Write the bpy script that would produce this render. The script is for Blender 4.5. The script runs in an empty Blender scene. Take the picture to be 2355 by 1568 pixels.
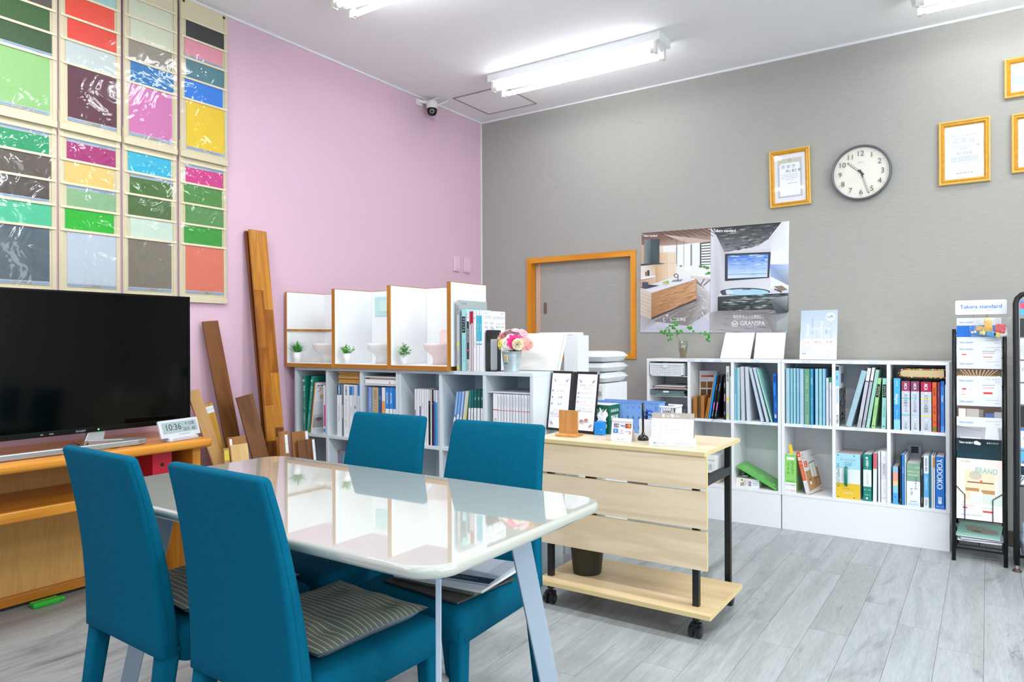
import bpy, math, random
from mathutils import Vector, Matrix
random.seed(7)
sc = bpy.context.scene
COL = sc.collection
PI = math.pi
# ------------------------------------------------------------------ camera
F, YAW, PITCH, ROLL = 1629.374, 0.591, -0.001, -0.004
CAM = Vector((3.516, -4.789, 1.15))
cp, sp = math.cos(PITCH), math.sin(PITCH)
FW = Vector((-math.sin(YAW)*cp, math.cos(YAW)*cp, sp))
R0 = Vector((math.cos(YAW), math.sin(YAW), 0))
U0 = R0.cross(FW)
RV = R0*math.cos(ROLL) + U0*math.sin(ROLL)
UV = -R0*math.sin(ROLL) + U0*math.cos(ROLL)
cd = bpy.data.cameras.new('camera')
cd.sensor_fit = 'HORIZONTAL'; cd.sensor_width = 36.0; cd.lens = F*36.0/2355.0
cd.clip_start = 0.05; cd.clip_end = 100
cam = bpy.data.objects.new('camera', cd); COL.objects.link(cam)
m3 = Matrix((RV, UV, -FW)).transposed()
cam.matrix_world = Matrix.Translation(CAM) @ m3.to_4x4()
sc.camera = cam
# ------------------------------------------------------------------ world, light, exposure
sc.view_settings.view_transform = 'Standard'
sc.view_settings.look = 'None'
sc.view_settings.gamma = 1.0
sc.view_settings.use_curve_mapping = False
sc.view_settings.exposure = 0.13
w = bpy.data.worlds.new('world'); sc.world = w; w.use_nodes = True
w.node_tree.nodes['Background'].inputs[0].default_value = (0.75, 0.88, 1.0, 1)
w.node_tree.nodes['Background'].inputs[1].default_value = 1.5
CEIL = 2.969
RX, FY = 6.6, -8.0          # right wall, front wall (behind the camera)
def area(name, loc, rot, sx, sy, power, col):
    l = bpy.data.lights.new(name, 'AREA'); l.shape = 'RECTANGLE'; l.size = sx; l.size_y = sy
    l.energy = power; l.color = col
    o = bpy.data.objects.new(name, l); COL.objects.link(o); o.location = loc; o.rotation_euler = rot
    return o
DAY = (0.93, 0.97, 1.0); TUBE = (0.95, 0.985, 1.0)
# daylight through the shop windows in the front and right walls
area('daylight_front', (3.4, FY+0.12, 1.45), (PI/2, 0, PI), 4.4, 2.1, 7, DAY)
area('daylight_right', (RX-0.12, -3.4, 1.5), (PI/2, 0, PI/2), 3.6, 1.7, 50, DAY)
# the lamps of the ceiling rows that run on outside the picture
for lx in (1.2, 3.8, 5.6):
    for ly in (-2.2, -3.65, -5.1, -6.55):
        if (lx, ly) == (1.2, -2.2): continue
        area('tube_lamp', (lx, ly, 2.86), (0, 0, 0), 1.2, 0.12, 30 if ly > -4 else 9, TUBE)
TUBE_EMIT = 20.0

# ------------------------------------------------------------------ helpers
def at(px, py, axis, val):
    d = FW + RV*((px-1177.5)/F) - UV*((py-784.0)/F)
    t = (val - CAM[axis])/d[axis]
    return CAM + d*t
def xat(px, y, z):
    a = RV - FW*((px-1177.5)/F)
    return CAM.x - ((y-CAM.y)*a.y + (z-CAM.z)*a.z)/a.x
def yat(px, x, z):
    a = RV - FW*((px-1177.5)/F)
    return CAM.y - ((x-CAM.x)*a.x + (z-CAM.z)*a.z)/a.y
def zat(py, x, y):
    b = UV - FW*((784.0-py)/F)
    return CAM.z - ((x-CAM.x)*b.x + (y-CAM.y)*b.y)/b.z
def lin(h):
    if not isinstance(h, str): return tuple(h[:3])
    h = h.lstrip('#')
    if len(h) == 3: h = ''.join(c*2 for c in h)
    o = []
    for i in (0, 2, 4):
        c = int(h[i:i+2], 16)/255
        o.append(c/12.92 if c <= .04045 else ((c+.055)/1.055)**2.4)
    return tuple(o)
def shade(h, k):
    c = h.lstrip('#'); return '#'+''.join('%02x' % max(0, min(255, int(int(c[i:i+2], 16)*k))) for i in (0, 2, 4))
MATS = {}
def nt(name):
    m = bpy.data.materials.new(name); m.use_nodes = True
    n = m.node_tree; b = n.nodes['Principled BSDF']
    return m, n, b
def setp(b, **k):
    for kk, v in k.items():
        b.inputs[kk].default_value = v
def M(name, hexc='#888888', rough=.5, metal=0., spec=.5, var=0., vscale=20., bump=0., bscale=60., stretch=(1,1,1), coat=0., sheen=0.):
    if name in MATS: return MATS[name]
    m, n, b = nt(name)
    c = lin(hexc)
    setp(b, **{'Base Color': (*c, 1), 'Roughness': rough, 'Metallic': metal, 'Specular IOR Level': spec, 'Coat Weight': coat, 'Sheen Weight': sheen})
    if var or bump:
        tc = n.nodes.new('ShaderNodeTexCoord'); mp = n.nodes.new('ShaderNodeMapping')
        mp.inputs['Scale'].default_value = stretch
        n.links.new(tc.outputs['Object'], mp.inputs[0])
    if var:
        no = n.nodes.new('ShaderNodeTexNoise'); no.inputs['Scale'].default_value = vscale; no.inputs['Detail'].default_value = 5
        mr = n.nodes.new('ShaderNodeMapRange'); mr.inputs['From Min'].default_value = .3; mr.inputs['From Max'].default_value = .7
        mr.inputs['To Min'].default_value = 1-var; mr.inputs['To Max'].default_value = 1+var
        mx = n.nodes.new('ShaderNodeVectorMath'); mx.operation = 'SCALE'
        mx.inputs[0].default_value = c
        n.links.new(mp.outputs[0], no.inputs['Vector']); n.links.new(no.outputs[0], mr.inputs[0])
        n.links.new(mr.outputs[0], mx.inputs['Scale']); n.links.new(mx.outputs[0], b.inputs['Base Color'])
    if bump:
        nb = n.nodes.new('ShaderNodeTexNoise'); nb.inputs['Scale'].default_value = bscale; nb.inputs['Detail'].default_value = 3
        bu = n.nodes.new('ShaderNodeBump'); bu.inputs['Strength'].default_value = bump; bu.inputs['Distance'].default_value = .004
        n.links.new(mp.outputs[0], nb.inputs['Vector']); n.links.new(nb.outputs[0], bu.inputs['Height']); n.links.new(bu.outputs[0], b.inputs['Normal'])
    MATS[name] = m
    return m
def wood(name, c1, c2, axis='x', scale=6., rough=.4, fine=.25, rnd=False, spec=.4, knots=0., coat=0., cracks=0.):
    """grain that runs along one axis; rnd shifts it per object"""
    if name in MATS: return MATS[name]
    m, n, b = nt(name); L = n.links
    tc = n.nodes.new('ShaderNodeTexCoord'); mp = n.nodes.new('ShaderNodeMapping')
    st = {'x': (.09, 1, 1), 'y': (1, .09, 1), 'z': (1, 1, .09)}[axis]
    mp.inputs['Scale'].default_value = st
    src = tc.outputs['Object']
    if rnd:
        oi = n.nodes.new('ShaderNodeObjectInfo'); ad = n.nodes.new('ShaderNodeVectorMath'); ad.operation = 'MULTIPLY_ADD'
        ad.inputs[1].default_value = (37, 53, 29)
        cx_ = n.nodes.new('ShaderNodeCombineXYZ')
        for i in range(3): L.new(oi.outputs['Random'], cx_.inputs[i])
        L.new(cx_.outputs[0], ad.inputs[0]); L.new(src, ad.inputs[2]); src = ad.outputs[0]
    L.new(src, mp.inputs[0])
    n1 = n.nodes.new('ShaderNodeTexNoise'); n1.inputs['Scale'].default_value = scale; n1.inputs['Detail'].default_value = 3; n1.inputs['Distortion'].default_value = .6
    L.new(mp.outputs[0], n1.inputs['Vector'])
    wv = n.nodes.new('ShaderNodeMath'); wv.operation = 'MULTIPLY'; wv.inputs[1].default_value = 26
    L.new(n1.outputs[0], wv.inputs[0])
    sn = n.nodes.new('ShaderNodeMath'); sn.operation = 'SINE'; L.new(wv.outputs[0], sn.inputs[0])
    n2 = n.nodes.new('ShaderNodeTexNoise'); n2.inputs['Scale'].default_value = scale*22; n2.inputs['Detail'].default_value = 2
    L.new(mp.outputs[0], n2.inputs['Vector'])
    a1 = n.nodes.new('ShaderNodeMath'); a1.operation = 'MULTIPLY_ADD'; a1.inputs[1].default_value = .3; a1.inputs[2].default_value = .5
    L.new(sn.outputs[0], a1.inputs[0])
    mx = n.nodes.new('ShaderNodeMix'); mx.inputs['Factor'].default_value = fine
    L.new(a1.outputs[0], mx.inputs[2]); L.new(n2.outputs[0], mx.inputs[3])
    cr = n.nodes.new('ShaderNodeValToRGB')
    cr.color_ramp.elements[0].position = .15; cr.color_ramp.elements[1].position = .8
    cr.color_ramp.elements[0].color = (*lin(c2), 1); cr.color_ramp.elements[1].color = (*lin(c1), 1)
    L.new(mx.outputs[0], cr.inputs[0])
    out = cr.outputs[0]
    if knots:
        n3 = n.nodes.new('ShaderNodeTexNoise'); n3.inputs['Scale'].default_value = 2.6; n3.inputs['Detail'].default_value = 8; n3.inputs['Roughness'].default_value = .62; n3.inputs['Distortion'].default_value = 1.2
        mp2 = n.nodes.new('ShaderNodeMapping'); mp2.inputs['Scale'].default_value = {'x': (.45,1.6,1), 'y': (1.6,.45,1), 'z': (1.6,1,.45)}[axis]
        L.new(src, mp2.inputs[0]); L.new(mp2.outputs[0], n3.inputs['Vector'])
        mr = n.nodes.new('ShaderNodeMapRange'); mr.inputs['From Min'].default_value = .58; mr.inputs['From Max'].default_value = .74
        mr.inputs['To Min'].default_value = 1; mr.inputs['To Max'].default_value = 1-knots
        L.new(n3.outputs[0], mr.inputs[0])
        vm = n.nodes.new('ShaderNodeVectorMath'); vm.operation = 'SCALE'; L.new(out, vm.inputs[0]); L.new(mr.outputs[0], vm.inputs['Scale']); out = vm.outputs[0]
    if cracks:
        mp3 = n.nodes.new('ShaderNodeMapping'); mp3.inputs['Scale'].default_value = (1.5, .5, 1); L.new(src, mp3.inputs[0])
        n4 = n.nodes.new('ShaderNodeTexNoise'); n4.inputs['Scale'].default_value = 4.5; n4.inputs['Detail'].default_value = 5; n4.inputs['Distortion'].default_value = 2.2; L.new(mp3.outputs[0], n4.inputs['Vector'])
        n5 = n.nodes.new('ShaderNodeTexNoise'); n5.inputs['Scale'].default_value = 2.3; L.new(mp3.outputs[0], n5.inputs['Vector'])
        ab = n.nodes.new('ShaderNodeMath'); ab.operation = 'COMPARE'; ab.inputs[1].default_value = .5; ab.inputs[2].default_value = .005; L.new(n4.outputs[0], ab.inputs[0])
        gt = n.nodes.new('ShaderNodeMapRange'); gt.inputs['From Min'].default_value = .54; gt.inputs['From Max'].default_value = .66; gt.inputs['To Max'].default_value = cracks; L.new(n5.outputs[0], gt.inputs[0])
        mu = n.nodes.new('ShaderNodeMath'); mu.operation = 'MULTIPLY'; L.new(ab.outputs[0], mu.inputs[0]); L.new(gt.outputs[0], mu.inputs[1])
        sb_ = n.nodes.new('ShaderNodeMath'); sb_.operation = 'SUBTRACT'; sb_.inputs[0].default_value = 1; L.new(mu.outputs[0], sb_.inputs[1])
        v5 = n.nodes.new('ShaderNodeVectorMath'); v5.operation = 'SCALE'; L.new(out, v5.inputs[0]); L.new(sb_.outputs[0], v5.inputs['Scale']); out = v5.outputs[0]
    if rnd:
        oi2 = n.nodes.new('ShaderNodeObjectInfo'); mr2 = n.nodes.new('ShaderNodeMapRange'); mr2.inputs['To Min'].default_value = .965; mr2.inputs['To Max'].default_value = 1.035
        L.new(oi2.outputs['Random'], mr2.inputs[0])
        vm2 = n.nodes.new('ShaderNodeVectorMath'); vm2.operation = 'SCALE'; L.new(out, vm2.inputs[0]); L.new(mr2.outputs[0], vm2.inputs['Scale']); out = vm2.outputs[0]
    L.new(out, b.inputs['Base Color'])
    setp(b, **{'Roughness': rough, 'Specular IOR Level': spec, 'Coat Weight': coat})
    bu = n.nodes.new('ShaderNodeBump'); bu.inputs['Strength'].default_value = .12; bu.inputs['Distance'].default_value = .002
    L.new(n2.outputs[0], bu.inputs['Height']); L.new(bu.outputs[0], b.inputs['Normal'])
    MATS[name] = m
    return m
def emit(name, col, s):
    if name in MATS: return MATS[name]
    m, n, b = nt(name)
    setp(b, **{'Base Color': (*col, 1), 'Emission Color': (*col, 1), 'Emission Strength': s})
    MATS[name] = m; return m
def clear(name, tint='#ffffff', rough=.05, amount=.85, bump=0., bscale=30., ior=1.45, base='#000000'):
    """thin clear plastic or glass: see-through, with a glossy sheen on top"""
    if name in MATS: return MATS[name]
    m, n, b = nt(name); L = n.links
    tr = n.nodes.new('ShaderNodeBsdfTransparent'); tr.inputs[0].default_value = (*lin(tint), 1)
    mx = n.nodes.new('ShaderNodeMixShader')
    fr = n.nodes.new('ShaderNodeLayerWeight'); fr.inputs['Blend'].default_value = .5
    pw = n.nodes.new('ShaderNodeMath'); pw.operation = 'POWER'; pw.inputs[1].default_value = 4.0; L.new(fr.outputs['Facing'], pw.inputs[0])
    f0 = .02 if ior < 1.48 else .05
    mr = n.nodes.new('ShaderNodeMapRange'); mr.inputs['To Min'].default_value = f0+(1-amount)*(1-f0); mr.inputs['To Max'].default_value = 1
    L.new(pw.outputs[0], mr.inputs[0]); L.new(mr.outputs[0], mx.inputs[0])
    setp(b, **{'Base Color': (*lin(base), 1), 'Roughness': rough, 'Specular IOR Level': 1.0})
    if base == '#000000':
        b = n.nodes.new('ShaderNodeBsdfGlossy'); b.inputs['Roughness'].default_value = rough
    L.new(tr.outputs[0], mx.inputs[1]); L.new(b.outputs[0], mx.inputs[2])
    L.new(mx.outputs[0], n.nodes['Material Output'].inputs[0])
    if bump:
        tc = n.nodes.new('ShaderNodeTexCoord')
        nb = n.nodes.new('ShaderNodeTexNoise'); nb.inputs['Scale'].default_value = bscale; nb.inputs['Detail'].default_value = 2; nb.inputs['Distortion'].default_value = 1.5
        bu = n.nodes.new('ShaderNodeBump'); bu.inputs['Strength'].default_value = bump; bu.inputs['Distance'].default_value = .01
        L.new(tc.outputs['Object'], nb.inputs['Vector']); L.new(nb.outputs[0], bu.inputs['Height'])
        L.new(bu.outputs[0], b.inputs['Normal']); L.new(bu.outputs[0], fr.inputs['Normal'])
    MATS[name] = m; return m
def printmat(name, rough=.45, bump=0.):
    if name in MATS: return MATS[name]
    m, n, b = nt(name)
    a = n.nodes.new('ShaderNodeAttribute'); a.attribute_name = 'Col'
    n.links.new(a.outputs['Color'], b.inputs['Base Color']); setp(b, **{'Roughness': rough})
    if bump:
        tc = n.nodes.new('ShaderNodeTexCoord'); nb = n.nodes.new('ShaderNodeTexNoise'); nb.inputs['Scale'].default_value = 7; nb.inputs['Detail'].default_value = 2
        bu = n.nodes.new('ShaderNodeBump'); bu.inputs['Strength'].default_value = bump; bu.inputs['Distance'].default_value = .012
        n.links.new(tc.outputs['Object'], nb.inputs['Vector']); n.links.new(nb.outputs[0], bu.inputs['Height']); n.links.new(bu.outputs[0], b.inputs['Normal'])
    MATS[name] = m; return m
PRINT = printmat('print_matte', .5); PRINTG = printmat('print_gloss', .22)

class MB:
    def __init__(s): s.v = []; s.f = []; s.X = Matrix.Identity(4)
    def add(s, vs, fs):
        o = len(s.v); s.v += [tuple(s.X @ Vector(p)) for p in vs]; s.f += [tuple(i+o for i in q) for q in fs]; return s
    def box(s, x0, x1, y0, y1, z0, z1):
        return s.add([(x0,y0,z0),(x1,y0,z0),(x1,y1,z0),(x0,y1,z0),(x0,y0,z1),(x1,y0,z1),(x1,y1,z1),(x0,y1,z1)],
            [(3,2,1,0),(4,5,6,7),(0,1,5,4),(1,2,6,5),(2,3,7,6),(3,0,4,7)])
    def hexa(s, lo, hi):                 # two loops of four points
        return s.add(list(lo)+list(hi), [(3,2,1,0),(4,5,6,7),(0,1,5,4),(1,2,6,5),(2,3,7,6),(3,0,4,7)])
    def prism(s, pts, axis, a, b):       # polygon extruded along an axis
        n = len(pts)
        def P(p, c): 
            return {'x': (c, p[0], p[1]), 'y': (p[0], c, p[1]), 'z': (p[0], p[1], c)}[axis]
        return s.add([P(p, a) for p in pts]+[P(p, b) for p in pts],
            [tuple(range(n))[::-1], tuple(range(n, 2*n))]+[(i, (i+1) % n, n+(i+1) % n, n+i) for i in range(n)])
    def loft(s, loops, cap=True):
        n = len(loops[0]); vs = [p for l in loops for p in l]; fs = []
        for k in range(len(loops)-1):
            for i in range(n):
                j = (i+1) % n; fs.append((k*n+i, k*n+j, (k+1)*n+j, (k+1)*n+i))
        if cap: fs += [tuple(range(n))[::-1], tuple(range((len(loops)-1)*n, len(loops)*n))]
        return s.add(vs, fs)
    def lathe(s, prof, n=20, c=(0,0,0), cap=True):
        return s.loft([[(c[0]+r*math.cos(2*PI*i/n), c[1]+r*math.sin(2*PI*i/n), c[2]+z) for i in range(n)] for r, z in prof], cap)
    def tube(s, pts, r, n=8, cap=True):
        pts = [Vector(p) for p in pts]; loops = []; up = None
        rr = r if isinstance(r, (list, tuple)) else [r]*len(pts)
        for i, p in enumerate(pts):
            t = (pts[min(i+1, len(pts)-1)]-pts[max(i-1, 0)]).normalized()
            if up is None:
                up = Vector((0,0,1)) if abs(t.z) < .9 else Vector((1,0,0))
            a = (up - t*up.dot(t)).normalized(); b = t.cross(a); up = a
            loops.append([tuple(p+(a*math.cos(2*PI*k/n)+b*math.sin(2*PI*k/n))*rr[i]) for k in range(n)])
        return s.loft(loops, cap)
    def bar(s, p, q, w, d, up=(0,0,1)):  # rectangular bar
        p, q = Vector(p), Vector(q); t = (q-p).normalized(); u = Vector(up)
        a = (u-t*u.dot(t)).normalized(); b = t.cross(a)
        L = lambda c: [tuple(c+a*i*w/2+b*j*d/2) for i, j in ((-1,-1),(1,-1),(1,1),(-1,1))]
        return s.loft([L(p), L(q)])
    def grid(s, fn, nu, nv):
        vs = [fn(i/nu, j/nv) for j in range(nv+1) for i in range(nu+1)]
        return s.add(vs, [(j*(nu+1)+i, j*(nu+1)+i+1, (j+1)*(nu+1)+i+1, (j+1)*(nu+1)+i) for j in range(nv) for i in range(nu)])
    def ball(s, c, r, n=10, m=6):
        rx, ry, rz = (r, r, r) if not isinstance(r, tuple) else r
        return s.loft([[(c[0]+rx*math.sin(PI*(k+.02)/(m+.04))*math.cos(2*PI*i/n), c[1]+ry*math.sin(PI*(k+.02)/(m+.04))*math.sin(2*PI*i/n), c[2]-rz*math.cos(PI*(k+.02)/(m+.04))) for i in range(n)] for k in range(m+1)])
    def mesh(s, name, mat):
        me = bpy.data.meshes.new(name); me.from_pydata(s.v, [], s.f); me.materials.append(mat); me.update(); return me
def link(name, me, parent=None, loc=None, rot=None):
    o = bpy.data.objects.new(name, me); COL.objects.link(o)
    if parent is not None: o.parent = parent
    if loc is not None: o.location = loc
    if rot is not None: o.rotation_euler = rot
    return o
def mk(name, mb, mat, parent=None, bevel=0., seg=2, smooth=False, loc=None, rot=None, solid=0.):
    me = mb.mesh(name, mat) if isinstance(mb, MB) else mb
    if smooth:
        for p in me.polygons: p.use_smooth = True
    o = link(name, me, parent, loc, rot)
    if solid:
        md = o.modifiers.new('solid', 'SOLIDIFY'); md.thickness = solid; md.offset = 0
    if bevel:
        md = o.modifiers.new('bevel', 'BEVEL'); md.width = bevel; md.segments = seg; md.limit_method = 'ANGLE'; md.angle_limit = .6
    return o
def tag(o, label=None, cat=None, group=None, kind=None):
    if label: o['label'] = label
    if cat: o['category'] = cat
    if group: o['group'] = group
    if kind: o['kind'] = kind
    return o
def thing(name, label, cat, loc=(0,0,0), rot=(0,0,0), group=None):
    o = link(name, None, None, loc, rot); o.empty_display_size = .05
    return tag(o, label, cat, group)
def copy_tree(o, parent=None):
    c = o.copy(); COL.objects.link(c)
    if parent is not None: c.parent = parent
    for ch in list(o.children): copy_tree(ch, c)
    return c
def B(x0, x1, y0, y1, z0, z1): return MB().box(x0, x1, y0, y1, z0, z1)
def struct(name, mb, mat, parent=None, **k):
    o = mk(name, mb, mat, parent, **k)
    if parent is None: o['kind'] = 'structure'
    return o
def rrect(x0, x1, y0, y1, r, n=4):
    pts = []
    for cx, cy, a in ((x1-r, y1-r, 0), (x0+r, y1-r, PI/2), (x0+r, y0+r, PI), (x1-r, y0+r, 1.5*PI)):
        for k in range(n+1):
            t = a+PI/2*k/n; pts.append((cx+r*math.cos(t), cy+r*math.sin(t)))
    return pts
# ---- flat print: coloured shapes and lettering that lie on a sheet or a cover
GL = {}
def glyphs(s):
    if s not in GL:
        cu = bpy.data.curves.new('t', 'FONT'); cu.body = s; cu.resolution_u = 3
        ob = bpy.data.objects.new('t', cu); me = ob.to_mesh()
        vs = [(v.co.x, v.co.y) for v in me.vertices]; fs = [tuple(p.vertices) for p in me.polygons]
        ob.to_mesh_clear(); bpy.data.objects.remove(ob); bpy.data.curves.remove(cu)
        GL[s] = (vs, fs)
    return GL[s]
class Print:
    def __init__(s, o=(0,0,0), u=(1,0,0), v=(0,0,1), n=(0,-1,0), eps=.00012, fn=None):
        s.o, s.u, s.vv, s.n = Vector(o), Vector(u), Vector(v), Vector(n)
        s.eps = eps; s.lay = 1; s.V = []; s.F = []; s.C = []; s.fn = fn
    def P(s, a, b):
        if s.fn: a, b = s.fn(a, b)
        return tuple(s.o+s.u*a+s.vv*b+s.n*(s.eps*s.lay))
    def poly(s, pts, col, same=False):
        if not same: s.lay += 1
        o = len(s.V); s.V += [s.P(*p) for p in pts]; s.F.append(tuple(range(o, o+len(pts))))
        cols = [lin(c) for c in col] if isinstance(col, list) else [lin(col)]*len(pts)
        s.C += cols; return s
    def rect(s, u0, u1, v0, v1, col, same=False):
        return s.poly([(u0,v0),(u1,v0),(u1,v1),(u0,v1)], col, same)
    def disc(s, u, v, r, col, n=20, rv=None):
        return s.poly([(u+r*math.cos(2*PI*i/n), v+(rv or r)*math.sin(2*PI*i/n)) for i in range(n)], col)
    def ring(s, u, v, r0, r1, col, a0=0., a1=2*PI, n=18):
        s.lay += 1
        for i in range(n):
            t0 = a0+(a1-a0)*i/n; t1 = a0+(a1-a0)*(i+1)/n
            s.poly([(u+r*math.cos(t), v+r*math.sin(t)) for r, t in ((r0,t0),(r1,t0),(r1,t1),(r0,t1))], col, True)
        return s
    def line(s, p, q, w, col, same=False):
        d = Vector((q[0]-p[0], q[1]-p[1]))
        if d.length < 1e-9: return s
        d.normalize(); k = Vector((-d.y, d.x))*w/2
        return s.poly([(p[0]-k.x,p[1]-k.y),(q[0]-k.x,q[1]-k.y),(q[0]+k.x,q[1]+k.y),(p[0]+k.x,p[1]+k.y)], col, same)
    def text(s, t, u, v, h, col, align='c', rot=0., sx=1., maxw=None, bold=0):
        vs, fs = glyphs(t)
        if not vs: return s
        x0, x1 = min(a for a, b in vs), max(a for a, b in vs); y0, y1 = min(b for a, b in vs), max(b for a, b in vs)
        k = h/.72
        if maxw and (x1-x0)*k*sx > maxw: sx = maxw/((x1-x0)*k)
        ax = {'c': (x0+x1)/2, 'l': x0, 'r': x1}[align]; ay = .36 if y1 > .3 else (y0+y1)/2
        c, sn = math.cos(rot), math.sin(rot)
        for off in ([0] if not bold else [-bold, bold]):
            s.lay += 1
            pts = [((a-ax)*k*sx+off*h, (b-ay)*k) for a, b in vs]
            o = len(s.V); s.V += [s.P(u+a*c-b*sn, v+a*sn+b*c) for a, b in pts]
            for f in fs:
                s.F.append(tuple(o+i for i in f)); s.C += [lin(col)]*len(f)
        return s
    def vtext(s, t, u, v, h, col, pitch=1.15):
        for i, ch in enumerate(t):
            s.text(ch if ch != 'ー' else '|', u, v-h*pitch*(i+.5), h, col)
        return s
    def dashes(s, u0, u1, v, h, col, n=6, seed=0):       # lines of print too small to read
        r = random.Random(seed*31+n); x = u0; s.lay += 1; wd = (u1-u0)/n
        while x < u1-wd*.2:
            w_ = wd*r.uniform(.45, .95); s.rect(x, min(x+w_, u1), v, v+h, col, True); x += w_+wd*.22
        return s
    def build(s, parent=None, name='print', mat=None):
        if not s.F: return None
        me = bpy.data.meshes.new(name); me.from_pydata(s.V, [], s.F)
        ca = me.color_attributes.new('Col', 'FLOAT_COLOR', 'CORNER')
        flat = []
        for c in s.C: flat += [c[0], c[1], c[2], 1.0]
        ca.data.foreach_set('color', flat)
        me.materials.append(mat or PRINT); me.update()
        return link(name, me, parent)
# ------------------------------------------------------------------ room
m_ceil = M('ceiling_paint', '#f6f6f6', .9, bump=.25, bscale=140, spec=.2)
m_pink = M('pink_wallpaper', '#dfbccd', .85, bump=.35, bscale=120, spec=.25)
m_trim = M('trim_white', '#eeeeee', .5)
m_white = M('white_laminate', '#eceef0', .42, spec=.4)
m_whiteblue = M('pale_grey_laminate', '#d4dce1', .42, spec=.4)
m_plainwall = M('plain_wall', '#dddad4', .9)
m_black = M('black_metal', '#15181b', .4)
m_base = M('baseboard_brown', '#4c463f', .6)
m_paper = M('paper', '#e9e8e6', .7)
m_orange = wood('orange_trim_wood', '#e39a2e', '#d07f16', 'z', 9, .45)
m_orange_x = wood('orange_trim_wood_x', '#e39a2e', '#d07f16', 'x', 9, .45)
def greywall():
    m, n, b = nt('grey_wallpaper'); L = n.links
    tc = n.nodes.new('ShaderNodeTexCoord'); mp = n.nodes.new('ShaderNodeMapping'); mp.inputs['Scale'].default_value = (9, 9, 170)
    L.new(tc.outputs['Object'], mp.inputs[0])
    no = n.nodes.new('ShaderNodeTexNoise'); no.inputs['Scale'].default_value = 1.6; no.inputs['Detail'].default_value = 4
    L.new(mp.outputs[0], no.inputs['Vector'])
    cr = n.nodes.new('ShaderNodeValToRGB'); cr.color_ramp.elements[0].position = .3; cr.color_ramp.elements[1].position = .72
    cr.color_ramp.elements[0].color = (*lin('#a3a19a'), 1); cr.color_ramp.elements[1].color = (*lin('#aeaca5'), 1)
    L.new(no.outputs[0], cr.inputs[0]); L.new(cr.outputs[0], b.inputs['Base Color'])
    bu = n.nodes.new('ShaderNodeBump'); bu.inputs['Strength'].default_value = .12; bu.inputs['Distance'].default_value = .003
    L.new(no.outputs[0], bu.inputs['Height']); L.new(bu.outputs[0], b.inputs['Normal']); setp(b, Roughness=.85)
    b.inputs['Specular IOR Level'].default_value = .25
    return m
m_grey = greywall()
m_plank = wood('floor_plank_grey_oak', '#b0b5b6', '#8b9090', 'y', 7., .42, .62, True, .45, .5, 0., .3)
floor = struct('floor', B(-.1, RX+.1, FY-.1, .1, -.1, -.004), M('floor_base', '#8f8f8d', .6))
PW, PL = .1448, .99
pm = B(.0006, PW-.0006, .0006, PL-.0006, -.003, 0).mesh('plank', m_plank)
ends = {}
for i in range(-20, 18):
    x = 2.778+i*PW
    if x < -.13 or x > 5.1: continue
    off = {1: 1.791, 0: 2.023, 3: 1.554, 2: 1.35}.get(i, (i*.377+.21) % PL)
    y = -off % PL - PL
    while y > -6.0:
        if y < -.0 and y+PL <= .0: link('plank', pm, floor, (x, y, 0))
        y -= PL
    yt = PL-(-off % PL)
    if yt > .02: link('plank', B(.0006, PW-.0006, .0006, yt-.0006, -.003, 0).mesh('plank', m_plank), floor, (x, -yt, 0))
ceiling = struct('ceiling', B(-.1, RX+.1, FY-.1, .1, CEIL, CEIL+.1), m_ceil)
wl = struct('wall_left', B(-.1, 0, FY, .1, 0, CEIL), m_pink)
WX0, WX1, WZ0, WZ1 = .454, 1.395, 1.01, 1.804      # hatch window, outer frame
FWD = .042
wb = MB()
wb.box(-.1, WX0+.02, 0, .12, 0, CEIL).box(WX1-.02, RX, 0, .12, 0, CEIL).box(WX0+.02, WX1-.02, 0, .12, 0, WZ0+.02).box(WX0+.02, WX1-.02, 0, .12, WZ1-.02, CEIL)
struct('wall_back', wb, m_grey)
struct('wall_right', MB().box(RX, RX+.1, FY, -5.4, 0, CEIL).box(RX, RX+.1, -1.5, .1, 0, CEIL).box(RX, RX+.1, -5.4, -1.5, 0, .55).box(RX, RX+.1, -5.4, -1.5, 2.45, CEIL), m_plainwall)
struct('wall_front', MB().box(0, 1.1, FY-.1, FY, 0, CEIL).box(5.7, RX, FY-.1, FY, 0, CEIL).box(1.1, 5.7, FY-.1, FY, 0, .3).box(1.1, 5.7, FY-.1, FY, 2.55, CEIL), m_plainwall)
m_alu = M('window_aluminium', '#c9ccce', .35, .8)
m_glass = clear('window_glass', '#f4faff', .02, 1.0)
wf = struct('window_2', MB().box(1.1, 5.7, FY-.06, FY-.02, .3, .36).box(1.1, 5.7, FY-.06, FY-.02, 2.49, 2.55), m_alu)
for x in (1.1, 2.6, 4.14, 5.64): struct('mullion', B(x, x+.06, FY-.06, FY-.02, .36, 2.49), m_alu, wf)
for x in (1.16, 2.66, 4.2): struct('pane', B(x, x+1.44, FY-.045, FY-.04, .36, 2.49), m_glass, wf)
wr = struct('window_3', MB().box(RX+.02, RX+.06, -5.4, -1.5, .55, .6).box(RX+.02, RX+.06, -5.4, -1.5, 2.4, 2.45), m_alu)
for y in (-5.4, -4.12, -2.83, -1.55): struct('mullion', B(RX+.02, RX+.06, y, y+.05, .6, 2.4), m_alu, wr)
for y in (-5.35, -4.07, -2.78): struct('pane', B(RX+.04, RX+.045, y, y+1.23, .6, 2.4), m_glass, wr)
struct('trim_1', B(0, RX, -.012, 0, CEIL-.012, CEIL), m_trim)
struct('trim_2', B(0, .012, FY, -.012, CEIL-.012, CEIL), m_trim)
struct('trim_3', B(0, .008, -.008, 0, .08, CEIL-.012), m_trim)
struct('baseboard_back', B(.012, RX, -.012, 0, 0, .085), m_base)
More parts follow.
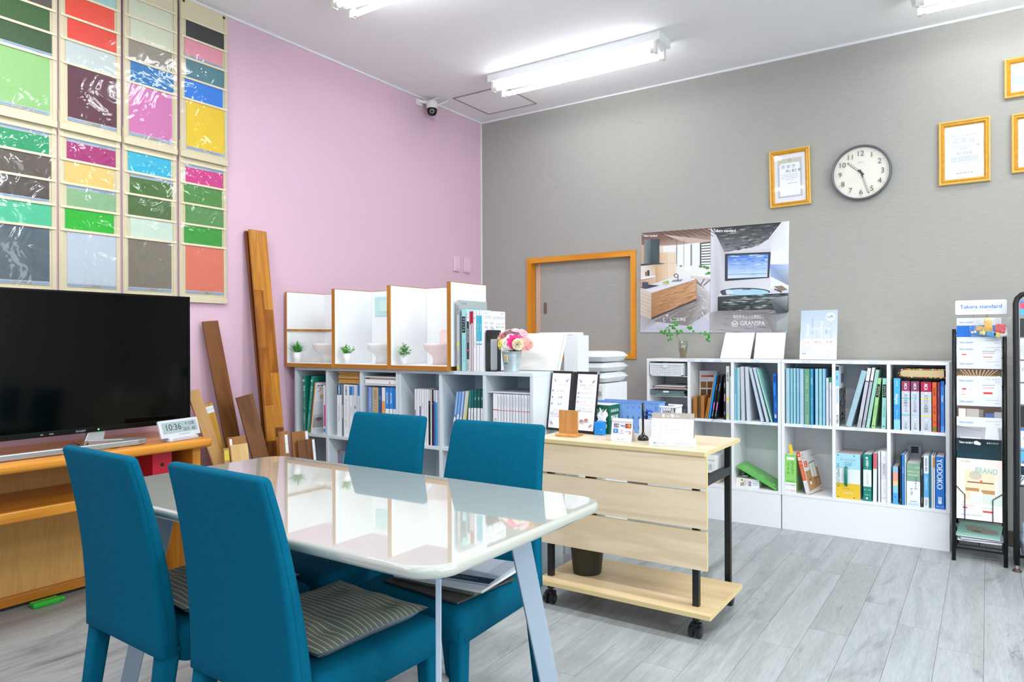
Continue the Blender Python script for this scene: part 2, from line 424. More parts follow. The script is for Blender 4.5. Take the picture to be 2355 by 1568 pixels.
struct('baseboard_left', B(0, .012, FY, 0, 0, .085), m_base)
# pass-through hatch with a sliding panel
hw = struct('window_1', B(WX0+.02, WX1-.02, .0665, .07, WZ0+.02, WZ1-.02), M('hatch_back', '#dfe4ea', .6))
i0, i1, j0, j1 = WX0+FWD, WX1-FWD, WZ0+FWD, WZ1-FWD
struct('frame_rail', MB().prism([(WX0, WZ1), (WX1, WZ1), (i1, j1), (i0, j1)], 'y', -.012, .108), m_orange_x, hw)
struct('frame_rail', MB().prism([(WX0, WZ0), (i0, j0), (i1, j0), (WX1, WZ0)], 'y', -.012, .108), m_orange_x, hw)
struct('frame_stile', MB().prism([(WX0, WZ0), (WX0, WZ1), (i0, j1), (i0, j0)], 'y', -.012, .108), m_orange, hw)
struct('frame_stile', MB().prism([(WX1, WZ0), (i1, j0), (i1, j1), (WX1, WZ1)], 'y', -.012, .108), m_orange, hw)
struct('sliding_panel', B(i0+.05, i1, .045, .065, j0, j1), m_grey, hw)
struct('panel_edge', B(i0+.036, i0+.05, .043, .066, j0, j1), M('peach_edge', '#e2b189', .5), hw)
ph = xat(1254.5, .045, 1.4)
z0, z1 = zat(722, ph, .045), zat(695, ph, .045)
struct('finger_pull', MB().prism(rrect(ph-.013, ph+.013, z0, z1, .012), 'y', .041, .0452).prism(rrect(ph-.007, ph+.007, z0+.01, z1-.01, .006), 'y', .040, .0412), M('pull_bronze', '#8c7c68', .35, .7), hw)

# ------------------------------------------------------------------ ceiling fittings
m_tube = emit('tube_glow', (.93, .97, 1.0), TUBE_EMIT)
m_lampw = M('lamp_white', '#f2f4f4', .35)
def tube_light(x0, yc, label):
    t = thing('fluorescent_light', label, 'ceiling light', (x0, yc, CEIL), group='twin tube ceiling lights')
    mk('base_plate', B(0, 1.25, -.09, .09, -.05, 0), m_lampw, t, .003)
    mk('reflector', MB().prism([(-.06, -.05), (.06, -.05), (.022, -.085), (-.022, -.085)], 'x', .03, 1.22), m_lampw, t)
    for s in (-1, 1):
        mk('tube', MB().tube([(.07, s*.062, -.098), (1.18, s*.062, -.098)], .0145, 12), m_tube, t, smooth=True)
        for a, b in ((.028, .068), (1.182, 1.222)):
            mk('socket', MB().box(a if a < .5 else b-.016, (a if a < .5 else b-.016)+.016, s*.062-.016, s*.062+.016, -.118, -.05).tube([(a+.002, s*.062, -.098), (b-.002, s*.062, -.098)], .0165, 12), M('socket_white', '#e9e6dc', .4), t)
    return t
tube_light(.672, -.755, 'twin tube ceiling light nearest the grey wall corner, seen whole')
p = at(768, 20, 2, 2.857)
tube_light(p.x-.03, p.y+.062, 'twin tube ceiling light above the pink wall, only one tube end in the picture')
p = at(2107, 16, 2, 2.853)
tube_light(p.x-.03, p.y+.062, 'twin tube ceiling light in the top right corner above the frames')
hx0, hx1, hy0, hy1 = .19, .65, -.62, -.16
t = thing('ceiling_hatch', 'square access hatch in the ceiling beside the tube light', 'hatch', (hx0, hy0, CEIL))
W = hx1-hx0
m_hf = M('hatch_frame', '#9d938b', .5)
mk('panel', B(.012, W-.012, .012, W-.012, -.004, 0), m_ceil, t)
for a in ((0, W, 0, .009), (0, W, W-.009, W), (0, .009, .009, W-.009), (W-.009, W, .009, W-.009)):
    mk('frame_strip', B(a[0], a[1], a[2], a[3], -.006, 0), m_hf, t)
mk('latch', B(.21, .24, 0, .012, -.009, -.006), M('latch_steel', '#b8b4aa', .3, .8), t)
# security camera
cy = yat(990, .06, 2.9)
t = thing('security_camera', 'white and black dome security camera under the ceiling on the pink wall', 'camera', (0, cy, 2.9))
mw_ = M('camera_white', '#eceae8', .35); mb_ = M('camera_black', '#0d0f10', .15)
mk('bracket', MB().box(0, .012, -.1, -.03, .0, .05).bar((.006, -.07, .03), (.07, -.01, .025), .022, .02), mw_, t, .003)
hd = mk('head', MB().lathe([(.02, .045), (.04, .035), (.043, .015), (.043, -.012), (.037, -.02)], 20, (.075, 0, 0)), mw_, t, smooth=True)
ey = mk('eye', MB().lathe([(.037, -.012), (.039, -.03), (.036, -.05), (.025, -.066), (.008, -.072)], 20, (.075, 0, 0)), mb_, t, smooth=True)
fw2 = Vector((.62, -.72, -.25)).normalized(); c0 = Vector((.075, 0, -.038))+fw2*.037
led = MB(); a_ = fw2.cross(Vector((0, 0, 1))).normalized(); b_ = a_.cross(fw2)
for k in range(8):
    q = c0+a_*.0135*math.cos(k*PI/4)+b_*.0135*math.sin(k*PI/4)-fw2*.0008; led.ball(q, .0034, 6, 4)
mk('infrared_lamps', led, M('led_cream', '#f0eed0', .3), ey)
for s, e in (((.055, -.035, .03), (.11, .05, .075)), ((.1, .03, .01), (.15, .1, .055))):
    mk('antenna', MB().bar(s, e, .009, .012), mw_, t, .002)
mk('cable', MB().tube([(.07, .01, -.05), (.05, .06, -.075), (.03, .1, -.06), (.02, .12, -.02), (.016, .125, .05)], .004, 6), mw_, t, smooth=True)
# blank plates on the pink wall
for k, (a, b, lab) in enumerate(((1044, 1057, 'pink painted wall plate, the one farther from the corner'), (1067, 1082, 'pink painted wall plate, the one nearer the corner'))):
    y0, y1 = yat(a, .01, 1.75), yat(b, .01, 1.75)
    t = thing('wall_plate', lab, 'switch plate', (0, y0, 1.70), group='painted over wall plates')
    mk('plate', MB().prism(rrect(0, y1-y0, 0, .118, .006), 'x', .0005, .016), M('plate_pink', '#ecc9da', .5), t, .003)
    mk('cover_strip', MB().prism(rrect(.012, y1-y0-.012, .012, .106, .004), 'x', .016, .019), M('plate_pink', '#ecc9da', .5), t, .001)

# ------------------------------------------------------------------ hanging pocket charts of colour samples
m_fab = M('beige_vinyl', '#d3c7a8', .7, bump=.15, bscale=90, var=.03, vscale=9)
m_band = M('beige_binding', '#dccfb3', .6)
m_film = clear('pocket_vinyl', '#ffffff', .07, .98, .75, 6., 1.5)
ORD = ['first', 'second', 'third', 'fourth']
ROWS = ['top', 'second', 'third', 'fourth', 'large bottom']
UZ = [2.946, 2.845, 2.748, 2.64, 2.535, 2.425, 2.15]
LZ = [2.20, 2.093, 1.986, 1.878, 1.77, 1.664, 1.39]
SW = {
 (0, 0): [('brown grey', '#5b5149'), ('brown grey', '#5b5149'), ('dark leaf green', '#2f5f1f'), ('dark bottle green', '#2c5228'), ('pale lime green', '#93c67c')],
 (1, 0): [('pale aqua', '#a8d4d0'), ('bright orange red', '#f5492a'), ('tomato red', '#ee422e'), ('silver white', '#ccd5d3'), ('deep wine red', '#5b2035')],
 (2, 0): [('pale cream green', '#dde2c8'), ('pale cream green', '#d6dcc0'), ('taupe grey', '#9a9180'), ('strong blue', '#0a76bb'), ('orchid pink', '#d678b3')],
 (3, 0): [('black', '#1b2321'), ('rose pink', '#f29dae'), ('slate teal', '#4c8592'), ('vivid blue', '#087fe8'), ('bright yellow', '#f6cf0c')],
 (0, 1): [('emerald green', '#129a62'), ('dark brown', '#5d5046'), ('dark umber', '#544a45'), ('mint green', '#4ac596'), ('slate grey', '#55656f')],
 (1, 1): [('purple magenta', '#aa1f70'), ('sandy yellow', '#efca74'), ('sage green', '#8dba89'), ('vivid green', '#0ab81f'), ('pale blue grey', '#c6d1de')],
 (2, 1): [('sky cyan', '#2ab8da'), ('olive green', '#48722e'), ('dull olive', '#4a6f33'), ('pale mint', '#d2e7d5'), ('warm taupe', '#82786a')],
 (3, 1): [('hot magenta', '#db348d'), ('grass green', '#4e913d'), ('soft leaf green', '#59964f'), ('strong green', '#2c9d29'), ('coral pink', '#e8795f')],
}
STRIP = {(0,0,3): 'b', (3,0,1): 'b', (0,1,0): 't', (1,1,0): 't', (3,1,0): 't', (2,1,1): 't', (1,1,2): 't', (0,1,2): 'b'}
m_sheet = {}
CH = [(-3.548, -3.272), (-3.262, -2.988), (-2.975, -2.699), (-2.684, -2.407)]
for c in range(4):
    for r in range(2):
        y0, y1 = CH[c]; Z = UZ if r == 0 else LZ
        dx = .024 if r == 0 else .012
        zb, ztop = Z[6]-.032, Z[0]+.004
        Wd = y1-y0
        t = thing('pocket_chart', 'beige hanging pocket chart, %s, %s column from the left' % ('upper row' if r == 0 else 'lower row behind the television', ORD[c]), 'wall chart', (dx, y0, zb), group='hanging pocket charts of colour samples')
        H = ztop-zb
        mk('backing', MB().prism([(.0, 0), (Wd, -.0), (Wd+.003, H), (.0, H)], 'x', 0, .003).prism([(.004, .03), (.02, .03), (.02, H), (.004, H)], 'x', .003, .0065).prism([(Wd-.02, .03), (Wd-.004, .03), (Wd-.004, H), (Wd-.02, H)], 'x', .003, .0065).prism([(0, 0), (Wd, 0), (Wd, .03), (0, .03)], 'x', .003, .0075), m_fab, t, .0012)
        for k in range(5):
            za, zc = Z[k+1]-zb, (Z[k+2]-zb if k < 5 else 0)
            mk('binding', B(.0066, .0105, .004, Wd-.004, za-.006, za+.005), m_band, t, .001)
            nu, nv = 10, 6
            rr = random.Random(c*31+r*17+k)
            ph_ = [rr.uniform(0, 6) for _ in range(4)]
            fg = MB().grid(lambda u, v: (.0085+.002*math.sin(PI*u)*math.sin(PI*v)*(1+.8*math.sin(9*u+ph_[0]+4*v))+.0012*math.sin(14*u+6*v+ph_[1])*math.sin(PI*v)*math.sin(PI*u), .006+(Wd-.012)*u, zc+(za-zc)*v), 14, 8)
            mk('pocket_film', fg, m_film, t, smooth=True)
        if r == 0:
            for s in (.02, Wd-.02):
                mk('eyelet', MB().prism([(s+.007*math.cos(q*PI/6), H-.018+.007*math.sin(q*PI/6)) for q in range(12)], 'x', .003, .0085), M('eyelet_steel', '#4c4c4c', .3, .9), t)
        for k in range(5):
            nm, hx = SW[(c, r)][k]
            za, zc = Z[k+1], Z[k+2]
            if k == 4: zc += .012
            ml = .026+.008*((c+k) % 2)
            wd = Wd-.056
            lab = '%s colour sample sheet in the %s pocket of the %s %s chart' % (nm, ROWS[k], ORD[c], 'upper' if r == 0 else 'lower')
            mt = M('paint_'+nm.replace(' ', '_'), shade(hx, .93), .6, bump=.5, bscale=55+25*(k % 3))
            o = thing('colour_sheet', lab, 'colour sample', (dx+.0042, y0+ml, zc+.003), group='painted colour sample sheets')
            hh = za-zc-.009
            mk('sheet', B(0, .0013, 0, wd, 0, hh), mt, o)
            kd = STRIP.get((c, r, k), 'B' if k == 4 else '')
            if kd:
                P = Print((.00135, 0, 0), (0, 1, 0), (0, 0, 1), (1, 0, 0))
                sv = 0 if kd in 'bB' else hh-.016
                P.rect(0, wd, sv, sv+.016, '#a9adae')
                if kd == 'B':
                    P.rect(.0, wd*.32, sv+.005, sv+.0085, '#3a8fd8'); P.rect(wd*.7, wd, sv+.005, sv+.0085, '#3a8fd8')
                    P.text('エスケー化研株式会社', wd*.51, sv+.0068, .008, '#454a4e', maxw=wd*.34)
                else:
                    P.rect(.03 if kd == 'b' else 0, wd, sv+.0085, sv+.0115, '#3a8fd8'); P.text('SAMPLE', wd*.75, sv+.004, .0058, '#4a4f55', sx=1.6)
                P.build(o, 'label_strip')
# ------------------------------------------------------------------ TV bench and television
m_pine = wood('honey_pine', '#d9912f', '#b96f16', 'y', 9, .32, .3, coat=.25)
m_pine_z = wood('honey_pine_upright', '#cf8a2e', '#a9631a', 'z', 12, .35, .3)
m_ply = wood('pale_ply_back', '#dcab62', '#cb9850', 'z', 40, .55, .5)
TY1, TY0, TXF, TZ = -2.815, -4.45, .50, .70
t = thing('tv_bench', 'honey pine TV bench with open shelf under the television', 'tv stand', (0, TY0, 0))
LN = TY1-TY0
prof = rrect(.0, TXF, TZ-.042, TZ, .016, 4)
mk('top', MB().prism([(a, b) for a, b in prof], 'y', 0, LN), m_pine, t, .008)
mk('side_panel', B(.02, TXF-.04, LN-.075, LN-.035, .02, TZ-.042), m_pine_z, t, .004)
mk('side_panel', B(.02, TXF-.04, .035, .075, .02, TZ-.042), m_pine_z, t, .004)
mk('back_panel', B(.014, .024, .075, LN-.075, .06, TZ-.042), m_ply, t)
mk('bottom_rail', B(.024, .045, .075, LN-.075, .02, .06), m_pine, t, .003)
zs = zat(1196, .44, yat(0, .44, .45))
mk('shelf_board', B(.03, .44, .075, LN-.075, zs-.022, zs+.022), m_pine, t, .006)
# red file on the bench shelf
yr = yat(383, .40, .6)
t = thing('file_box', 'red lever file standing on the TV bench shelf', 'file', (.12, yr-.02, zs+.023))
hR = TZ-.042-(zs+.023)-.004
m_red = M('red_file', '#c3122f', .4)
mk('cover', MB().box(0, .28, -.045, -.042, 0, hR).box(0, .28, .042, .045, 0, hR).box(.277, .28, -.042, .042, 0, hR), m_red, t)
mk('pages', B(.02, .27, -.03, .04, .002, hR-.015), m_paper, t)
mk('finger_hole', MB().prism([(.0+.009*math.cos(a*PI/6), .085+.009*math.sin(a*PI/6)) for a in range(12)], 'x', .2795, .2806), M('hole_black', '#120a0a', .5), t)
# television
TX = .30
yR = yat(436, TX, 1.05)
zT, zB = zat(683, TX, yR), zat(970, TX, yR)
TW = 1.115
t = thing('television', 'large black flat television on the pine bench, switched off', 'television', (TX, yR-TW, TZ+.0008))
zT -= TZ; zB -= TZ
m_tvb = M('tv_bezel', '#040505', .4, spec=.2); m_scr = M('tv_screen', '#010302', .1, spec=.2)
mk('housing', MB().box(-.035, 0, 0, TW, zB, zT).box(-.06, -.035, .15, TW-.15, zB+.06, zT-.15), m_tvb, t, .003)
mk('bezel', MB().box(0, .006, 0, TW, zT-.009, zT).box(0, .006, 0, .009, zB, zT).box(0, .006, TW-.009, TW, zB, zT).box(0, .008, 0, TW, zB, zB+.022), m_tvb, t, .001)
mk('screen', B(0, .003, .009, TW-.009, zB+.022, zT-.009), m_scr, t)
P = Print((.0082, 0, 0), (0, 1, 0), (0, 0, 1), (1, 0, 0))
P.text('SHARP', TW*.55, zB+.010, .008, '#a8b2b4', sx=1.2); P.rect(TW*.41, TW*.42, zB+.008, zB+.012, '#8c9698'); P.rect(TW*.44, TW*.455, zB+.008, zB+.012, '#8c9698')
P.build(t, 'logo')
mk('power_lamp', MB().ball((.0085, TW*.615, zB+.010), .0035, 8, 5), emit('lamp_green', (.1, 1, .15), 2.5), t)
m_foot = M('foot_silver', '#b9bcbd', .3, .75)
yF = yat(345, .455, TZ)-(yR-TW)
ft = mk('foot_frame', MB().prism([(.14, .0), (.155, .0), (.155, yF-.05), (.145, yF-.012), (.125, yF), (.06, yF-.03), (-.01, yF-.14), (-.01, yF-.20), (.07, yF-.075), (.12, yF-.055), (.135, yF-.10)], 'z', .002, .026), m_foot, t, .004)
mk('foot_neck', MB().hexa([(-.02, yF-.20, .02), (.0, yF-.20, .02), (.0, yF-.12, .02), (-.02, yF-.12, .02)], [(-.03, yF-.17, zB+.03), (-.008, yF-.17, zB+.03), (-.008, yF-.10, zB+.03), (-.03, yF-.10, zB+.03)]), m_foot, t, .003)
mk('foot_neck', MB().hexa([(-.02, .12, .02), (.0, .12, .02), (.0, .20, .02), (-.02, .20, .02)], [(-.03, .12, zB+.03), (-.008, .12, zB+.03), (-.008, .19, zB+.03), (-.03, .19, zB+.03)]), m_foot, t, .003)
mk('rubber_pad', MB().box(.13, .15, yF-.16, yF-.13, 0, .003).box(.13, .15, yF-.62, yF-.58, 0, .003).box(.13, .15, .02, .05, 0, .003), m_black, t)
cb = [(.08, .45+.02*i, .006+.03*math.sin(i*.9)**2*(i > 2)) for i in range(9)]
mk('cable', MB().tube(cb, .003, 6), m_black, t, smooth=True)
# desk clock
px0, px1 = at(362, 1012, 2, TZ), at(464, 1000, 2, TZ)
cA = yat(371, .47, TZ); cB = yat(463, .42, TZ)
t = thing('desk_clock', 'silver digital desk clock on the end of the TV bench', 'clock', (.44, (cA+cB)/2, TZ+.0008), (0, 0, math.atan2(-(.05), cB-cA)*-1))
wd = math.hypot(cB-cA, .05)*.97; hh = .082
tl = -.32
t2 = Matrix.Rotation(tl, 4, 'Y')
m_cs = M('clock_silver', '#dfe3e8', .3, .35)
b = MB(); b.X = Matrix.Translation((0, 0, .014)) @ t2; b.prism(rrect(-wd/2, wd/2, 0, hh, .004), 'x', -.006, .006)
mk('case', b, m_cs, t, .0025)
mk('foot', MB().prism([(-wd*.36, 0), (wd*.36, 0), (wd*.33, .016), (-wd*.33, .016)], 'x', -.03, .025), m_cs, t, .002)
b = MB(); b.X = Matrix.Translation((0, 0, .014)) @ t2; b.box(.006, .0068, -wd/2+.014, wd/2-.014, .02, hh-.012)
mk('display', b, M('lcd', '#9fb0b0', .18), t)
u_ = t2 @ Vector((0, 1, 0)); v_ = t2 @ Vector((0, 0, 1)); n_ = t2 @ Vector((1, 0, 0))
P = Print(Vector((0, 0, .014))+n_*.0068, u_, v_, n_)
P.text('10:36', -wd*.16, .048, .03, '#2c3436'); P.text('9 12', wd*.22, .057, .014, '#2c3436'); P.text('金', wd*.34, .057, .013, '#2c3436')
P.text('25.0', wd*.15, .032, .014, '#2c3436'); P.text('62', wd*.34, .032, .014, '#2c3436'); P.line((wd*.06, .022), (wd*.06, hh-.014), .0006, '#5d6a6a')
P.dashes(-wd*.05, wd*.2, .009, .003, '#9aa0a6', 5); P.build(t, 'display_digits')
# green cartridge on the floor under the bench
q = at(100, 1388, 2, .0)
t = thing('cleaning_block', 'bright green translucent plastic piece on the floor under the bench', 'plastic piece', (.078, q.y, 0))
m_grn = M('green_plastic', '#27c63a', .25)
mk('body', B(-.02, .03, -.055, .055, 0, .022), m_grn, t, .006)
mk('tip', B(-.012, .022, .055, .075, .002, .018), m_grn, t, .005)

# ------------------------------------------------------------------ boards leaning on the pink wall
m_merbau = wood('merbau_strip', '#b06c22', '#7d4410', 'z', 14, .3, .35, True)
m_merbau2 = wood('merbau_dark_strip', '#7b4518', '#56300f', 'z', 14, .3, .35, True)
m_merbau3 = wood('merbau_gold_strip', '#c98a35', '#a86a1e', 'z', 14, .3, .35, True)
m_walnut = wood('walnut_board', '#7a4b22', '#4a2a10', 'z', 9, .32, .3, True)
m_walnut2 = wood('walnut_brown_board', '#7d5334', '#5a3821', 'z', 12, .4, .4, True)
m_oakb = wood('oak_board', '#c69a63', '#b08550', 'z', 14, .5, .4, True)
m_pineb = wood('pine_board', '#d2a24c', '#b27c2c', 'z', 10, .4, .3, True)
m_maple = wood('maple_board', '#e3c088', '#cfa768', 'z', 12, .4, .4, True)
m_tan = wood('tan_sample_wood', '#a87645', '#8b5c30', 'z', 14, .45, .4, True)
def board(name, label, x0, yb, yt, x1, zt, wd, th, mat, z0=0., cat='board', group=None):
    """leans from (x0, yb, z0) at the foot to (x1, yt, zt) at its top on the wall; local x across the width, z up the length"""
    p, q = Vector((x0, yb, z0)), Vector((x1, yt, zt)); L = (q-p).length
    zz = (q-p).normalized(); xx = Vector((0, 1, 0)); xx = (xx-zz*xx.dot(zz)).normalized(); yy = zz.cross(xx)
    o = thing(name, label, cat, (0, 0, 0), group=group)
    o.matrix_world = Matrix.Translation(p) @ Matrix((xx, yy, zz)).transposed().to_4x4()
    return o, L
def edge_up(o, wd, th):               # lift so that the lowest corner rests on the floor
    m = o.matrix_world
    z = min((m @ Vector((a, b, 0))).z for a in (0, wd) for b in (0, -th))
    o.location.z -= z-.001
def foot(pxb, pyb, x0, x1, yl, zt):
    s = .5
    for _ in range(30):
        X, Z = x1+(x0-x1)*s, zt*(1-s); Y = yat(pxb, X, Z); s = .5*s+.5*min(1, max(.05, 1-zat(pyb, X, Y)/zt))
    return yl+(Y-yl)/s
GB = 'flooring samples leaning on the pink wall'
# tall merbau boards, two deep
yt = yat(569, .03, 1.79); zt = zat(529, .03, yt)
wdt = yat(608, .03, 1.79)-yt
for k in (1, 0):
    xb = .30 if k == 0 else .22
    yfo = foot(609, 989, xb, .034, yt, zt) if k == 0 else foot(601, 989, xb, .012, yt-.012, zt)
    o, L = board('flooring_board', ('tall strip-jointed merbau flooring board, front one of the leaning pair' if k == 0 else 'tall dark merbau flooring board behind the strip-jointed one'), xb, yfo, yt-(.0 if k == 0 else .012), .034 if k == 0 else .012, zt-(0 if k == 0 else .008), wdt, .016, m_merbau, group=GB)
    h = .016
    if k:
        mk('plank_body', B(0, wdt, -h, 0, 0, L), m_merbau2, o, .001)
    else:
        lens = [[.0, .30, .60, .80, 1.12, 1.45, L], [.0, .34, .62, .67, .98, 1.34, L]]
        ms = [m_merbau2, m_merbau2, m_merbau3, m_merbau, m_merbau, m_merbau3, m_merbau2, m_merbau, m_merbau2, m_merbau3, m_merbau, m_merbau3]
        for j in range(2):
            for i in range(len(lens[j])-1):
                mk('strip', B(j*wdt/2+.0004, (j+1)*wdt/2-.0004, -h, 0, lens[j][i]+.0004, lens[j][i+1]-.0004), ms[i+j*6], o, .0008)
    bpy.context.view_layer.update(); edge_up(o, wdt, h)
def leaner(label, pxl, pxr, pyt, x1, pxb, x0, mat, th=.012, pyb=1040, lab=None, z0=0., name='flooring_sample', tall=False, labc='#e8ecee'):
    z_t = zat(pyt, x1, yat((pxl+pxr)/2, x1, .8)); y_l = yat(pxl, x1, z_t); y_r = yat(pxr, x1, z_t)
    z_b = zat(pyb, x0, yat(pxb, x0, .4)); y_b = yat(pxb, x0, z_b)
    s_ = z_t/(z_t-z_b)
    xb, yb = x0, y_l
    if tall: yb = foot(pxb, pyb, x0, x1, y_l, z_t)
    o, L = board(name, label, xb, yb, y_l, x1, z_t, y_r-y_l, th, mat, group=GB)
    wd = y_r-y_l
    mk('plank_body', B(0, wd, -th, 0, 0, L), mat, o, .001)
    if lab:
        P = Print((0, -th-.0003, 0), (1, 0, 0), (0, 0, 1), (0, -1, 0))
        a, b_, c_, d_ = lab
        P.rect(wd*a, wd*b_, L-c_, L-d_, labc); P.dashes(wd*(a+.04), wd*(b_-.04), L-(c_+d_)/2, .003, '#a9b2b8', 3)
        P.build(o, 'paper_label')
    bpy.context.view_layer.update(); edge_up(o, wd, th)
    return o
leaner('dark walnut flooring board leaning at a slant beside the television', 463, 499, 741, .03, 520, .26, m_walnut, tall=True)
leaner('pale oak veneer board half hidden behind the television', 428, 456, 902, .12, 484, .30, m_oakb, pyb=1060, tall=True)
leaner('narrow golden pine board with a white sticker near its top', 464, 486, 932, .08, 497, .22, m_pineb, pyb=1050, tall=True, lab=(.12, .98, .05, .014))
leaner('short brown walnut board leaning left of the tall merbau boards', 541, 579, 914, .215, 577, .36, m_walnut2, pyb=1050, tall=True)
leaner('small brown flooring sample behind the maple sample', 521, 562, 1004, .25, 526, .36, m_tan, pyb=1044, lab=(.06, .2, .09, .01))
leaner('small pale maple flooring sample at the foot of the boards', 527, 566, 1022, .29, 530, .40, m_maple, pyb=1050)
leaner('tan flooring sample with a white tag beside the merbau boards', 638, 660, 992, .34, 642, .42, m_tan, pyb=1042, lab=(.55, .85, .12, .02))
leaner('brown flooring sample with a white tag in front of the white bookcase', 668, 706, 992, .34, 669, .42, m_tan, pyb=1035, lab=(.78, .95, .08, .005))
leaner('small dark red-brown sample with a long white tag', 682, 720, 1011, .38, 681, .46, m_walnut2, pyb=1044, lab=(.83, .98, .12, .005))
leaner('narrow beige board with a yellow sticker at its top, among the sample boards', 511, 523, 1031, .33, 514, .40, m_oakb, pyb=1050, lab=(.05, .95, .06, .012), labc='#d8c63c')

# ------------------------------------------------------------------ cube bookcases
def bookcase(name, label, x0, x1, divs, yf, yb, zt, zm, zb, thick, mat, plinth=True, group=None):
    t = thing(name, label, 'bookcase', (x0, yf, 0), group=group)
    D = yb-yf; W = x1-x0
    mk('top_board', B(0, W, 0, D, zt-thick, zt), mat, t, .0015)
    for d, wd in [(0, thick)]+divs+[(W-thick, thick)]:
        nm = 'side_panel' if d in (0, W-thick) else 'divider'
        mk(nm, B(d, d+wd, .001, D-.004, zb, zt-thick), mat, t, .001)
    mk('middle_board', B(thick, W-thick, .002, D-.004, zm-thick, zm), mat, t, .001)
    mk('bottom_board', B(thick, W-thick, .002, D-.004, zb, zb+thick), mat, t, .001)
    mk('back_panel', B(.002, W-.002, D-.004, D, zb, zt-thick), mat, t)
    if plinth: mk('plinth', B(.002, W-.002, .004, D-.01, 0, zb), mat, t, .001)
    return t
# white bookcase in the middle of the room, two units side by side
WF, WB, WZ, WBOT, TH = -1.995, -1.705, .997, .20, .018
WM = zat(994, .13, WF)
w0 = max(.016, xat(677.5, WF, .8)); w3 = xat(916, WF, .8); w6 = xat(1226, WF, .8)
wd1 = [xat(v, WF, .8) for v in (751.5, 829.6)]; wd2 = [xat(v, WF, .8) for v in (1012, 1113)]
bookcase('bookcase', 'white cube bookcase beside the pink wall, under the toilet displays', w0, w3-.001, [(v-w0-.009, .018) for v in wd1], WF, WB, WZ, WM, WBOT, TH, m_whiteblue, group='white bookcase units under the toilet displays')
u2 = bookcase('bookcase', 'white cube bookcase under the flower bucket', w3+.001, w6, [(v-w3-.009, .018) for v in wd2], WF, WB, WZ, WM, WBOT, TH, m_whiteblue, group='white bookcase units under the toilet displays')
mk('shelf_board', B(wd2[1]-w3+.009, w6-w3-TH, .02, .28, zat(901, 1.55, WF+.02)-.006, zat(901, 1.55, WF+.02)), m_whiteblue, u2, .001)
W3 = w3; W6 = w6
# grey-wall bookcase: two units on a plinth
RF, RB_, RZ, RM, RBOT = -.31, -.016, 1.023, .640, .205
r0 = xat(1487.5, RF, .8); rm = xat(1796, RF, .8); r6 = xat(2184, RF, .8)
dA = [xat(v, RF, .8) for v in (1584, 1684)]; dB = [xat(v, RF, .8) for v in (1916.8, 2043)]
GR = 'white bookcase units along the grey wall'
ua = bookcase('bookcase', 'white cube bookcase along the grey wall, unit beside the hatch window', r0, rm-.001, [(v-r0-.009, .018) for v in dA], RF, RB_, RZ, RM, RBOT, TH, m_white, group=GR)
ub = bookcase('bookcase', 'white cube bookcase along the grey wall, unit next to the magazine rack', rm+.001, r6, [(v-rm-.009, .018) for v in dB], RF, RB_, RZ, RM, RBOT, TH, m_white, group=GR)
SH = {}
for nm, py in (('a', 863.5), ('b', 893), ('c', 909.5)):
    z = zat(py, r0+.1, RF+.015); SH[nm] = z
    mk('shelf_board', B(TH, dA[0]-r0-.009, .012, .28, z-.005, z), m_white, ua, .001)
# little paper name labels on the bookcase edges
for u, lst in ((ua, [(1590, 827, 'タキロン'), (1619, 828, 'ダイケン'), (1650, 828, 'リフォム'), (1738, 830, 'リリカラ'), (1653, 976, 'トキワ'), (1708, 980, 'シンコル'), (1762, 984, 'サンゲツ')]),
               (ub, [(1855, 832, 'リリカラ'), (1950, 832, 'ニッタイ'), (2008, 833, 'TOTO'), (2105, 835, 'アイカ'), (1857, 991, 'サンゲツ'), (1978, 998, 'サンゲツ'), (2113, 1008, 'サンゲツ')])):
    ox = u.location.x
    for px, py, s in lst:
        P = Print((0, -.0006, 0)); v = at(px, py, 1, RF); zz_ = RZ-.009 if py < 900 else RM-.009
        P.rect(v.x-ox-.026, v.x-ox+.026, zz_-.0075, zz_+.0075, '#dfeaf6'); P.text('['+s+']', v.x-ox, zz_, .009, '#86a8cf', maxw=.044)
        P.build(u, 'edge_label')
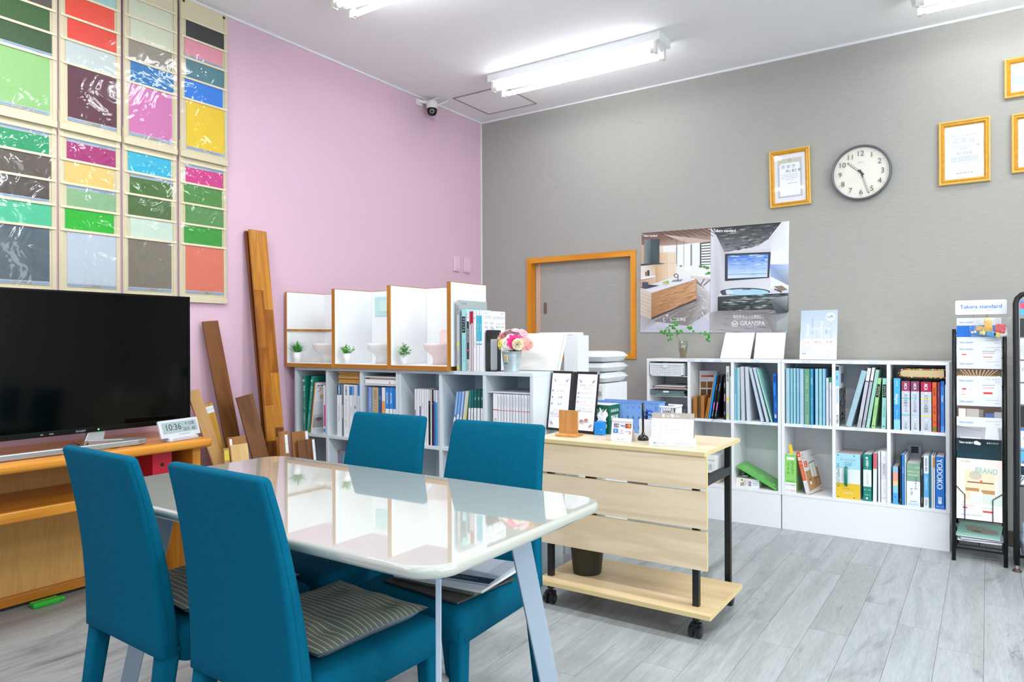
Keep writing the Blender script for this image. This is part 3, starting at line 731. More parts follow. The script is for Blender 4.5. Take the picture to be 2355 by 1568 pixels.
# ------------------------------------------------------------------ toilet display booths on the white bookcase
m_bw = wood('booth_wood', '#c98a3a', '#a9691f', 'z', 10, .45, .3, True)
m_bwx = wood('booth_wood_flat', '#c98a3a', '#a86a22', 'x', 10, .45, .3, True)
m_bpan = M('booth_white', '#f6f7f8', .4)
YB0, YB1 = -2.018, -1.715
bx = [xat(v, YB0, 1.25) for v in (657.5, 766, 894, 1032)]
zt_b = zat(664, bx[1], YB0)
bw_ = [.014, .024, .026, .024]
BOOTH = []
for k in range(3):
    xa, xb = bx[k]-bw_[k]/2, bx[k+1]-bw_[k+1]/2-.001
    lab = ['toilet display booth with a wooden rail across its walls', 'toilet display booth with a pale green panel on its back wall', 'toilet display booth with the pink toilet bowl'][k]
    t = thing('display_booth', lab, 'display booth', (xa, YB0, WZ+.0005), group='wood edged toilet display booths')
    W = xb-xa; D = YB1-YB0; Hh = zt_b-WZ
    if k == 2: W += bw_[3]+.001
    mk('base_board', B(bw_[k], W-(bw_[3] if k == 2 else 0), .0, D, 0, .022), m_bwx, t, .001)
    mk('base_top', B(bw_[k], W, .004, D, .022, .024), m_bpan, t)
    pe = [(0, bw_[k])]+([(W-bw_[3], bw_[3])] if k == 2 else [])
    for d, wd in pe:
        pn = mk('partition', B(d+.003, d+wd-.0012, .003, D, .024, Hh-.003), m_bpan, t)
        mk('edge_strip', B(d, d+wd-.0005, 0, .003, .0, Hh), m_bw, pn)
        mk('top_strip', B(d, d+wd-.0005, .003, D, Hh-.003, Hh), m_bwx, pn)
    bp = mk('back_panel', B(bw_[k], W-(bw_[3] if k == 2 else 0), D-.012, D, .024, Hh-.003), m_bpan, t)
    mk('top_strip', B(bw_[k], W-(bw_[3] if k == 2 else 0), D-.012, D, Hh-.003, Hh), m_bwx, bp)
    if k == 0:
        zr = zat(759, xa, YB0)-WZ
        mk('wood_rail', MB().box(bw_[0]-.001, bw_[0]+.006, .004, D-.012, zr-.006, zr+.006).box(bw_[0]+.006, W, D-.019, D-.012, zr-.006, zr+.006), m_bwx, t)
    if k == 1:
        c = at(880, 703, 1, YB1-.012)
        g_ = mk('green_panel', B(c.x-xa-.06, min(c.x-xa+.10, W-.004), D-.017, D-.012, c.z-WZ-.062, c.z-WZ+.052), M('aqua_panel', '#bfe3e2', .35), t, .001)
        mk('panel_recess', B(c.x-xa-.02, min(c.x-xa+.09, W-.006), D-.019, D-.017, c.z-WZ-.035, c.z-WZ+.03), M('aqua_panel_in', '#d3e9e0', .35), g_)
    BOOTH.append((xa, W))
m_cer = M('ceramic_white', '#f3f2ef', .12, coat=.6); m_cerp = M('ceramic_pink', '#f6dcda', .12, coat=.6); m_cerc = M('ceramic_cream', '#efeae2', .12, coat=.6)
m_leaf = M('leaf_green', '#3f9a35', .5, var=.25, vscale=30); m_leaf2 = M('leaf_bright', '#5fb53a', .5, var=.2, vscale=30); m_leaf3 = M('leaf_pale', '#93bd86', .55, var=.2, vscale=30)
m_pot = M('pot_white', '#f2f2f2', .35)
def leafq(mb, p, d, ln, wd, bend=.25, up=(0,0,1)):
    p, d = Vector(p), Vector(d).normalized(); s = d.cross(Vector(up)); s = s.normalized() if s.length > .01 else Vector((1,0,0)); n = s.cross(d)
    a = p+d*ln*.45-n*ln*bend*.12; e = p+d*ln-n*ln*bend
    mb.add([p, a+s*wd/2, e, a-s*wd/2, a+n*wd*.12], [(0,1,4), (1,2,4), (2,3,4), (3,0,4)])
def bowl(mat, label, px, seat, py=836):
    y = YB0+.165
    x = xat(px, y, WZ+.06)
    t = thing('toilet_bowl', label, 'toilet model', (x, y, WZ+.0251), group='miniature toilet bowls in the display booths')
    el = lambda rx, ry, z, oy=0: [(rx*math.cos(2*PI*i/20), oy+ry*math.sin(2*PI*i/20), z) for i in range(20)]
    s = .76
    mk('pan', MB().loft([el(.055*s, .075*s, 0, .02), el(.05*s, .07*s, .045*s, .02), el(.06*s, .08*s, .07*s, .01), el(.09*s, .115*s, .105*s, 0), el(.1*s, .125*s, .135*s, 0), el(.098*s, .123*s, .15*s, 0), el(.08*s, .105*s, .152*s, 0), el(.06*s, .08*s, .12*s, 0), el(.03*s, .04*s, .09*s, 0)]), mat, t, smooth=True)
    mk('seat_lid', MB().loft([[(.085*s*a, .105*s+.012*k, .15*s+b) for a, b in ((-1, 0), (1, 0), (1, .075*s), (.8, .1*s), (-.8, .1*s), (-1, .075*s))] for k in (0, 1)]), mat, t, .003)
    return t
bowl(m_cerc, 'miniature cream toilet bowl in the booth with the wooden rail', 752, 0)
bowl(m_cer, 'miniature white toilet bowl in the booth with the green panel', 878, 0)
bowl(m_cerp, 'miniature pale pink toilet bowl beside the eucalyptus pot', 1010, 0)
def pot_plant(px, label, kind, pxw, tops):
    y = YB0+.034
    x = xat(px, y, WZ+.06); kk = [i for i in range(3) if bx[i] < x < bx[i+1]][0]; av = x-BOOTH[kk][0]-bw_[kk]-.005
    t = thing('potted_plant', label, 'plant', (x, y, WZ+.0251), group='small potted plants in the display booths')
    r = pxw/2*(Vector((x, y, WZ))-CAM).dot(FW)/F
    hp = r*2.25
    mk('pot', MB().lathe([(r*.72, 0), (r*.98, hp), (r*.9, hp), (r*.85, hp-.008), (.003, hp-.01)], 20), m_pot, t, smooth=True)
    rr = random.Random(px); L = MB()
    H = tops*(Vector((x, y, WZ))-CAM).dot(FW)/F
    if kind == 0:
        for i in range(70):
            a = rr.uniform(0, 2*PI); e = rr.uniform(.15, 1.1)
            d = Vector((math.cos(a)*math.sin(e), math.sin(a)*math.sin(e), math.cos(e)))
            ln = H*rr.uniform(.75, 1.15)
            if d.x*ln < .02-av: d.x = (.02-av)/ln
            leafq(L, (0, 0, hp-.012), d, ln, .007, rr.uniform(0, .3))
        m_ = m_leaf
    else:
        m_ = m_leaf2 if kind == 1 else m_leaf3
        for i in range(26):
            a = rr.uniform(0, 2*PI); e = rr.uniform(.1, 1.0 if kind == 1 else 1.25)
            d = Vector((math.cos(a)*math.sin(e), math.sin(a)*math.sin(e), math.cos(e))); ln = H*rr.uniform(.7, 1.0)
            if d.x*ln < .018-av: d.x = (.018-av)/ln
            L.tube([(0, 0, hp-.015), tuple(Vector((0, 0, hp-.015))+d*ln*.9)], .0009, 4)
            for k in range(9):
                q = Vector((0, 0, hp-.015))+d*ln*(.3+.07*k); ld = Vector((rr.uniform(-1, 1), rr.uniform(-1, 1), rr.uniform(-.3, .8)))
                leafq(L, q, ld, .013 if kind == 1 else .016, .008 if kind == 1 else .012, .1)
    mk('foliage', L, m_, t)
pot_plant(683, 'dark green spiky plant in a small white pot, booth with the rail', 0, 21, 33)
pot_plant(797.5, 'bright green bushy plant in a small white pot, middle booth', 1, 21, 31)
pot_plant(929, 'pale eucalyptus plant in a small white pot, booth with the pink toilet', 2, 22, 36)
# ------------------------------------------------------------------ glossy dining table
def atp(px, py, p0, n):
    d = FW + RV*((px-1177.5)/F) - UV*((py-784.0)/F)
    return CAM + d*((Vector(p0)-CAM).dot(Vector(n))/d.dot(Vector(n)))
TXa, TXb, TYa, TYb, TT = 1.272, 2.664, -3.782, -3.05, .72
tcx, tcy = (TXa+TXb)/2, (TYa+TYb)/2
t = thing('dining_table', 'glossy off-white dining table with rounded corners and grey metal legs', 'table', (tcx, tcy, 0))
hx, hy = (TXb-TXa)/2, (TYb-TYa)/2
def gl(): 
    m, n, b = nt('table_gloss'); setp(b, **{'Base Color': (*lin('#b3b6ac'), 1), 'Roughness': .05, 'Specular IOR Level': .9, 'Coat Weight': 1.0, 'Coat Roughness': .015, 'Coat IOR': 1.75}); return m
m_tg = gl()
lp = []
for ins, z in ((.012, TT-.028), (.004, TT-.024), (.0, TT-.017), (.0, TT-.009), (.002, TT-.0045), (.0055, TT-.0015), (.010, TT)):
    lp.append([(a, b, z) for a, b in rrect(-hx+ins, hx-ins, -hy+ins, hy-ins, .085-ins, 10)])
tt = mk('table_top', MB().loft(lp), m_tg, t)
for p in tt.data.polygons: p.use_smooth = len(p.vertices) == 4
m_tl = M('leg_grey_metal', '#a9b7c6', .38, .35)
mk('under_frame', MB().box(-hx+.16, hx-.16, -.17, -.13, TT-.058, TT-.029).box(-hx+.16, hx-.16, .13, .17, TT-.058, TT-.029).box(-hx+.14, -hx+.2, -.2, .2, TT-.05, TT-.029).box(hx-.2, hx-.14, -.2, .2, TT-.05, TT-.029), m_tl, t, .002)
for sx in (-1, 1):
    for sy in (-1, 1):
        a = Vector((sx*(hx-.165), sy*.155, TT-.03)); b = Vector((sx*(hx-.075), sy*.265, 0))
        d = Vector((sx*.63, sy*.77, 0)).normalized(); k = d.cross(Vector((0, 0, 1)))
        L = lambda c, w_, h_: [tuple(c+k*i*w_/2+Vector((0, 0, 1)).cross(k)*j*h_/2) for i, j in ((-1,-1),(1,-1),(1,1),(-1,1))]
        # broad flat bar that faces out to the table's end
        L2 = lambda c, w_, h_: [tuple(c+Vector((0, i*w_/2, 0))+Vector((j*h_/2, 0, 0))) for i, j in ((-1,-1),(1,-1),(1,1),(-1,1))]
        LD = lambda c, w_, h_: [tuple(c+d*i*w_/2+k*j*h_/2) for i, j in ((-1,-1),(1,-1),(1,1),(-1,1))]
        mk('leg', MB().loft([LD(b, .046, .012), LD(a, .056, .013)]), m_tl, t, .002)
# ------------------------------------------------------------------ teal chairs
m_teal = M('teal_fabric', '#005a75', .85, var=.06, vscale=60, bump=.3, bscale=600, spec=.08)
def make_chair(label):
    t = thing('dining_chair', label, 'chair', group='teal fabric dining chairs')
    lv = []
    for i in range(13):
        f = i/12; z = .385+(.867-.385)*f
        y = -.238-.004*f-.062*f**2; th = .052-.02*f; hw = .200-.024*f
        lv.append((z, y, th, hw))
    loops = []
    def loop(z, y, th, hw, ins):
        return [(a, b, z) for a, b in rrect(-hw+ins, hw-ins, y+ins, y+th-ins, max(.013-ins, .004), 3)]
    loops.append(loop(.380, -.237, .052, .199, .006))
    for z, y, th, hw in lv: loops.append(loop(z, y, th, hw, 0))
    z, y, th, hw = lv[-1]
    for dz, ins in ((.005, .0025), (.0085, .006), (.0105, .010)): loops.append(loop(z+dz, y-.001, th, hw, ins))
    br = mk('backrest', MB().loft(loops), m_teal, t, smooth=True)
    for s in (-1, 1):
        pts = [(s*(hw-.0095), y+.0015, z) for z, y, th, hw in lv]
        mk('seam', MB().tube([(s*(hw+.0002), y+th*.38, z) for z, y, th, hw in lv]+[], .0011, 5), m_teal, br, smooth=True)
    # padded seat with an arched apron
    sl = []
    o = lambda ins, r=.03: rrect(-.2+ins, .2-ins, -.19+ins, .215-ins, r, 5)
    def zb(a, b): 
        u = max(abs(a)/.2, 0); v = max(abs(b-.012)/.203, 0)
        return .352+.03*(1-min(1, (u if abs(b-.012) > .17 else v)**2))
    sl.append([(a*.9, b*.9, .39) for a, b in o(.02)])
    sl.append([(a, b, zb(a, b)) for a, b in o(.008)]); sl.append([(a, b, zb(a, b)+.008) for a, b in o(0)])
    sl.append([(a, b, .41) for a, b in o(0)]); sl.append([(a, b, .428) for a, b in o(.001)])
    for z, ins in ((.438, .006), (.445, .016), (.4475, .035), (.45, .09)): sl.append([(a, b, z) for a, b in o(ins, max(.03-ins*.3, .01))])
    mk('seat', MB().loft(sl), m_teal, t, smooth=True)
    for sx in (-1, 1):
        for sy in (-1, 1):
            if sy < 0: a, b = (sx*.172, -.205, .40), (sx*.176, -.262, .006)
            else: a, b = (sx*.172, .186, .40), (sx*.178, .196, .006)
            L = lambda c, h: [(c[0]+p, c[1]+q, c[2]) for p, q in rrect(-h, h, -h, h, h*.45, 3)]
            lg = mk('leg', MB().loft([L(b, .0165), L(a, .0245)]), m_teal, t, smooth=True)
            mk('glide', MB().lathe([(.012, 0), (.013, .006)], 10, (b[0], b[1], 0)), m_black, lg)
    return t
ch = make_chair('teal chair seen from behind, nearest to the camera, with the whole back in view')
ch.location = (2.155, -3.597, 0); ch.rotation_euler = (0, 0, math.radians(-1.5))
CHA = ch
c2 = copy_tree(ch); c2['label'] = 'teal chair seen from behind, beside the TV bench'; c2.location = (1.675, -3.605, 0); c2.rotation_euler = (0, 0, math.radians(-2))
c3 = copy_tree(ch); c3['label'] = 'teal chair across the table in front of the toilet display bookcase'; c3.location = (1.67, -3.14, 0); c3.rotation_euler = (0, 0, PI+math.radians(1))
c4 = copy_tree(ch); c4['label'] = 'teal chair beside the counter cart, with magazines on its seat'; c4.location = (2.175, -3.142, 0); c4.rotation_euler = (0, 0, PI+math.radians(3))
def stripes():
    m, n, b = nt('striped_cushion'); L = n.links
    tc = n.nodes.new('ShaderNodeTexCoord'); sp_ = n.nodes.new('ShaderNodeSeparateXYZ'); L.new(tc.outputs['Object'], sp_.inputs[0])
    no = n.nodes.new('ShaderNodeTexNoise'); no.inputs['Scale'].default_value = 6; L.new(tc.outputs['Object'], no.inputs['Vector'])
    ma = n.nodes.new('ShaderNodeMath'); ma.operation = 'MULTIPLY_ADD'; ma.inputs[1].default_value = .008; L.new(no.outputs[0], ma.inputs[0]); L.new(sp_.outputs[1], ma.inputs[2])
    mu = n.nodes.new('ShaderNodeMath'); mu.operation = 'MULTIPLY'; mu.inputs[1].default_value = 1/.0155; L.new(ma.outputs[0], mu.inputs[0])
    fr = n.nodes.new('ShaderNodeMath'); fr.operation = 'FRACT'; L.new(mu.outputs[0], fr.inputs[0])
    lt = n.nodes.new('ShaderNodeMath'); lt.operation = 'LESS_THAN'; lt.inputs[1].default_value = .16; L.new(fr.outputs[0], lt.inputs[0])
    mx = n.nodes.new('ShaderNodeMix'); mx.data_type = 'RGBA'
    mx.inputs[6].default_value = (*lin('#7c8175'), 1); mx.inputs[7].default_value = (*lin('#d3cfb4'), 1)
    L.new(lt.outputs[0], mx.inputs[0]); L.new(mx.outputs[2], b.inputs['Base Color']); setp(b, Roughness=.9)
    bu = n.nodes.new('ShaderNodeBump'); bu.inputs['Strength'].default_value = .4; bu.inputs['Distance'].default_value = .003
    n2 = n.nodes.new('ShaderNodeTexNoise'); n2.inputs['Scale'].default_value = 400; L.new(tc.outputs['Object'], n2.inputs['Vector']); L.new(n2.outputs[0], bu.inputs['Height']); L.new(bu.outputs[0], b.inputs['Normal'])
    return m
m_cush = stripes(); m_cushu = M('cushion_underside', '#8b98a0', .9, bump=.3, bscale=300)
def cushion(label, x, y, rz):
    t = thing('seat_cushion', label, 'cushion', (x, y, .4505), (0, 0, rz), 'striped seat cushions')
    S = .172
    def prf(u, v, up):
        a, b = 2*u-1, 2*v-1
        pl = (1-abs(a)**2.6)*(1-abs(b)**2.6)
        r = 1-.07*(1-abs(a*b))*max(abs(a), abs(b))**3
        wr = .004*math.sin(7*a+3*b+1)*math.sin(5*b-2*a)*(1-pl*.4)
        tuft = -.010*math.exp(-((abs(a)-.55)**2+(abs(b)-.55)**2)*40)
        z = .024+((.018*pl**.55+wr*.8+tuft) if up else -.0235*min(1, max(pl, 0)*7)**.45)
        return (a*S*r, b*S*r, z)
    mk('top_cover', MB().grid(lambda u, v: prf(u, v, True), 24, 24), m_cush, t, smooth=True)
    mk('under_cover', MB().grid(lambda u, v: prf(1-u, v, False), 14, 14), m_cushu, t, smooth=True)
cushion('grey-green striped cushion on the nearest teal chair', 2.157, -3.580, math.radians(-3))
cushion('grey-green striped cushion on the chair beside the TV bench', 1.677, -3.588, math.radians(-4))
# magazines on the seat of the chair beside the cart
m_ptx = M('textured_board', '#4a463f', .7, bump=.6, bscale=120); m_txt2 = M('textured_board_light', '#6f716a', .7, bump=.8, bscale=90)
zc_ = .4515
sx_, sy_ = 2.215, -3.16
def flat(name, label, cat, cx, cy, w_, d_, h_, rz, mat, pg=None):
    global zc_
    t = thing(name, label, cat, (cx, cy, zc_), (0, 0, rz), 'magazines and boards on the chair seat')
    if pg:
        mk('cover', MB().box(-w_/2, w_/2, -d_/2, d_/2, 0, .0008).box(-w_/2, w_/2, -d_/2, d_/2, h_-.0008, h_).box(-w_/2, -w_/2+.001, -d_/2, d_/2, 0, h_), mat, t)
        mk('pages', B(-w_/2+.001, w_/2-.002, -d_/2+.002, d_/2-.002, .0009, h_-.0009), pg, t)
    else:
        mk('board', B(-w_/2, w_/2, -d_/2, d_/2, 0, h_), mat, t, .0008)
    zc_ += h_+.0006
    return t
flat('sample_board', 'dark brown grained sample board at the bottom of the stack on the chair', 'sample board', sx_-.0, sy_-.02, .29, .25, .005, -.08, m_ptx)
flat('sample_board', 'rough grey stone sample board in the stack on the chair', 'sample board', sx_-.005, sy_+.005, .29, .21, .010, .05, m_txt2)
flat('magazine', 'white magazine with a blue line on its edge, under the navy brochure', 'magazine', sx_+.01, sy_+.0, .297, .21, .008, .1, M('mag_white', '#dfe3e8', .4), m_paper)
t = flat('brochure', 'silver and navy brochure on top of the stack on the chair', 'brochure', sx_+.0, sy_+.03, .297, .21, .004, .16, M('mag_silver', '#b9bfca', .3), m_paper)
P = Print((0, 0, .0041), (1, 0, 0), (0, 1, 0), (0, 0, 1))
P.rect(.02, .1, -.103, .103, '#c7cdd6'); P.rect(-.147, .147, -.104, -.062, '#171e3c')
P.text('アイエスオーマネジメント', .05, -.083, .007, '#c9cfe0', maxw=.1)
P.ring(.0, -.005, .008, .013, '#1b2540'); P.text('SORZ', .0, -.033, .012, '#1b2540'); P.build(t, 'cover_print')

# ------------------------------------------------------------------ counter cart
m_ash = wood('pale_ash', '#e3d3b8', '#d0bb98', 'x', 8, .42, .35); m_ashe = M('ash_edge', '#d9c48f', .5, var=.06, vscale=80, stretch=(1, 1, 8))
m_ashr = wood('pale_ash_slat', '#e8d5b8', '#d4bd99', 'x', 8, .42, .35, True)
CX0, CX1, CYF, CYB, CZ = 1.842, 2.622, -2.131, -1.677, .72
t = thing('counter_cart', 'pale wood counter cart on black legs and casters, slatted front', 'cart', (CX0, CYF, 0))
W = CX1-CX0; D = CYB-CYF
tp = mk('counter_top', B(.001, W-.001, -.012, D, CZ-.016, CZ), m_ash, t)
mk('top_edging', MB().box(0, W, -.0135, -.012, CZ-.016, CZ-.0005).box(W-.001, W, -.012, D, CZ-.016, CZ-.0005).box(0, .001, -.012, D, CZ-.016, CZ-.0005), m_ashe, tp)
for a, b in ((.7025, .5765), (.566, .4245), (.413, .2655)):
    s = mk('slat', B(.018, W+.004, -.008, .006, b, a), m_ashr, t, .0008)
    mk('slat_edging', MB().box(W+.004, W+.0055, -.008, .006, b, a).box(.0165, .018, -.008, .006, b, a).box(.018, W+.004, -.0082, .0061, a, a+.001), m_ashe, s)
lx = [1.922-CX0, 2.576-CX0]; ly = [.02, -1.705-CYF]
for k, x in enumerate(lx):
    fr = mk('leg', B(x-.0125, x+.0125, ly[0]-.012, ly[0]+.012, .062, CZ-.016), m_black, t, .001)
    fr = mk('leg', B(x-.0125, x+.0125, ly[1]-.012, ly[1]+.012, .062, CZ-.016), m_black, t, .001)
    mk('side_rail', B(x-.0125, x+.0125, ly[0]+.012, ly[1]-.012, .565, .60), m_black, t, .001)
    mk('bottom_rail', B(x-.0125, x+.0125, ly[0]+.012, ly[1]-.012, .075, .099), m_black, t, .001)
    for y in ly:
        c = mk('caster', MB().lathe([(.008, .05), (.008, .066)], 10, (x, y, 0)).box(x-.02, x+.02, y-.018, y+.01, .036, .054), m_black, t, .002)
        for s in (-1, 1):
            mk('wheel', MB().tube([(x+s*.006, y-.012, .0235), (x+s*.024, y-.012, .0235)], .0235, 18), M('caster_black', '#1c1d20', .45), c, .003)
            mk('hub', MB().tube([(x+s*.024, y-.012, .0235), (x+s*.0255, y-.012, .0235)], .012, 12), M('caster_hub', '#3b3d40', .4), c)
for zz in (.571, .418):
    for x in (lx[0]-.012, lx[1]-.012, W*.33): mk('hinge', B(x, x+.024, .0065, .008, zz-.012, zz+.012), m_black, t)
sb = mk('bottom_shelf', B(1.891-CX0, 2.655-CX0, -.058, -1.772-CYF, .100, .118), wood('pale_ash_low', '#dcc49b', '#cbae7e', 'x', 7, .42, .35), t)
mk('shelf_edging', MB().box(1.89-CX0, 2.656-CX0, -.0595, -.058, .1, .1175).box(2.655-CX0, 2.6565-CX0, -.058, -1.772-CYF, .1, .1175), m_ashe, sb)
# dark planter on the cart's bottom shelf
px_ = at(1338, 1322, 2, .118); dz = (px_-CAM).dot(FW)
r_ = 33*dz/F
t = thing('planter', 'dark olive plastic pot on the bottom shelf of the counter cart', 'pot', (px_.x, px_.y+r_*.8, .1182))
mk('pot', MB().lathe([(r_*.97, 0), (r_*1.0, .004), (r_*1.26, .175), (r_*1.33, .177), (r_*1.33, .19), (r_*1.25, .19), (r_*1.2, .17), (.005, .165)], 28), M('planter_olive', '#2c2c24', .5), t, smooth=True)
# ---- things on the counter
G0 = lambda px, py: at(px, py, 2, CZ)
def scale_at(p): return (p-CAM).dot(FW)/F
# menu folder
p0, p1 = G0(1256, 988.5), G0(1367, 999.5)
u = (p1-p0); u.z = 0; wm = u.length; u.normalize(); bk = Vector((-u.y, u.x, 0))
lean = math.radians(9); v = Vector((0, 0, 1))*math.cos(lean)+bk*math.sin(lean); n = u.cross(v)
tl = atp(1270, 853, p0, n); hm = (tl-p0).dot(v); sh = 0
t = thing('menu_folder', 'black two-panel drinks menu standing open on the counter', 'menu')
m4 = Matrix((u, -n, v)).transposed().to_4x4()
t.matrix_world = Matrix.Translation(p0+Vector((0, 0, .002))) @ m4      # local: x right, y back, z up the page
wm *= 1.0; hw_ = wm*.46; hm = hm
m_lea = M('black_leather', '#16191f', .45, bump=.3, bscale=250)
for k, x in enumerate((0, wm-hw_)):
    mk('cover', B(x, x+hw_, 0, .006, 0, hm), m_lea, t, .002)
mk('spine', B(hw_+.001, wm-hw_-.001, .003, .006, .002, hm-.002), m_lea, t, .001)
for k, x in enumerate((0, wm-hw_)):
    P = Print((x, -.0003, 0)); a, b = .010, hw_-.008
    P.rect(a, b, .012, hm-.012, '#fbfafc')
    c = (a+b)/2; hcol = '#7d7f8c'
    for sgn in (-1, 1):
        for zz in ((hm-.045), .035):
            q = c+sgn*(b-a)*.33
            P.line((q-sgn*.006, zz-.008), (q+sgn*.008, zz+.008), .0022, '#d86a72'); P.disc(q, zz, .004, '#7fa3cf', 8); P.disc(q+sgn*.006, zz+.006, .003, '#9db9dd', 8); P.disc(q-sgn*.004, zz-.004, .0035, '#e08087', 8); P.line((q, zz-.002), (q+sgn*.011, zz+.002), .001, '#8ea2c0')
    if k == 0:
        L = [('ドリンクメニュー', .76, .0085, '#b48aa0'), ('コーヒー', .665, .009, '#5b6480'), ('[ アイス・ホット ]', .612, .007, '#9fb0d0'), ('お茶', .555, .009, '#5b6480'), ('[ アイス・ホット ]', .50, .007, '#9fb0d0'), ('お水', .445, .009, '#5b6480'), ('〜お立よりお客様〜', .345, .006, '#c99aa8'), ('お立ち・お立よりの客様へ', .30, .006, '#c78d9c'), ('お問い合わせ下さいませ', .27, .006, '#c78d9c'), ('どうぞお気軽にお問', .235, .006, '#c78d9c')]
    else:
        L = [('紅茶＆ハーブティー', .775, .009, '#b48aa0'), ('メニュー', .725, .0085, '#b48aa0'), ('アールグレイティー', .645, .008, '#8c93b8'), ('ペパーミントティー', .575, .008, '#8fb8b4'), ('ローズヒップ＆', .50, .008, '#cf9db4'), ('ハイビスカスティー', .452, .008, '#cf9db4'), ('アイスかホットか', .395, .007, '#8e9ac0'), ('お選びいただけます♪', .355, .0075, '#6f7f9f')]
    for s_, f, h, cc in L: P.text(s_, c+(.008 if h > .0078 and k else .004 if h == .009 else 0), f*hm, h, cc, maxw=(b-a)*.82)
    if k == 1:
        for yy, xx in ((.205, c+.012), (.185, c-.014)):
            P.disc(xx, yy*hm-.004, .013, '#8fd0c8', 14, .004); P.disc(xx, yy*hm+.003, .009, '#e0737a', 12, .006); P.ring(xx+.010, yy*hm+.003, .0025, .004, '#e0737a')
    for f, cc in (((.645, '#8c93d8'), (.575, '#6fb8a8'), (.50, '#d88cb0')) if k else ((.665, '#5f7fb8'), (.555, '#5f7fb8'), (.445, '#5f7fb8'))):
        P.disc(a+.013, f*hm, .0042, cc, 8)
    P.build(t, 'menu_page')
for x in (.0, wm-.012): mk('corner_clip', MB().box(x, x+.012, -.001, .007, hm-.012, hm+.0008), M('clip_steel', '#bfc4c8', .25, .9), t)
# wooden card stand
q0, q1 = G0(1277, 1003), G0(1320, 1006)
t = thing('card_stand', 'small beech wood stand in front of the drinks menu', 'stand', q0+Vector((0, .035, .0006)), (0, 0, math.atan2(q1.y-q0.y, q1.x-q0.x)))
ws = (q1-q0).length; ss = scale_at(q0); hs = (1003-944)*ss
m_bee = wood('beech', '#cf9a5c', '#bb8244', 'z', 9, .4, .3)
mk('upright', B(0, ws, -.003, .006, .008, hs), m_bee, t, .001)
mk('base', MB().prism([(-.035, 0), (.055, 0), (.055, .008), (.02, .012), (-.028, .012), (-.035, .008)], 'x', -.003, ws+.003), m_bee, t, .0012)
# tissue box
q0, q1 = G0(1368, 1001), G0(1402, 993)
s = scale_at(q0)
cq = G0(1385.5, 1001.5); bwid = .042
t = thing('tissue_box', 'blue box with a white wipe pulled out, behind the drinks menu', 'tissue box', (cq.x-bwid, cq.y, CZ+.0006))
hb = (1001-971)*s; bdep = min(yat(1403, cq.x, CZ+.04)-cq.y, -1.883-cq.y)
mk('box', B(0, bwid, .0, bdep, 0, hb), M('tissue_blue', '#1f8ae6', .35), t, .002)
P = Print((0, -.0004, 0)); P.rect(bwid*.72, bwid*.95, hb*.42, hb*.46, '#cfe6fb'); P.build(t, 'print')
mk('wipe', MB().grid(lambda a, b: (.004+.05*a+.006*math.sin(9*b+3*a), .018+.012*math.sin(4*a+2)*b+.01*b, hb+.001+.05*b*(1+.25*math.sin(7*a))), 8, 6), M('wipe_white', '#eef3f8', .6), t, smooth=True, solid=.0015)
# surgical mask box
ym = -1.866; q0 = at(1401.8, 962, 1, ym); mdep = min(yat(1428, q0.x, CZ+.08)-ym, .108)
t = thing('mask_box', 'dark green box of face masks on the counter', 'box', (q0.x-.18, ym, CZ+.0006))
zz = zat(932.5, q0.x, ym)-CZ
mk('carton', B(0, .18, 0, mdep, 0, zz), M('mask_green', '#0f5f42', .4), t, .0015)
P = Print((.1805, 0, 0), (0, 1, 0), (0, 0, 1), (1, 0, 0)); P.text('SURGICAL', mdep*.5, zz*.80, .013, '#f2f5f2', maxw=mdep*.8, bold=.02); P.text('MASK', mdep*.5, zz*.57, .022, '#f2f5f2', maxw=mdep*.85, bold=.03); P.text('サージカルマスク', mdep*.5, zz*.36, .006, '#d5e6da', maxw=mdep*.7); P.build(t, 'end_print')
P = Print((0, -.0005, 0)); P.text('安全第一', .14, zz*.78, .016, '#d5e6da', maxw=.05); P.ring(.15, zz*.28, .012, .018, '#dfeae4'); P.disc(.11, zz*.35, .016, '#c9dcd2', 14); P.build(t, 'carton_print')
m_card = M('white_card', '#e6e8ec', .45)
mk('top_flap', B(.0, .18, 0, mdep, zz+.0002, zz+.0012), m_card, t)
# blue plastic organiser
yo = -1.757; q0, q1 = at(1376, 1000, 1, yo), at(1515, 930, 1, yo)
t = thing('organiser_basket', 'translucent blue plastic basket behind the mask box', 'basket', (q0.x, yo, CZ+.0006))
wb_ = q1.x-q0.x; za_ = zat(922, q0.x, yo)-CZ; zb_ = zat(928, q1.x, yo)-CZ
zh = (za_+zb_)/2
m_bl = clear('blue_plastic', '#d5e4fb', .25, .4, base='#8fbcf5')
def holes(mb, x0, x1, z0, z1, nx, nz, y0, y1, fx=.28, fz=.3, axis='y'):
    dx, dz = (x1-x0)/nx, (z1-z0)/nz
    def bb(a, b, c, d): mb.box(a, b, y0, y1, c, d) if axis == 'y' else mb.box(y0, y1, a, b, c, d)
    for j in range(nz):
        zc0 = z0+dz*j
        bb(x0, x1, zc0, zc0+dz*(1-fz)/2); bb(x0, x1, zc0+dz*(1+fz)/2, zc0+dz)
        for i in range(nx+1):
            a = x0+dx*(i-(1-fx)/2) if i else x0; b = x0+dx*(i+(1-fx)/2) if i < nx else x1
            bb(max(a, x0), min(b, x1), zc0+dz*(1-fz)/2, zc0+dz*(1+fz)/2)
    return mb
mk('front_wall', holes(MB(), 0, wb_, .0, zh, 11, 3, 0, .002), m_bl, t)
mk('back_wall', holes(MB(), 0, wb_, .0, zh, 11, 3, .073, .075), m_bl, t)
mk('end_wall', B(0, .002, .002, .073, 0, zh), m_bl, t); mk('end_wall', B(wb_-.002, wb_, .002, .073, 0, zh), m_bl, t)
mk('base', B(.002, wb_-.002, .002, .073, 0, .002), m_bl, t)
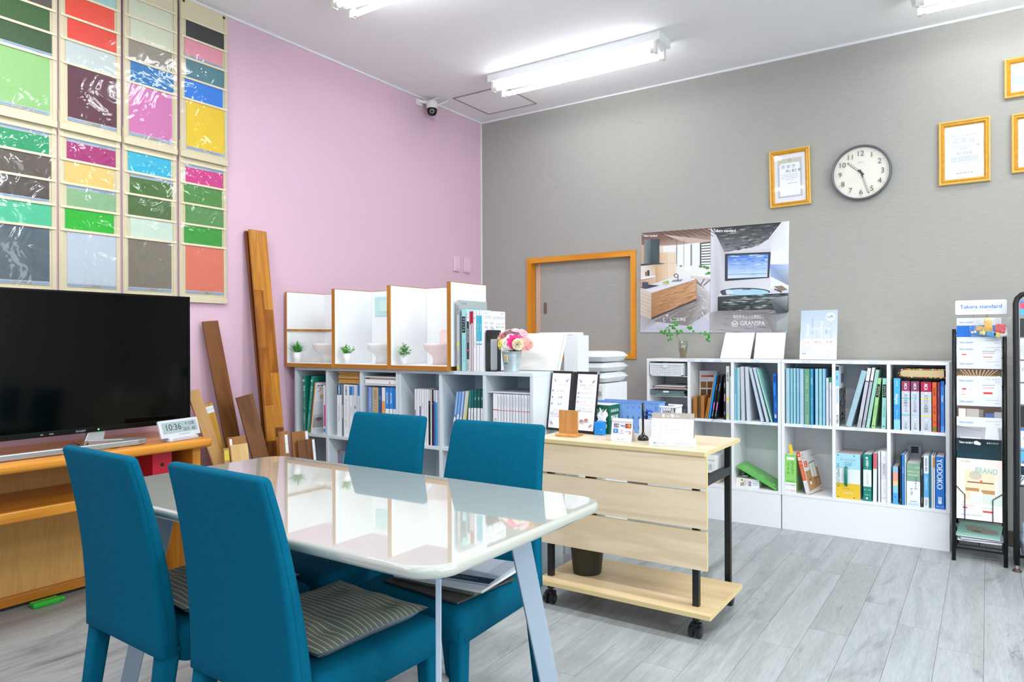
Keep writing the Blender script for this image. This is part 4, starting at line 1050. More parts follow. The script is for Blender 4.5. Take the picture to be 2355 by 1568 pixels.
mk('rim', MB().box(-.003, wb_+.003, -.003, .003, zh, zh+.004).box(-.003, wb_+.003, .072, .078, zh, zh+.004), m_bl, t)
# white lattice basket
q0, q1 = at(1518.5, 960, 1, -1.80), at(1548, 936, 1, -1.80)
t = thing('lattice_basket', 'white open lattice basket behind the desk calendar', 'basket', (q0.x, -1.80, CZ+.0006))
wl_ = q1.x-q0.x+.002; zl = zat(934.5, q1.x, -1.80)-CZ
lt = MB()
for i in range(8):
    x = wl_*i/8; lt.bar((x, .001, .01), (min(x+wl_*.3, wl_), .001, zl-.006), .003, .003); lt.bar((wl_-x, .001, .01), (max(wl_-x-wl_*.3, 0), .001, zl-.006), .003, .003)
    y = .1*i/8; lt.bar((wl_, y, .01), (wl_, min(y+.03, .1), zl-.006), .003, .003)
mk('lattice', lt, m_card, t)
mk('rim', MB().box(-.002, wl_+.003, -.003, .004, zl-.007, zl).box(wl_-.003, wl_+.004, .004, .1, zl-.007, zl).box(-.002, wl_+.003, .1, .105, zl-.007, zl), m_card, t)
mk('base', B(0, wl_, 0, .1, 0, .01), m_card, t)
# pen holder, pen and scissors
q0, q1 = G0(1456, 1012), G0(1490, 1006)
t = thing('pen_holder', 'white rectangular pen holder behind the card sign', 'pen holder', (q0.x, q0.y+.062, CZ+.0006), (0, 0, .1))
wp = .085; zp = zat(964, q0.x, q0.y+.06)-CZ
mk('holder', MB().box(0, wp, 0, .003, 0, zp).box(0, wp, .057, .06, 0, zp).box(0, .003, .003, .057, 0, zp).box(wp-.003, wp, .003, .057, 0, zp).box(.003, wp-.003, .003, .057, 0, .003), m_card, t, .001)
pq = t.location.copy()
t = thing('scissors', 'scissors with round blue handles standing in the pen holder', 'scissors', (pq.x+.036, pq.y+.028, CZ+.0045))
m_sb = M('scissor_blue', '#2157b8', .35)
sr = 15.5*scale_at(pq)
hc = zat(960, pq.x+.036, pq.y+.028)-CZ-.004
mk('handle', MB().tube([(.0+sr*math.cos(a*PI/10), 0, hc+sr*math.sin(a*PI/10)*1.0) for a in range(21)], .0042, 8, False), m_sb, t, smooth=True)
mk('handle', MB().tube([(-.006+sr*.8*math.cos(a*PI/10), .010, hc-.012+sr*.8*math.sin(a*PI/10)) for a in range(21)], .004, 8, False), m_sb, t, smooth=True)
mk('blade', MB().box(-.004, .004, -.001, .001, .0, hc-sr).box(-.004, .004, .009, .011, .0, hc-sr), M('steel', '#b9bec4', .25, .9), t)
t = thing('pen', 'black ballpoint pen in the pen holder', 'pen', (pq.x+.008, pq.y+.051, CZ+.0045), (0, .06, 0))
zq = zat(944, pq.x, pq.y+.045)-CZ-.004
mk('barrel', MB().lathe([(.002, 0), (.004, .01), (.0045, zq), (.003, zq+.006)], 10), M('pen_black', '#101216', .3), t, smooth=True)
mk('clip', B(.0045, .0062, -.0012, .0012, zq-.035, zq), M('pen_black', '#101216'), t)
# card sign
q0, q1 = G0(1404.5, 1013.5), G0(1452, 1017.5)
u = q1-q0; wc = u.length; u.normalize()
t = thing('payment_sign', 'small white card sign showing accepted payment cards', 'sign', q0+Vector((0, 0, .0008)), (0, 0, math.atan2(u.y, u.x)))
la = math.radians(9); hc_ = (1016-964)*scale_at(q0)/math.cos(la)*1.0
tm = Matrix.Rotation(-la, 4, 'X')
b = MB(); b.X = tm; b.prism(rrect(0, wc, 0, hc_, .004), 'y', 0, .0025); mk('card', b, m_card, t)
b = MB(); b.X = Matrix.Translation((0, .05, 0)) @ Matrix.Rotation(math.radians(26), 4, 'X'); b.box(.004, wc-.002, 0, .002, 0, hc_*.98); mk('rear_leaf', b, m_card, t)
v_ = tm @ Vector((0, 0, 1)); n_ = tm @ Vector((0, -1, 0))
P = Print(n_*.0003, (1, 0, 0), v_, n_)
W_, H_ = wc, hc_
P.text('PiTPARTNER', W_*.56, H_*.86, H_*.045, '#5c6570', maxw=W_*.5); P.ring(W_*.27, H_*.86, W_*.018, W_*.03, '#7d8590', PI*.3, PI*1.7)
x = W_*.115
for c, ch_ in (('#2559a8', 'J'), ('#c42a3c', 'C'), ('#2b9148', 'B')):
    P.poly(rrect(x, x+W_*.075, H_*.6, H_*.76, W_*.02, 2), c); P.text(ch_, x+W_*.038, H_*.68, H_*.07, '#ffffff', bold=.03); x += W_*.083
P.text('VISA', W_*.54, H_*.68, H_*.075, '#1a3f8f', maxw=W_*.24, bold=.03)
P.rect(W_*.68, W_*.95, H_*.6, H_*.77, '#26262c'); P.disc(W_*.77, H_*.685, W_*.075, '#e0342b'); P.disc(W_*.86, H_*.685, W_*.075, '#f0a028'); P.disc(W_*.815, H_*.685, W_*.032, '#f0692a', 14, W_*.058)
P.rect(W_*.11, W_*.33, H_*.36, H_*.54, '#2c7fc4'); P.text('AM', W_*.22, H_*.485, H_*.05, '#ffffff', maxw=W_*.18); P.text('EX', W_*.22, H_*.42, H_*.05, '#ffffff', maxw=W_*.18)
P.rect(W_*.4, W_*.64, H_*.36, H_*.54, '#e3e7ec'); P.ring(W_*.52, H_*.46, W_*.02, W_*.045, '#8fa2b8'); P.text('Diners Club', W_*.52, H_*.385, H_*.025, '#8fa2b8', maxw=W_*.2)
P.text('DISC', W_*.745, H_*.45, H_*.04, '#333338', maxw=W_*.12); P.disc(W_*.83, H_*.45, W_*.02, '#e8772a'); P.text('VER', W_*.90, H_*.45, H_*.04, '#333338', maxw=W_*.09); P.ring(W_*.86, H_*.45, W_*.085, W_*.115, '#d84a3a', -PI/2, 0)
P.text('STORES', W_*.56, H_*.09, H_*.045, '#5c6570', maxw=W_*.24); P.disc(W_*.37, H_*.09, W_*.025, '#5c8f8f', 12)
P.build(t, 'sign_print')
# black pen on its stand
q0 = G0(1479, 1012)
s = scale_at(q0); rb = 13*s
t = thing('counter_pen', 'black counter pen upright in a glossy domed stand', 'pen stand', (q0.x, q0.y, CZ+.0006))
m_gb = M('gloss_black', '#08090b', .12, coat=.5)
mk('stand', MB().lathe([(rb, 0), (rb, .004), (rb*.93, .011), (rb*.75, .018), (rb*.45, .0225), (rb*.3, .024), (rb*.3, .032), (.002, .033)], 24), m_gb, t, smooth=True)
mk('pen', MB().lathe([(.0035, .03), (.0048, .036), (.0048, .10), (.0052, .105), (.0052, (1012-928)*s), (.003, (1012-925)*s)], 12), m_gb, t, smooth=True)
mk('pen_clip', B(.0052, .0068, -.0013, .0013, .105, (1012-930)*s), M('clip_steel', '#bfc4c8'), t)
# desk calendar
q0, q1 = G0(1493, 1024), G0(1597, 1029)
u = q1-q0; wc = u.length; u.normalize()
t = thing('desk_calendar', 'standing desk calendar open at September on the counter', 'calendar', q0+Vector((0, 0, .0006)), (0, 0, math.atan2(u.y, u.x)))
hq = (1026-953)*scale_at(q0)*1.0
mk('base', MB().prism([(0, 0), (.07, 0), (.058, .03), (.012, .03), (.002, .022)], 'x', 0, wc), m_card, t, .0008)
la = math.radians(14); tm = Matrix.Translation((0, .012, .018)) @ Matrix.Rotation(-la, 4, 'X')
hl = (hq-.018)/math.cos(la)
b = MB(); b.X = tm; b.box(.006, wc-.006, 0, .004, 0, hl); mk('page_block', b, m_card, t, .0006)
b = MB(); b.X = Matrix.Translation((0, .066, .02)) @ Matrix.Rotation(.075, 4, 'X'); b.box(.006, wc-.006, 0, .0015, 0, hl*.95); mk('rear_leaf', b, M('calendar_taupe', '#a79f92', .5), t)
r3 = tm.to_3x3(); v_ = r3 @ Vector((0, 0, 1)); n_ = r3 @ Vector((0, -1, 0))
P = Print(tm.translation+n_*.0003, (1, 0, 0), v_, n_)
a, c = .006, wc-.006
P.rect(a, c, 0, hl, '#ececef'); P.rect(a, c, hl*.80, hl, '#aaa195')
P.text('9', wc*.49, hl*.9, hl*.14, '#f8f7f4', bold=.03); P.text('2025', wc*.40, hl*.89, hl*.05, '#efece6'); P.text('令和7年', wc*.585, hl*.89, hl*.045, '#efece6')
P.poly([(wc*.26, hl*.85), (wc*.33, hl*.87), (wc*.31, hl*.96), (wc*.27, hl*.95)], '#efe6d4'); P.poly([(wc*.7, hl*.955), (wc*.73, hl*.955), (wc*.715, hl*.92)], '#b56a84')
for k in range(5):
    P.dashes(wc*.12, wc*.22, hl*(.835+.028*k), hl*.012, '#c9c2b8', 6, k); P.dashes(wc*.8, wc*.93, hl*(.835+.028*k), hl*.012, '#c9c2b8', 6, k+9)
for k, dn in enumerate(('Mon', 'Tue', 'Wed', 'Thu', 'Fri', 'Sat', 'Sun')):
    P.text(dn, a+(c-a)*(k+.6)/7, hl*.755, hl*.032, '#6f8fb8')
for d in range(1, 31):
    k = d-1; P.text(str(d), a+(c-a)*(k % 7+.5)/7, hl*(.67-.135*(k//7)), hl*.058, ('#7685a0', '#5f6d84')[d % 2])
P.build(t, 'month_page')
P = Print((0, -.0008, 0), (1, 0, 0), (0, .09, 1), (0, -1, 0)); P.disc(wc*.12, .011, .004, '#4fae7e', 12); P.text('RYUKYU MENKAGUSA Co.', wc*.3, .011, .0055, '#90979f', maxw=wc*.3); P.dashes(wc*.55, wc*.92, .013, .002, '#a9afb8', 8, 1); P.dashes(wc*.57, wc*.92, .007, .002, '#a9afb8', 8, 2); P.build(t, 'base_print')
# ------------------------------------------------------------------ books
def cmat(h): return M('cover_'+h.lstrip('#'), h, .35)
def spine(P, x0, t, h, spec):
    for s in spec:
        k = s[0]
        if k == 'r': P.rect(x0+t*(s[4] if len(s) > 4 else 0), x0+t*(s[5] if len(s) > 5 else 1), h*s[1], h*s[2], s[3])
        elif k == 't': P.text(s[1], x0+t*(s[5] if len(s) > 5 else .5), h*s[2], t*s[3], s[4], rot=-PI/2, maxw=h*(s[6] if len(s) > 6 else .5))
        elif k == 'T': P.text(s[1], x0+t*.5, h*s[2], t*s[3], s[4], rot=-PI/2, maxw=h*(s[6] if len(s) > 6 else .5), bold=.035)
        elif k == 'v': P.vtext(s[1], x0+t*(s[5] if len(s) > 5 else .5), h*s[2], t*s[3], s[4], s[6] if len(s) > 6 else 1.12)
        elif k == 'h': P.text(s[1], x0+t*.5, h*s[2], t*s[3], s[4], maxw=t*.85)
        elif k == 'd': P.disc(x0+t*s[1], h*s[2], t*s[3], s[4], 12)
CELLS = {}
def clampx(x0, x1, yf):
    iv = CELLS['w' if yf < -1 else 'g']; c = max(iv, key=lambda i: min(x1, i[1])-max(x0, i[0]))
    return max(x0, c[0]+.0006), min(x1, c[1]-.0006)
CELLS['g'] = [(r0+TH, dA[0]-.009), (dA[0]+.009, dA[1]-.009), (dA[1]+.009, rm-.001-TH), (rm+.001+TH, dB[0]-.008), (dB[0]+.010, dB[1]-.008), (dB[1]+.010, r6-TH)]
CELLS['w'] = [(w0+TH, wd1[0]-.009), (wd1[0]+.009, wd1[1]-.009), (wd1[1]+.009, w3-.001-TH), (w3+.001+TH, wd2[0]-.008), (wd2[0]+.010, wd2[1]-.008), (wd2[1]+.010, w6-TH)]
def book(z, yf, xb0, xb1, ytop, col, label, spec=(), xt=None, depth=.215, name='book', cat='book', group=None, cover=None, gap=.0006, topc='#efece6', yaw=0., lift=.0004):
    x0, x1 = xat(xb0, yf, z)+gap, xat(xb1, yf, z)-gap
    if xt is not None: x0 += .0006; x1 -= .0008
    if abs(z-WZ) > .05: x0, x1 = clampx(x0, x1, yf)
    t = max(x1-x0, .0022)
    if xt is None: ang = 0; h = zat(ytop, x0, yf)-z
    else:
        tp = at(xt, ytop, 1, yf); ang = math.atan2(tp.x-x0, tp.z-z); h = math.hypot(tp.x-x0, tp.z-z)
    if abs(ang) > .004:
        t *= math.cos(ang)
        if ang > 0: px_, a, b = x1, -t, 0
        else: px_, a, b = x0, 0, t
    else: px_, a, b = x0, 0, t
    o = thing(name, label, cat, (px_, yf, z+lift), (0, ang, yaw), group)
    bt = min(.0022, t*.22)
    mt = cmat(col)
    mk('cover', MB().box(a, a+bt, 0, depth, 0, h).box(b-bt, b, 0, depth, 0, h).box(a+bt, b-bt, 0, bt, 0, h), mt, o)
    mk('pages', B(a+bt, b-bt, bt, depth-.002, .001, h-.002), M('pages_'+topc.lstrip('#'), topc, .8), o)
    P = Print((0, -.0002, 0), eps=.0001)
    spine(P, a, t, h, spec); P.build(o, 'spine_print', PRINTG)
    if cover:
        P = Print((b+.0002, 0, 0), (0, 1, 0), (0, 0, 1), (1, 0, 0), eps=.0001)
        cover(P, depth, h); P.build(o, 'cover_print', PRINTG)
    return o
SHELF = {}
def row(z, yf, group, items, **kw):
    for it in items:
        xb0, xb1, ytop, col, label = it[:5]; spec = it[5] if len(it) > 5 else (); k = dict(kw); k.update(it[6] if len(it) > 6 else {})
        k.setdefault('group', group)
        book(z, yf, xb0, xb1, ytop, col, label, spec, **k)
ZU, ZL = RM, RBOT+TH
BK = RF+.012
dk = lambda t, v=.5, s=.42, c='#ffffff', m=.3: ('t', t, v, s, c, .5, m)
# -- grey wall bookcase, upper row
GA = 'samples and books beside the hatch window unit'
q = at(1606, 886, 1, BK+.05)
x0, x1 = xat(1594, BK+.03, .8), xat(1619, BK+.03, .8)
zt_ = zat(861, x0, BK+.03)
t = thing('colour_card', 'flooring colour card with brown squares standing in the bookcase', 'sample card', (x0, BK+.15, ZU+.0005), (0, 0, math.radians(24)))
wc = .115; hcd = zt_-ZU+.02
mk('card', B(0, wc, 0, .002, 0, hcd), m_card, t)
P = Print((0, -.0003, 0))
P.rect(.012, wc*.8, hcd*.86, hcd*.9, '#cf4a44'); P.text('フロア', wc*.3, hcd*.82, .011, '#b65a52')
for j in range(4):
    for i in range(2): P.rect(.01+i*.042, .046+i*.042, hcd*(.62-j*.17), hcd*(.76-j*.17), [['#9a6526', '#8a5a2a'], ['#6f4a22', '#5d3d20'], ['#8d5d28', '#6b4420'], ['#7a5026', '#5a3a1c']][j][i])
P.build(t, 'card_print')
for k, (a, b, yt_, c, lab, xt) in enumerate(((1593.5, 1603.5, 912, '#b97a38', 'thick tan wood sample block standing in the bookcase', None), (1604, 1607.5, 912, '#5b4126', 'dark brown thin wood sample standing beside the tan block', None), (1608, 1611, 911, '#8a5f30', 'mid brown thin wood sample standing in the bookcase', None), (1611.5, 1619, 910, '#bf7c3e', 'orange-brown wood sample block standing in the bookcase', None), (1620, 1625, 914, '#b5742d', 'golden wood sample leaning on the brown paper-backed board', 1629))):
    x0, x1 = xat(a, BK, ZU)+.0006, xat(b, BK, ZU)-.0006
    if xt: tp = at(xt, yt_, 1, BK); ang = math.atan2(tp.x-x0, tp.z-ZU)
    else: ang = 0
    h = zat(yt_, x0, BK)-ZU
    t = thing('wood_sample', lab, 'wood sample', (x1 if ang else x0, BK, ZU+.0005), (0, ang, 0), 'wood samples in the bookcase')
    l0 = -(x1-x0) if ang else 0
    mk('block', B(l0, l0+(x1-x0), 0, .13, 0, h), wood('sample_'+c[1:], c, shade(c, .8), 'z', 14, .5, .4), t, .0008)
GB1 = 'books leaning in the unit beside the hatch window'
row(ZU, BK, GB1, [
 (1625.5, 1628.5, 864, '#b58a55', 'thin brown paper-backed board leaning beside the wood samples', (), dict(xt=1642, name='sample_board', cat='sample board')),
 (1629, 1633.4, 863, '#128fe6', 'bright blue thin book leaning beside black books', (), dict(xt=1645)),
 (1635, 1640.3, 863, '#14161c', 'black book with a pink bar, leaning next to the blue book', (('r', .2, .38, '#e878c8', .25, .7), ('r', 0, .17, '#1d2028'), ('t', 'Roomstage', .12, .45, '#dfe3ee', .5, .18), ('t', 'Living Colors', .72, .4, '#aab0c4', .5, .3)), dict(xt=1650)),
 (1642, 1648, 863, '#12141a', 'black book with pink bar, leaning, second of the black pair', (('r', .2, .38, '#e878c8', .25, .7), ('t', 'Roomstage', .12, .4, '#dfe3ee', .5, .18), ('t', 'System Kitchen', .72, .4, '#dfe3ee', .5, .36)), dict(xt=1656.3)),
 (1664, 1669.5, 866, '#15171d', 'black upright book with a pink bar beside the tall white binder', (('r', .42, .6, '#e878c8', .25, .7), ('t', 'Partition', .8, .5, '#dfe3ee', .5, .24), ('t', 'R.stage', .15, .4, '#dfe3ee', .5, .2)), dict(xt=1664.3)),
 (1670, 1677.5, 842, '#d8dbd4', 'tall pale grey binder with black serif lettering on its spine', (('T', 'FUKUVI', .80, .62, '#33363a', .5, .24), ('r', .37, .41, '#dfe03c'), ('t', 'D-COLORSTYLE', .2, .5, '#8a8f88', .5, .22), ('r', .04, .07, '#dfe03c'))),
 (1678.5, 1681.5, 865, '#cfdcea', 'thin pale blue booklet right of the tall grey binder'),
])
GB2 = 'pale binders in the third upper compartment of the grey wall bookcase'
bl = lambda: [('t', 'サンゲツ', .10, .42, '#f4f8fa', .5, .12), ('r', .3, .72, '#ffffff', .42, .5) if False else ('t', 'リザーブ', .7, .4, '#e9f3f6', .5, .2)]
row(ZU, BK, GB2, [
 (1689.5, 1694.5, 845, '#7fc3d4', 'narrow bright aqua binder at the start of the third upper compartment', [('r', .5, .98, '#3f93a8', .35, .65)]),
 (1695.3, 1702, 845, '#a5cdd6', 'pale aqua binder standing upright beside the narrow aqua one', bl()),
 (1704.5, 1713.5, 843, '#c5ccd6', 'silver grey binder, first of two beside the aqua binders', bl(), dict(xt=1702.5)),
 (1717, 1726, 843.5, '#c9d0d8', 'silver grey binder, second of two, next to the slanting ones', bl(), dict(xt=1712.8)),
 (1749.5, 1757, 846.5, '#bfcedd', 'pale steel binder slanting to the left, first of the slanting three', bl(), dict(xt=1722)),
 (1762, 1769, 846, '#c6d4e2', 'pale blue-grey binder slanting, middle of the slanting three', bl(), dict(xt=1731)),
 (1773, 1777, 848, '#9fdccb', 'thin mint binder slanting over, last of the slanting three', bl(), dict(xt=1739)),
 (1779.5, 1788.5, 860, '#1264c4', 'deep blue patterned book at the right end of the third compartment', [('r', .55, .8, '#2a8fe8', .1, .6), ('r', .3, .42, '#2a8fe8', .4, .95), ('r', .84, .95, '#0c4a9c', .2, .8), ('r', .03, .17, '#0e4fa8'), ('v', '図鑑', .17, .5, '#ffffff')], dict(xt=1777.5)),
])
GB3 = 'aqua binders in the fourth upper compartment of the grey wall bookcase'
tl_ = '#e4f3f8'
row(ZU, BK, GB3, [
 (1807.7, 1816.5, 846.5, '#9fc9d6', 'wide pale blue binder, leftmost of the aqua row', bl()),
 (1817.8, 1823.8, 847, '#86c6d8', 'aqua binder second in the row beside the widest pale one', bl()),
 (1825.2, 1830.4, 847, '#a2d3e0', 'light aqua slim binder third in the row', bl()),
 (1832, 1838.5, 847, '#84bfdc', 'sky blue binder fourth in the row', bl()),
 (1839.7, 1848.7, 848, '#a9cbdc', 'wide grey-blue binder left of the green one', bl()),
 (1849.7, 1862.4, 848, '#6aa383', 'wide sage green binder in the middle of the aqua row', [('t', 'バスルーム', .76, .38, '#dfeee4', .5, .3), ('t', 'リフォ', .48, .35, '#dfeee4', .5, .2), ('t', 'サンゲツ', .1, .35, '#dfeee4', .5, .14)]),
 (1863.8, 1870.4, 848, '#3f9cc8', 'strong blue binder right of the green one', [('t', 'TECIDEA', .78, .5, '#e4f3f8', .5, .25), ('t', 'さ く ら', .42, .5, '#e4f3f8', .5, .3), ('t', 'サンゲツ', .1, .4, tl_, .5, .14)]),
 (1875, 1881.8, 848, '#9bcddd', 'pale aqua binder right of the dark gap', bl()),
 (1883.6, 1890.5, 848, '#97d0da', 'pale aqua binder second right of the dark gap', bl()),
 (1892, 1898.4, 848, '#8cc4e2', 'light blue binder, last tall one of the aqua row', bl()),
 (1900, 1906, 869, '#d7dde8', 'short white booklet beside the last tall aqua binder', [('t', 'カタログ', .8, .4, '#8f97a8', .5, .2)]),
 (1907.5, 1912.6, 868, '#eceff3', 'short white booklet with a green top band', [('r', .9, 1, '#1fa255'), ('t', 'キッチン・バス', .7, .4, '#6f8a80', .5, .3), ('t', 'Panasonic', .1, .4, '#40464c', .5, .2)]),
], topc='#2b3a40')
GB4 = 'books in the fifth upper compartment of the grey wall bookcase'
def stone(P, d, h):
    P.rect(0, d, 0, h*.62, '#6a6f70'); r = random.Random(4)
    for i in range(60):
        a, b = r.uniform(.02, .95)*d, r.uniform(.01, .58)*h; s = r.uniform(.008, .025)
        P.poly([(a, b), (min(a+s, d), b+s*.3), (min(a+s*.8, d), b+s), (a+s*.1, b+s*.7)], ('#585d60', '#7b8081', '#8d9192')[i % 3], True)
    P.rect(d*.3, d*.75, h*.7, h*.86, '#5a78a8')
row(ZU, BK, GB4, [
 (1920.8, 1930.2, 840.5, '#eef0f2', 'white book with a light blue block and a stone patterned cover', [('r', .92, .99, '#2a2d30'), ('r', .66, .92, '#8fd0f2'), ('T', 'ism', .8, .62, '#24344a', .5, .14), ('t', '表面化粧タイル', .52, .45, '#8fb4d0', .5, .22), ('r', .38, .5, '#a9d4ee', .3, .7), ('T', 'KY.TILE', .115, .6, '#24282c', .5, .2)], dict(cover=stone)),
 (1944, 1957.5, 854, '#a3c3cf', 'thick grey-blue binder leaning over to the right', [('t', 'バスルーム', .72, .36, '#e4f0f4', .5, .25), ('t', 'リフ', .45, .36, '#e4f0f4', .5, .1), ('t', 'サンゲツ', .09, .36, '#e4f0f4', .5, .1)], dict(xt=1981)),
 (1970.5, 1979.5, 847, '#c1c4cf', 'white-topped grey binder leaning, first of two alike', [('r', .78, 1, '#eceef2'), ('r', .77, .785, '#1d2024'), ('t', 'TOTO', .92, .4, '#5a6068', .5, .1), ('t', 'ショールーム', .56, .38, '#e6e8ee', .5, .26), ('t', 'バスタイル', .08, .5, '#3a3f46', .5, .14)], dict(xt=1995.5)),
 (1981.5, 1989, 846, '#b4b8c4', 'white-topped grey binder leaning, second of two alike', [('r', .78, 1, '#eceef2'), ('r', .77, .785, '#1d2024'), ('t', 'TOTO', .92, .4, '#5a6068', .5, .1), ('t', 'ショールーム', .56, .38, '#e6e8ee', .5, .26), ('t', 'タイル', .08, .5, '#3a3f46', .5, .12)], dict(xt=2006)),
 (1990.5, 1999.5, 851, '#9fcdbd', 'mint green binder leaning beside the two grey ones', bl(), dict(xt=2014)),
 (2003, 2012, 870, '#a6d291', 'short light green book with a black label, leaning', [('r', .62, .88, '#171a1a', .1, .9), ('t', 'マテリアル', .75, .45, '#eef3ea', .5, .22), ('t', 'カタログ タイル', .35, .38, '#4d7a3f', .5, .4), ('d', .5, .05, .25, '#3f8a4f')], dict(xt=2019)),
 (2026.8, 2037.5, 870, '#9ddbd0', 'short aqua book with a black label, nearly upright', [('r', .62, .88, '#171a1a', .1, .9), ('t', 'マテリアル', .75, .42, '#eef3ea', .5, .22), ('t', 'カタログ 外装', .35, .36, '#3f7f86', .5, .4), ('d', .5, .05, .25, '#3f8a8f')], dict(xt=2030)),
])
GB5 = 'catalogues in the last upper compartment of the grey wall bookcase'
def aica(top, band, txt):
    return [('r', .0, .8, '#c9cfda'), ('r', .8, 1, top), ('T', 'AICA', .9, .34, '#f3eef2', .5, .13), ('r', .645, .665, band), ('r', .305, .325, band), ('d', .5, .77, .1, '#ffffff'), ('t', txt, .56, .34, '#5a616c', .5, .36), ('d', .5, .235, .1, '#ffffff'), ('t', 'アイカ工業', .1, .26, '#6a717c', .5, .13)]
row(ZU, BK, GB5, [
 (2049.5, 2052, 872, '#4f5a4a', 'thin dark green booklet at the left of the catalogue row'),
 (2055.5, 2070.5, 870, '#4fb2ea', 'sky blue catalogue with white slanted lettering', [('r', .2, .5, '#3f9fe0'), ('r', 0, .2, '#8fd4f4'), ('t', 'AICA', .9, .3, '#dff0fa', .5, .12), ('T', 'Altyno', .6, .52, '#f2fafe', .5, .28), ('t', 'アルティノ メラミン', .26, .2, '#dff0fa', .5, .26)]),
 (2073.5, 2093, 876.5, '#a44a6a', 'grey catalogue with dull maroon top and green bands', aica('#97415f', '#4fd0a8', 'ポリ化粧ボード')),
 (2095, 2114.5, 877, '#8a4a70', 'grey catalogue with mauve top and light blue bands', aica('#8a4568', '#8fd8e8', 'セラールメタル板')),
 (2117.5, 2142.5, 878, '#b01c48', 'grey catalogue with crimson top and yellow bands', aica('#b01a46', '#e8ea3c', 'メラミン化粧板')),
 (2144, 2154.5, 879, '#e2622a', 'orange catalogue with dark lettering', [('T', 'FOUNT', .8, .5, '#3a1d10', .5, .22), ('t', '木目・抽象', .45, .34, '#5a2a16', .5, .2), ('d', .5, .2, .3, '#c04f1c'), ('r', .02, .1, '#5f8f3a', .1, .9)]),
 (2156, 2162, 879, '#7a3358', 'narrow plum catalogue beside the orange one', [('t', 'メラミン', .75, .4, '#cfa6bc', .5, .3), ('t', 'カタログ', .3, .4, '#cfa6bc', .5, .2)]),
 (2163.2, 2172, 876.5, '#2f80d4', 'blue catalogue with white lettering at the end of the row', [('T', 'CLEAS', .66, .55, '#eef6fd', .5, .2), ('t', 'クレアス', .45, .3, '#bfdcf4', .5, .2), ('r', 0, .12, '#59a4e6'), ('r', .9, 1, '#1f66b8')]),
 (2173.5, 2176.5, 885, '#e9edf2', 'thin white booklet against the bookcase end panel'),
])
# patterned album lying on the catalogues
def lying(name, label, cat, x0, x1, y0, y1, z, h, rot, col, pg, group=None, spec=None, coverP=None):
    t = thing(name, label, cat, ((x0+x1)/2, (y0+y1)/2, z), rot, group)
    w_, d_ = (x1-x0)/2, (y1-y0)/2
    c = min(.002, h*.2)
    mk('cover', MB().box(-w_, w_, -d_, d_, 0, c).box(-w_, w_, -d_, d_, h-c, h).box(-w_, w_, d_-c, d_, c, h-c) if spec is None else MB().box(-w_, w_, -d_, d_, 0, c).box(-w_, w_, -d_, d_, h-c, h).box(-w_, w_, -d_, -d_+c, c, h-c), cmat(col) if isinstance(col, str) else col, t)
    mk('pages', B(-w_+.002, w_-.002, -d_+.004 if spec is None else -d_+c, d_-.004 if spec is not None else d_-c, c, h-c), M('pages_'+pg.lstrip('#'), pg, .8), t)
    if spec:
        P = Print((0, -d_-.0003, 0)); spec(P, -w_, w_, h); P.build(t, 'spine_print', PRINTG)
    if coverP:
        P = Print((0, 0, h+.0002), (1, 0, 0), (0, 1, 0), (0, 0, 1)); coverP(P, w_, d_); P.build(t, 'cover_print', PRINTG)
    return t
x0, x1 = xat(2066, BK, .9), xat(2174, BK, .9); zb_ = ZU+.2545
zb_ = zat(869, x0, BK)+.002
h_ = zat(849, x1, BK)-zb_
t = thing('cloth_album', 'thick album in patterned cloth lying on top of the catalogues', 'album', ((x0+x1)/2, BK+.004, zb_))
hw = (x1-x0)/2
def patmat():
    m, n, b = nt('patterned_cloth'); L = n.links
    tc = n.nodes.new('ShaderNodeTexCoord'); vo = n.nodes.new('ShaderNodeTexVoronoi'); vo.inputs['Scale'].default_value = 130
    L.new(tc.outputs['Object'], vo.inputs['Vector']); sp_ = n.nodes.new('ShaderNodeSeparateColor'); L.new(vo.outputs['Color'], sp_.inputs[0])
    cr = n.nodes.new('ShaderNodeValToRGB'); cr.color_ramp.interpolation = 'CONSTANT'
    e = cr.color_ramp.elements; e[0].color = (*lin('#2a2420'), 1); e[1].position = .25; e[1].color = (*lin('#c8332a'), 1)
    for p_, c_ in ((.45, '#e0b030'), (.6, '#3a7a4a'), (.75, '#2c2622'), (.88, '#d8cfb0')):
        x = e.new(p_); x.color = (*lin(c_), 1)
    L.new(sp_.outputs[0], cr.inputs[0]); L.new(cr.outputs[0], b.inputs['Base Color']); setp(b, Roughness=.8); return m
m_pat = patmat()
def curve(y, zz, th, r): return [(a, zz+th*k) for a in (0,) for k in (0, 1)]
pr = []
for i in range(9):
    a = PI/2+PI*i/8; pr.append((-hw+.03+.03*math.cos(a)*1.0, h_*.5+h_*.5*math.sin(a)))
outer = [(hw, h_)]+pr+[(hw, 0)]
inner = [(hw, .005)]+[(-hw+.03+.026*math.cos(PI*1.5-PI*i/8), h_*.5+(h_*.5-.005)*math.sin(PI*1.5-PI*i/8)) for i in range(9)]+[(hw, h_-.005)]
mk('cover', MB().prism(outer+inner, 'y', 0, .2), m_pat, t)
mk('pages', MB().prism([(hw-.006, .0055)]+[(-hw+.032+.024*math.cos(PI*1.5-PI*i/8), h_*.5+(h_*.5-.0056)*math.sin(PI*1.5-PI*i/8)) for i in range(9)]+[(hw-.006, h_-.0055)], 'y', .004, .196), M('pages_cream', '#cdb98c', .8, var=.12, vscale=60, stretch=(.2, .2, 12)), t)
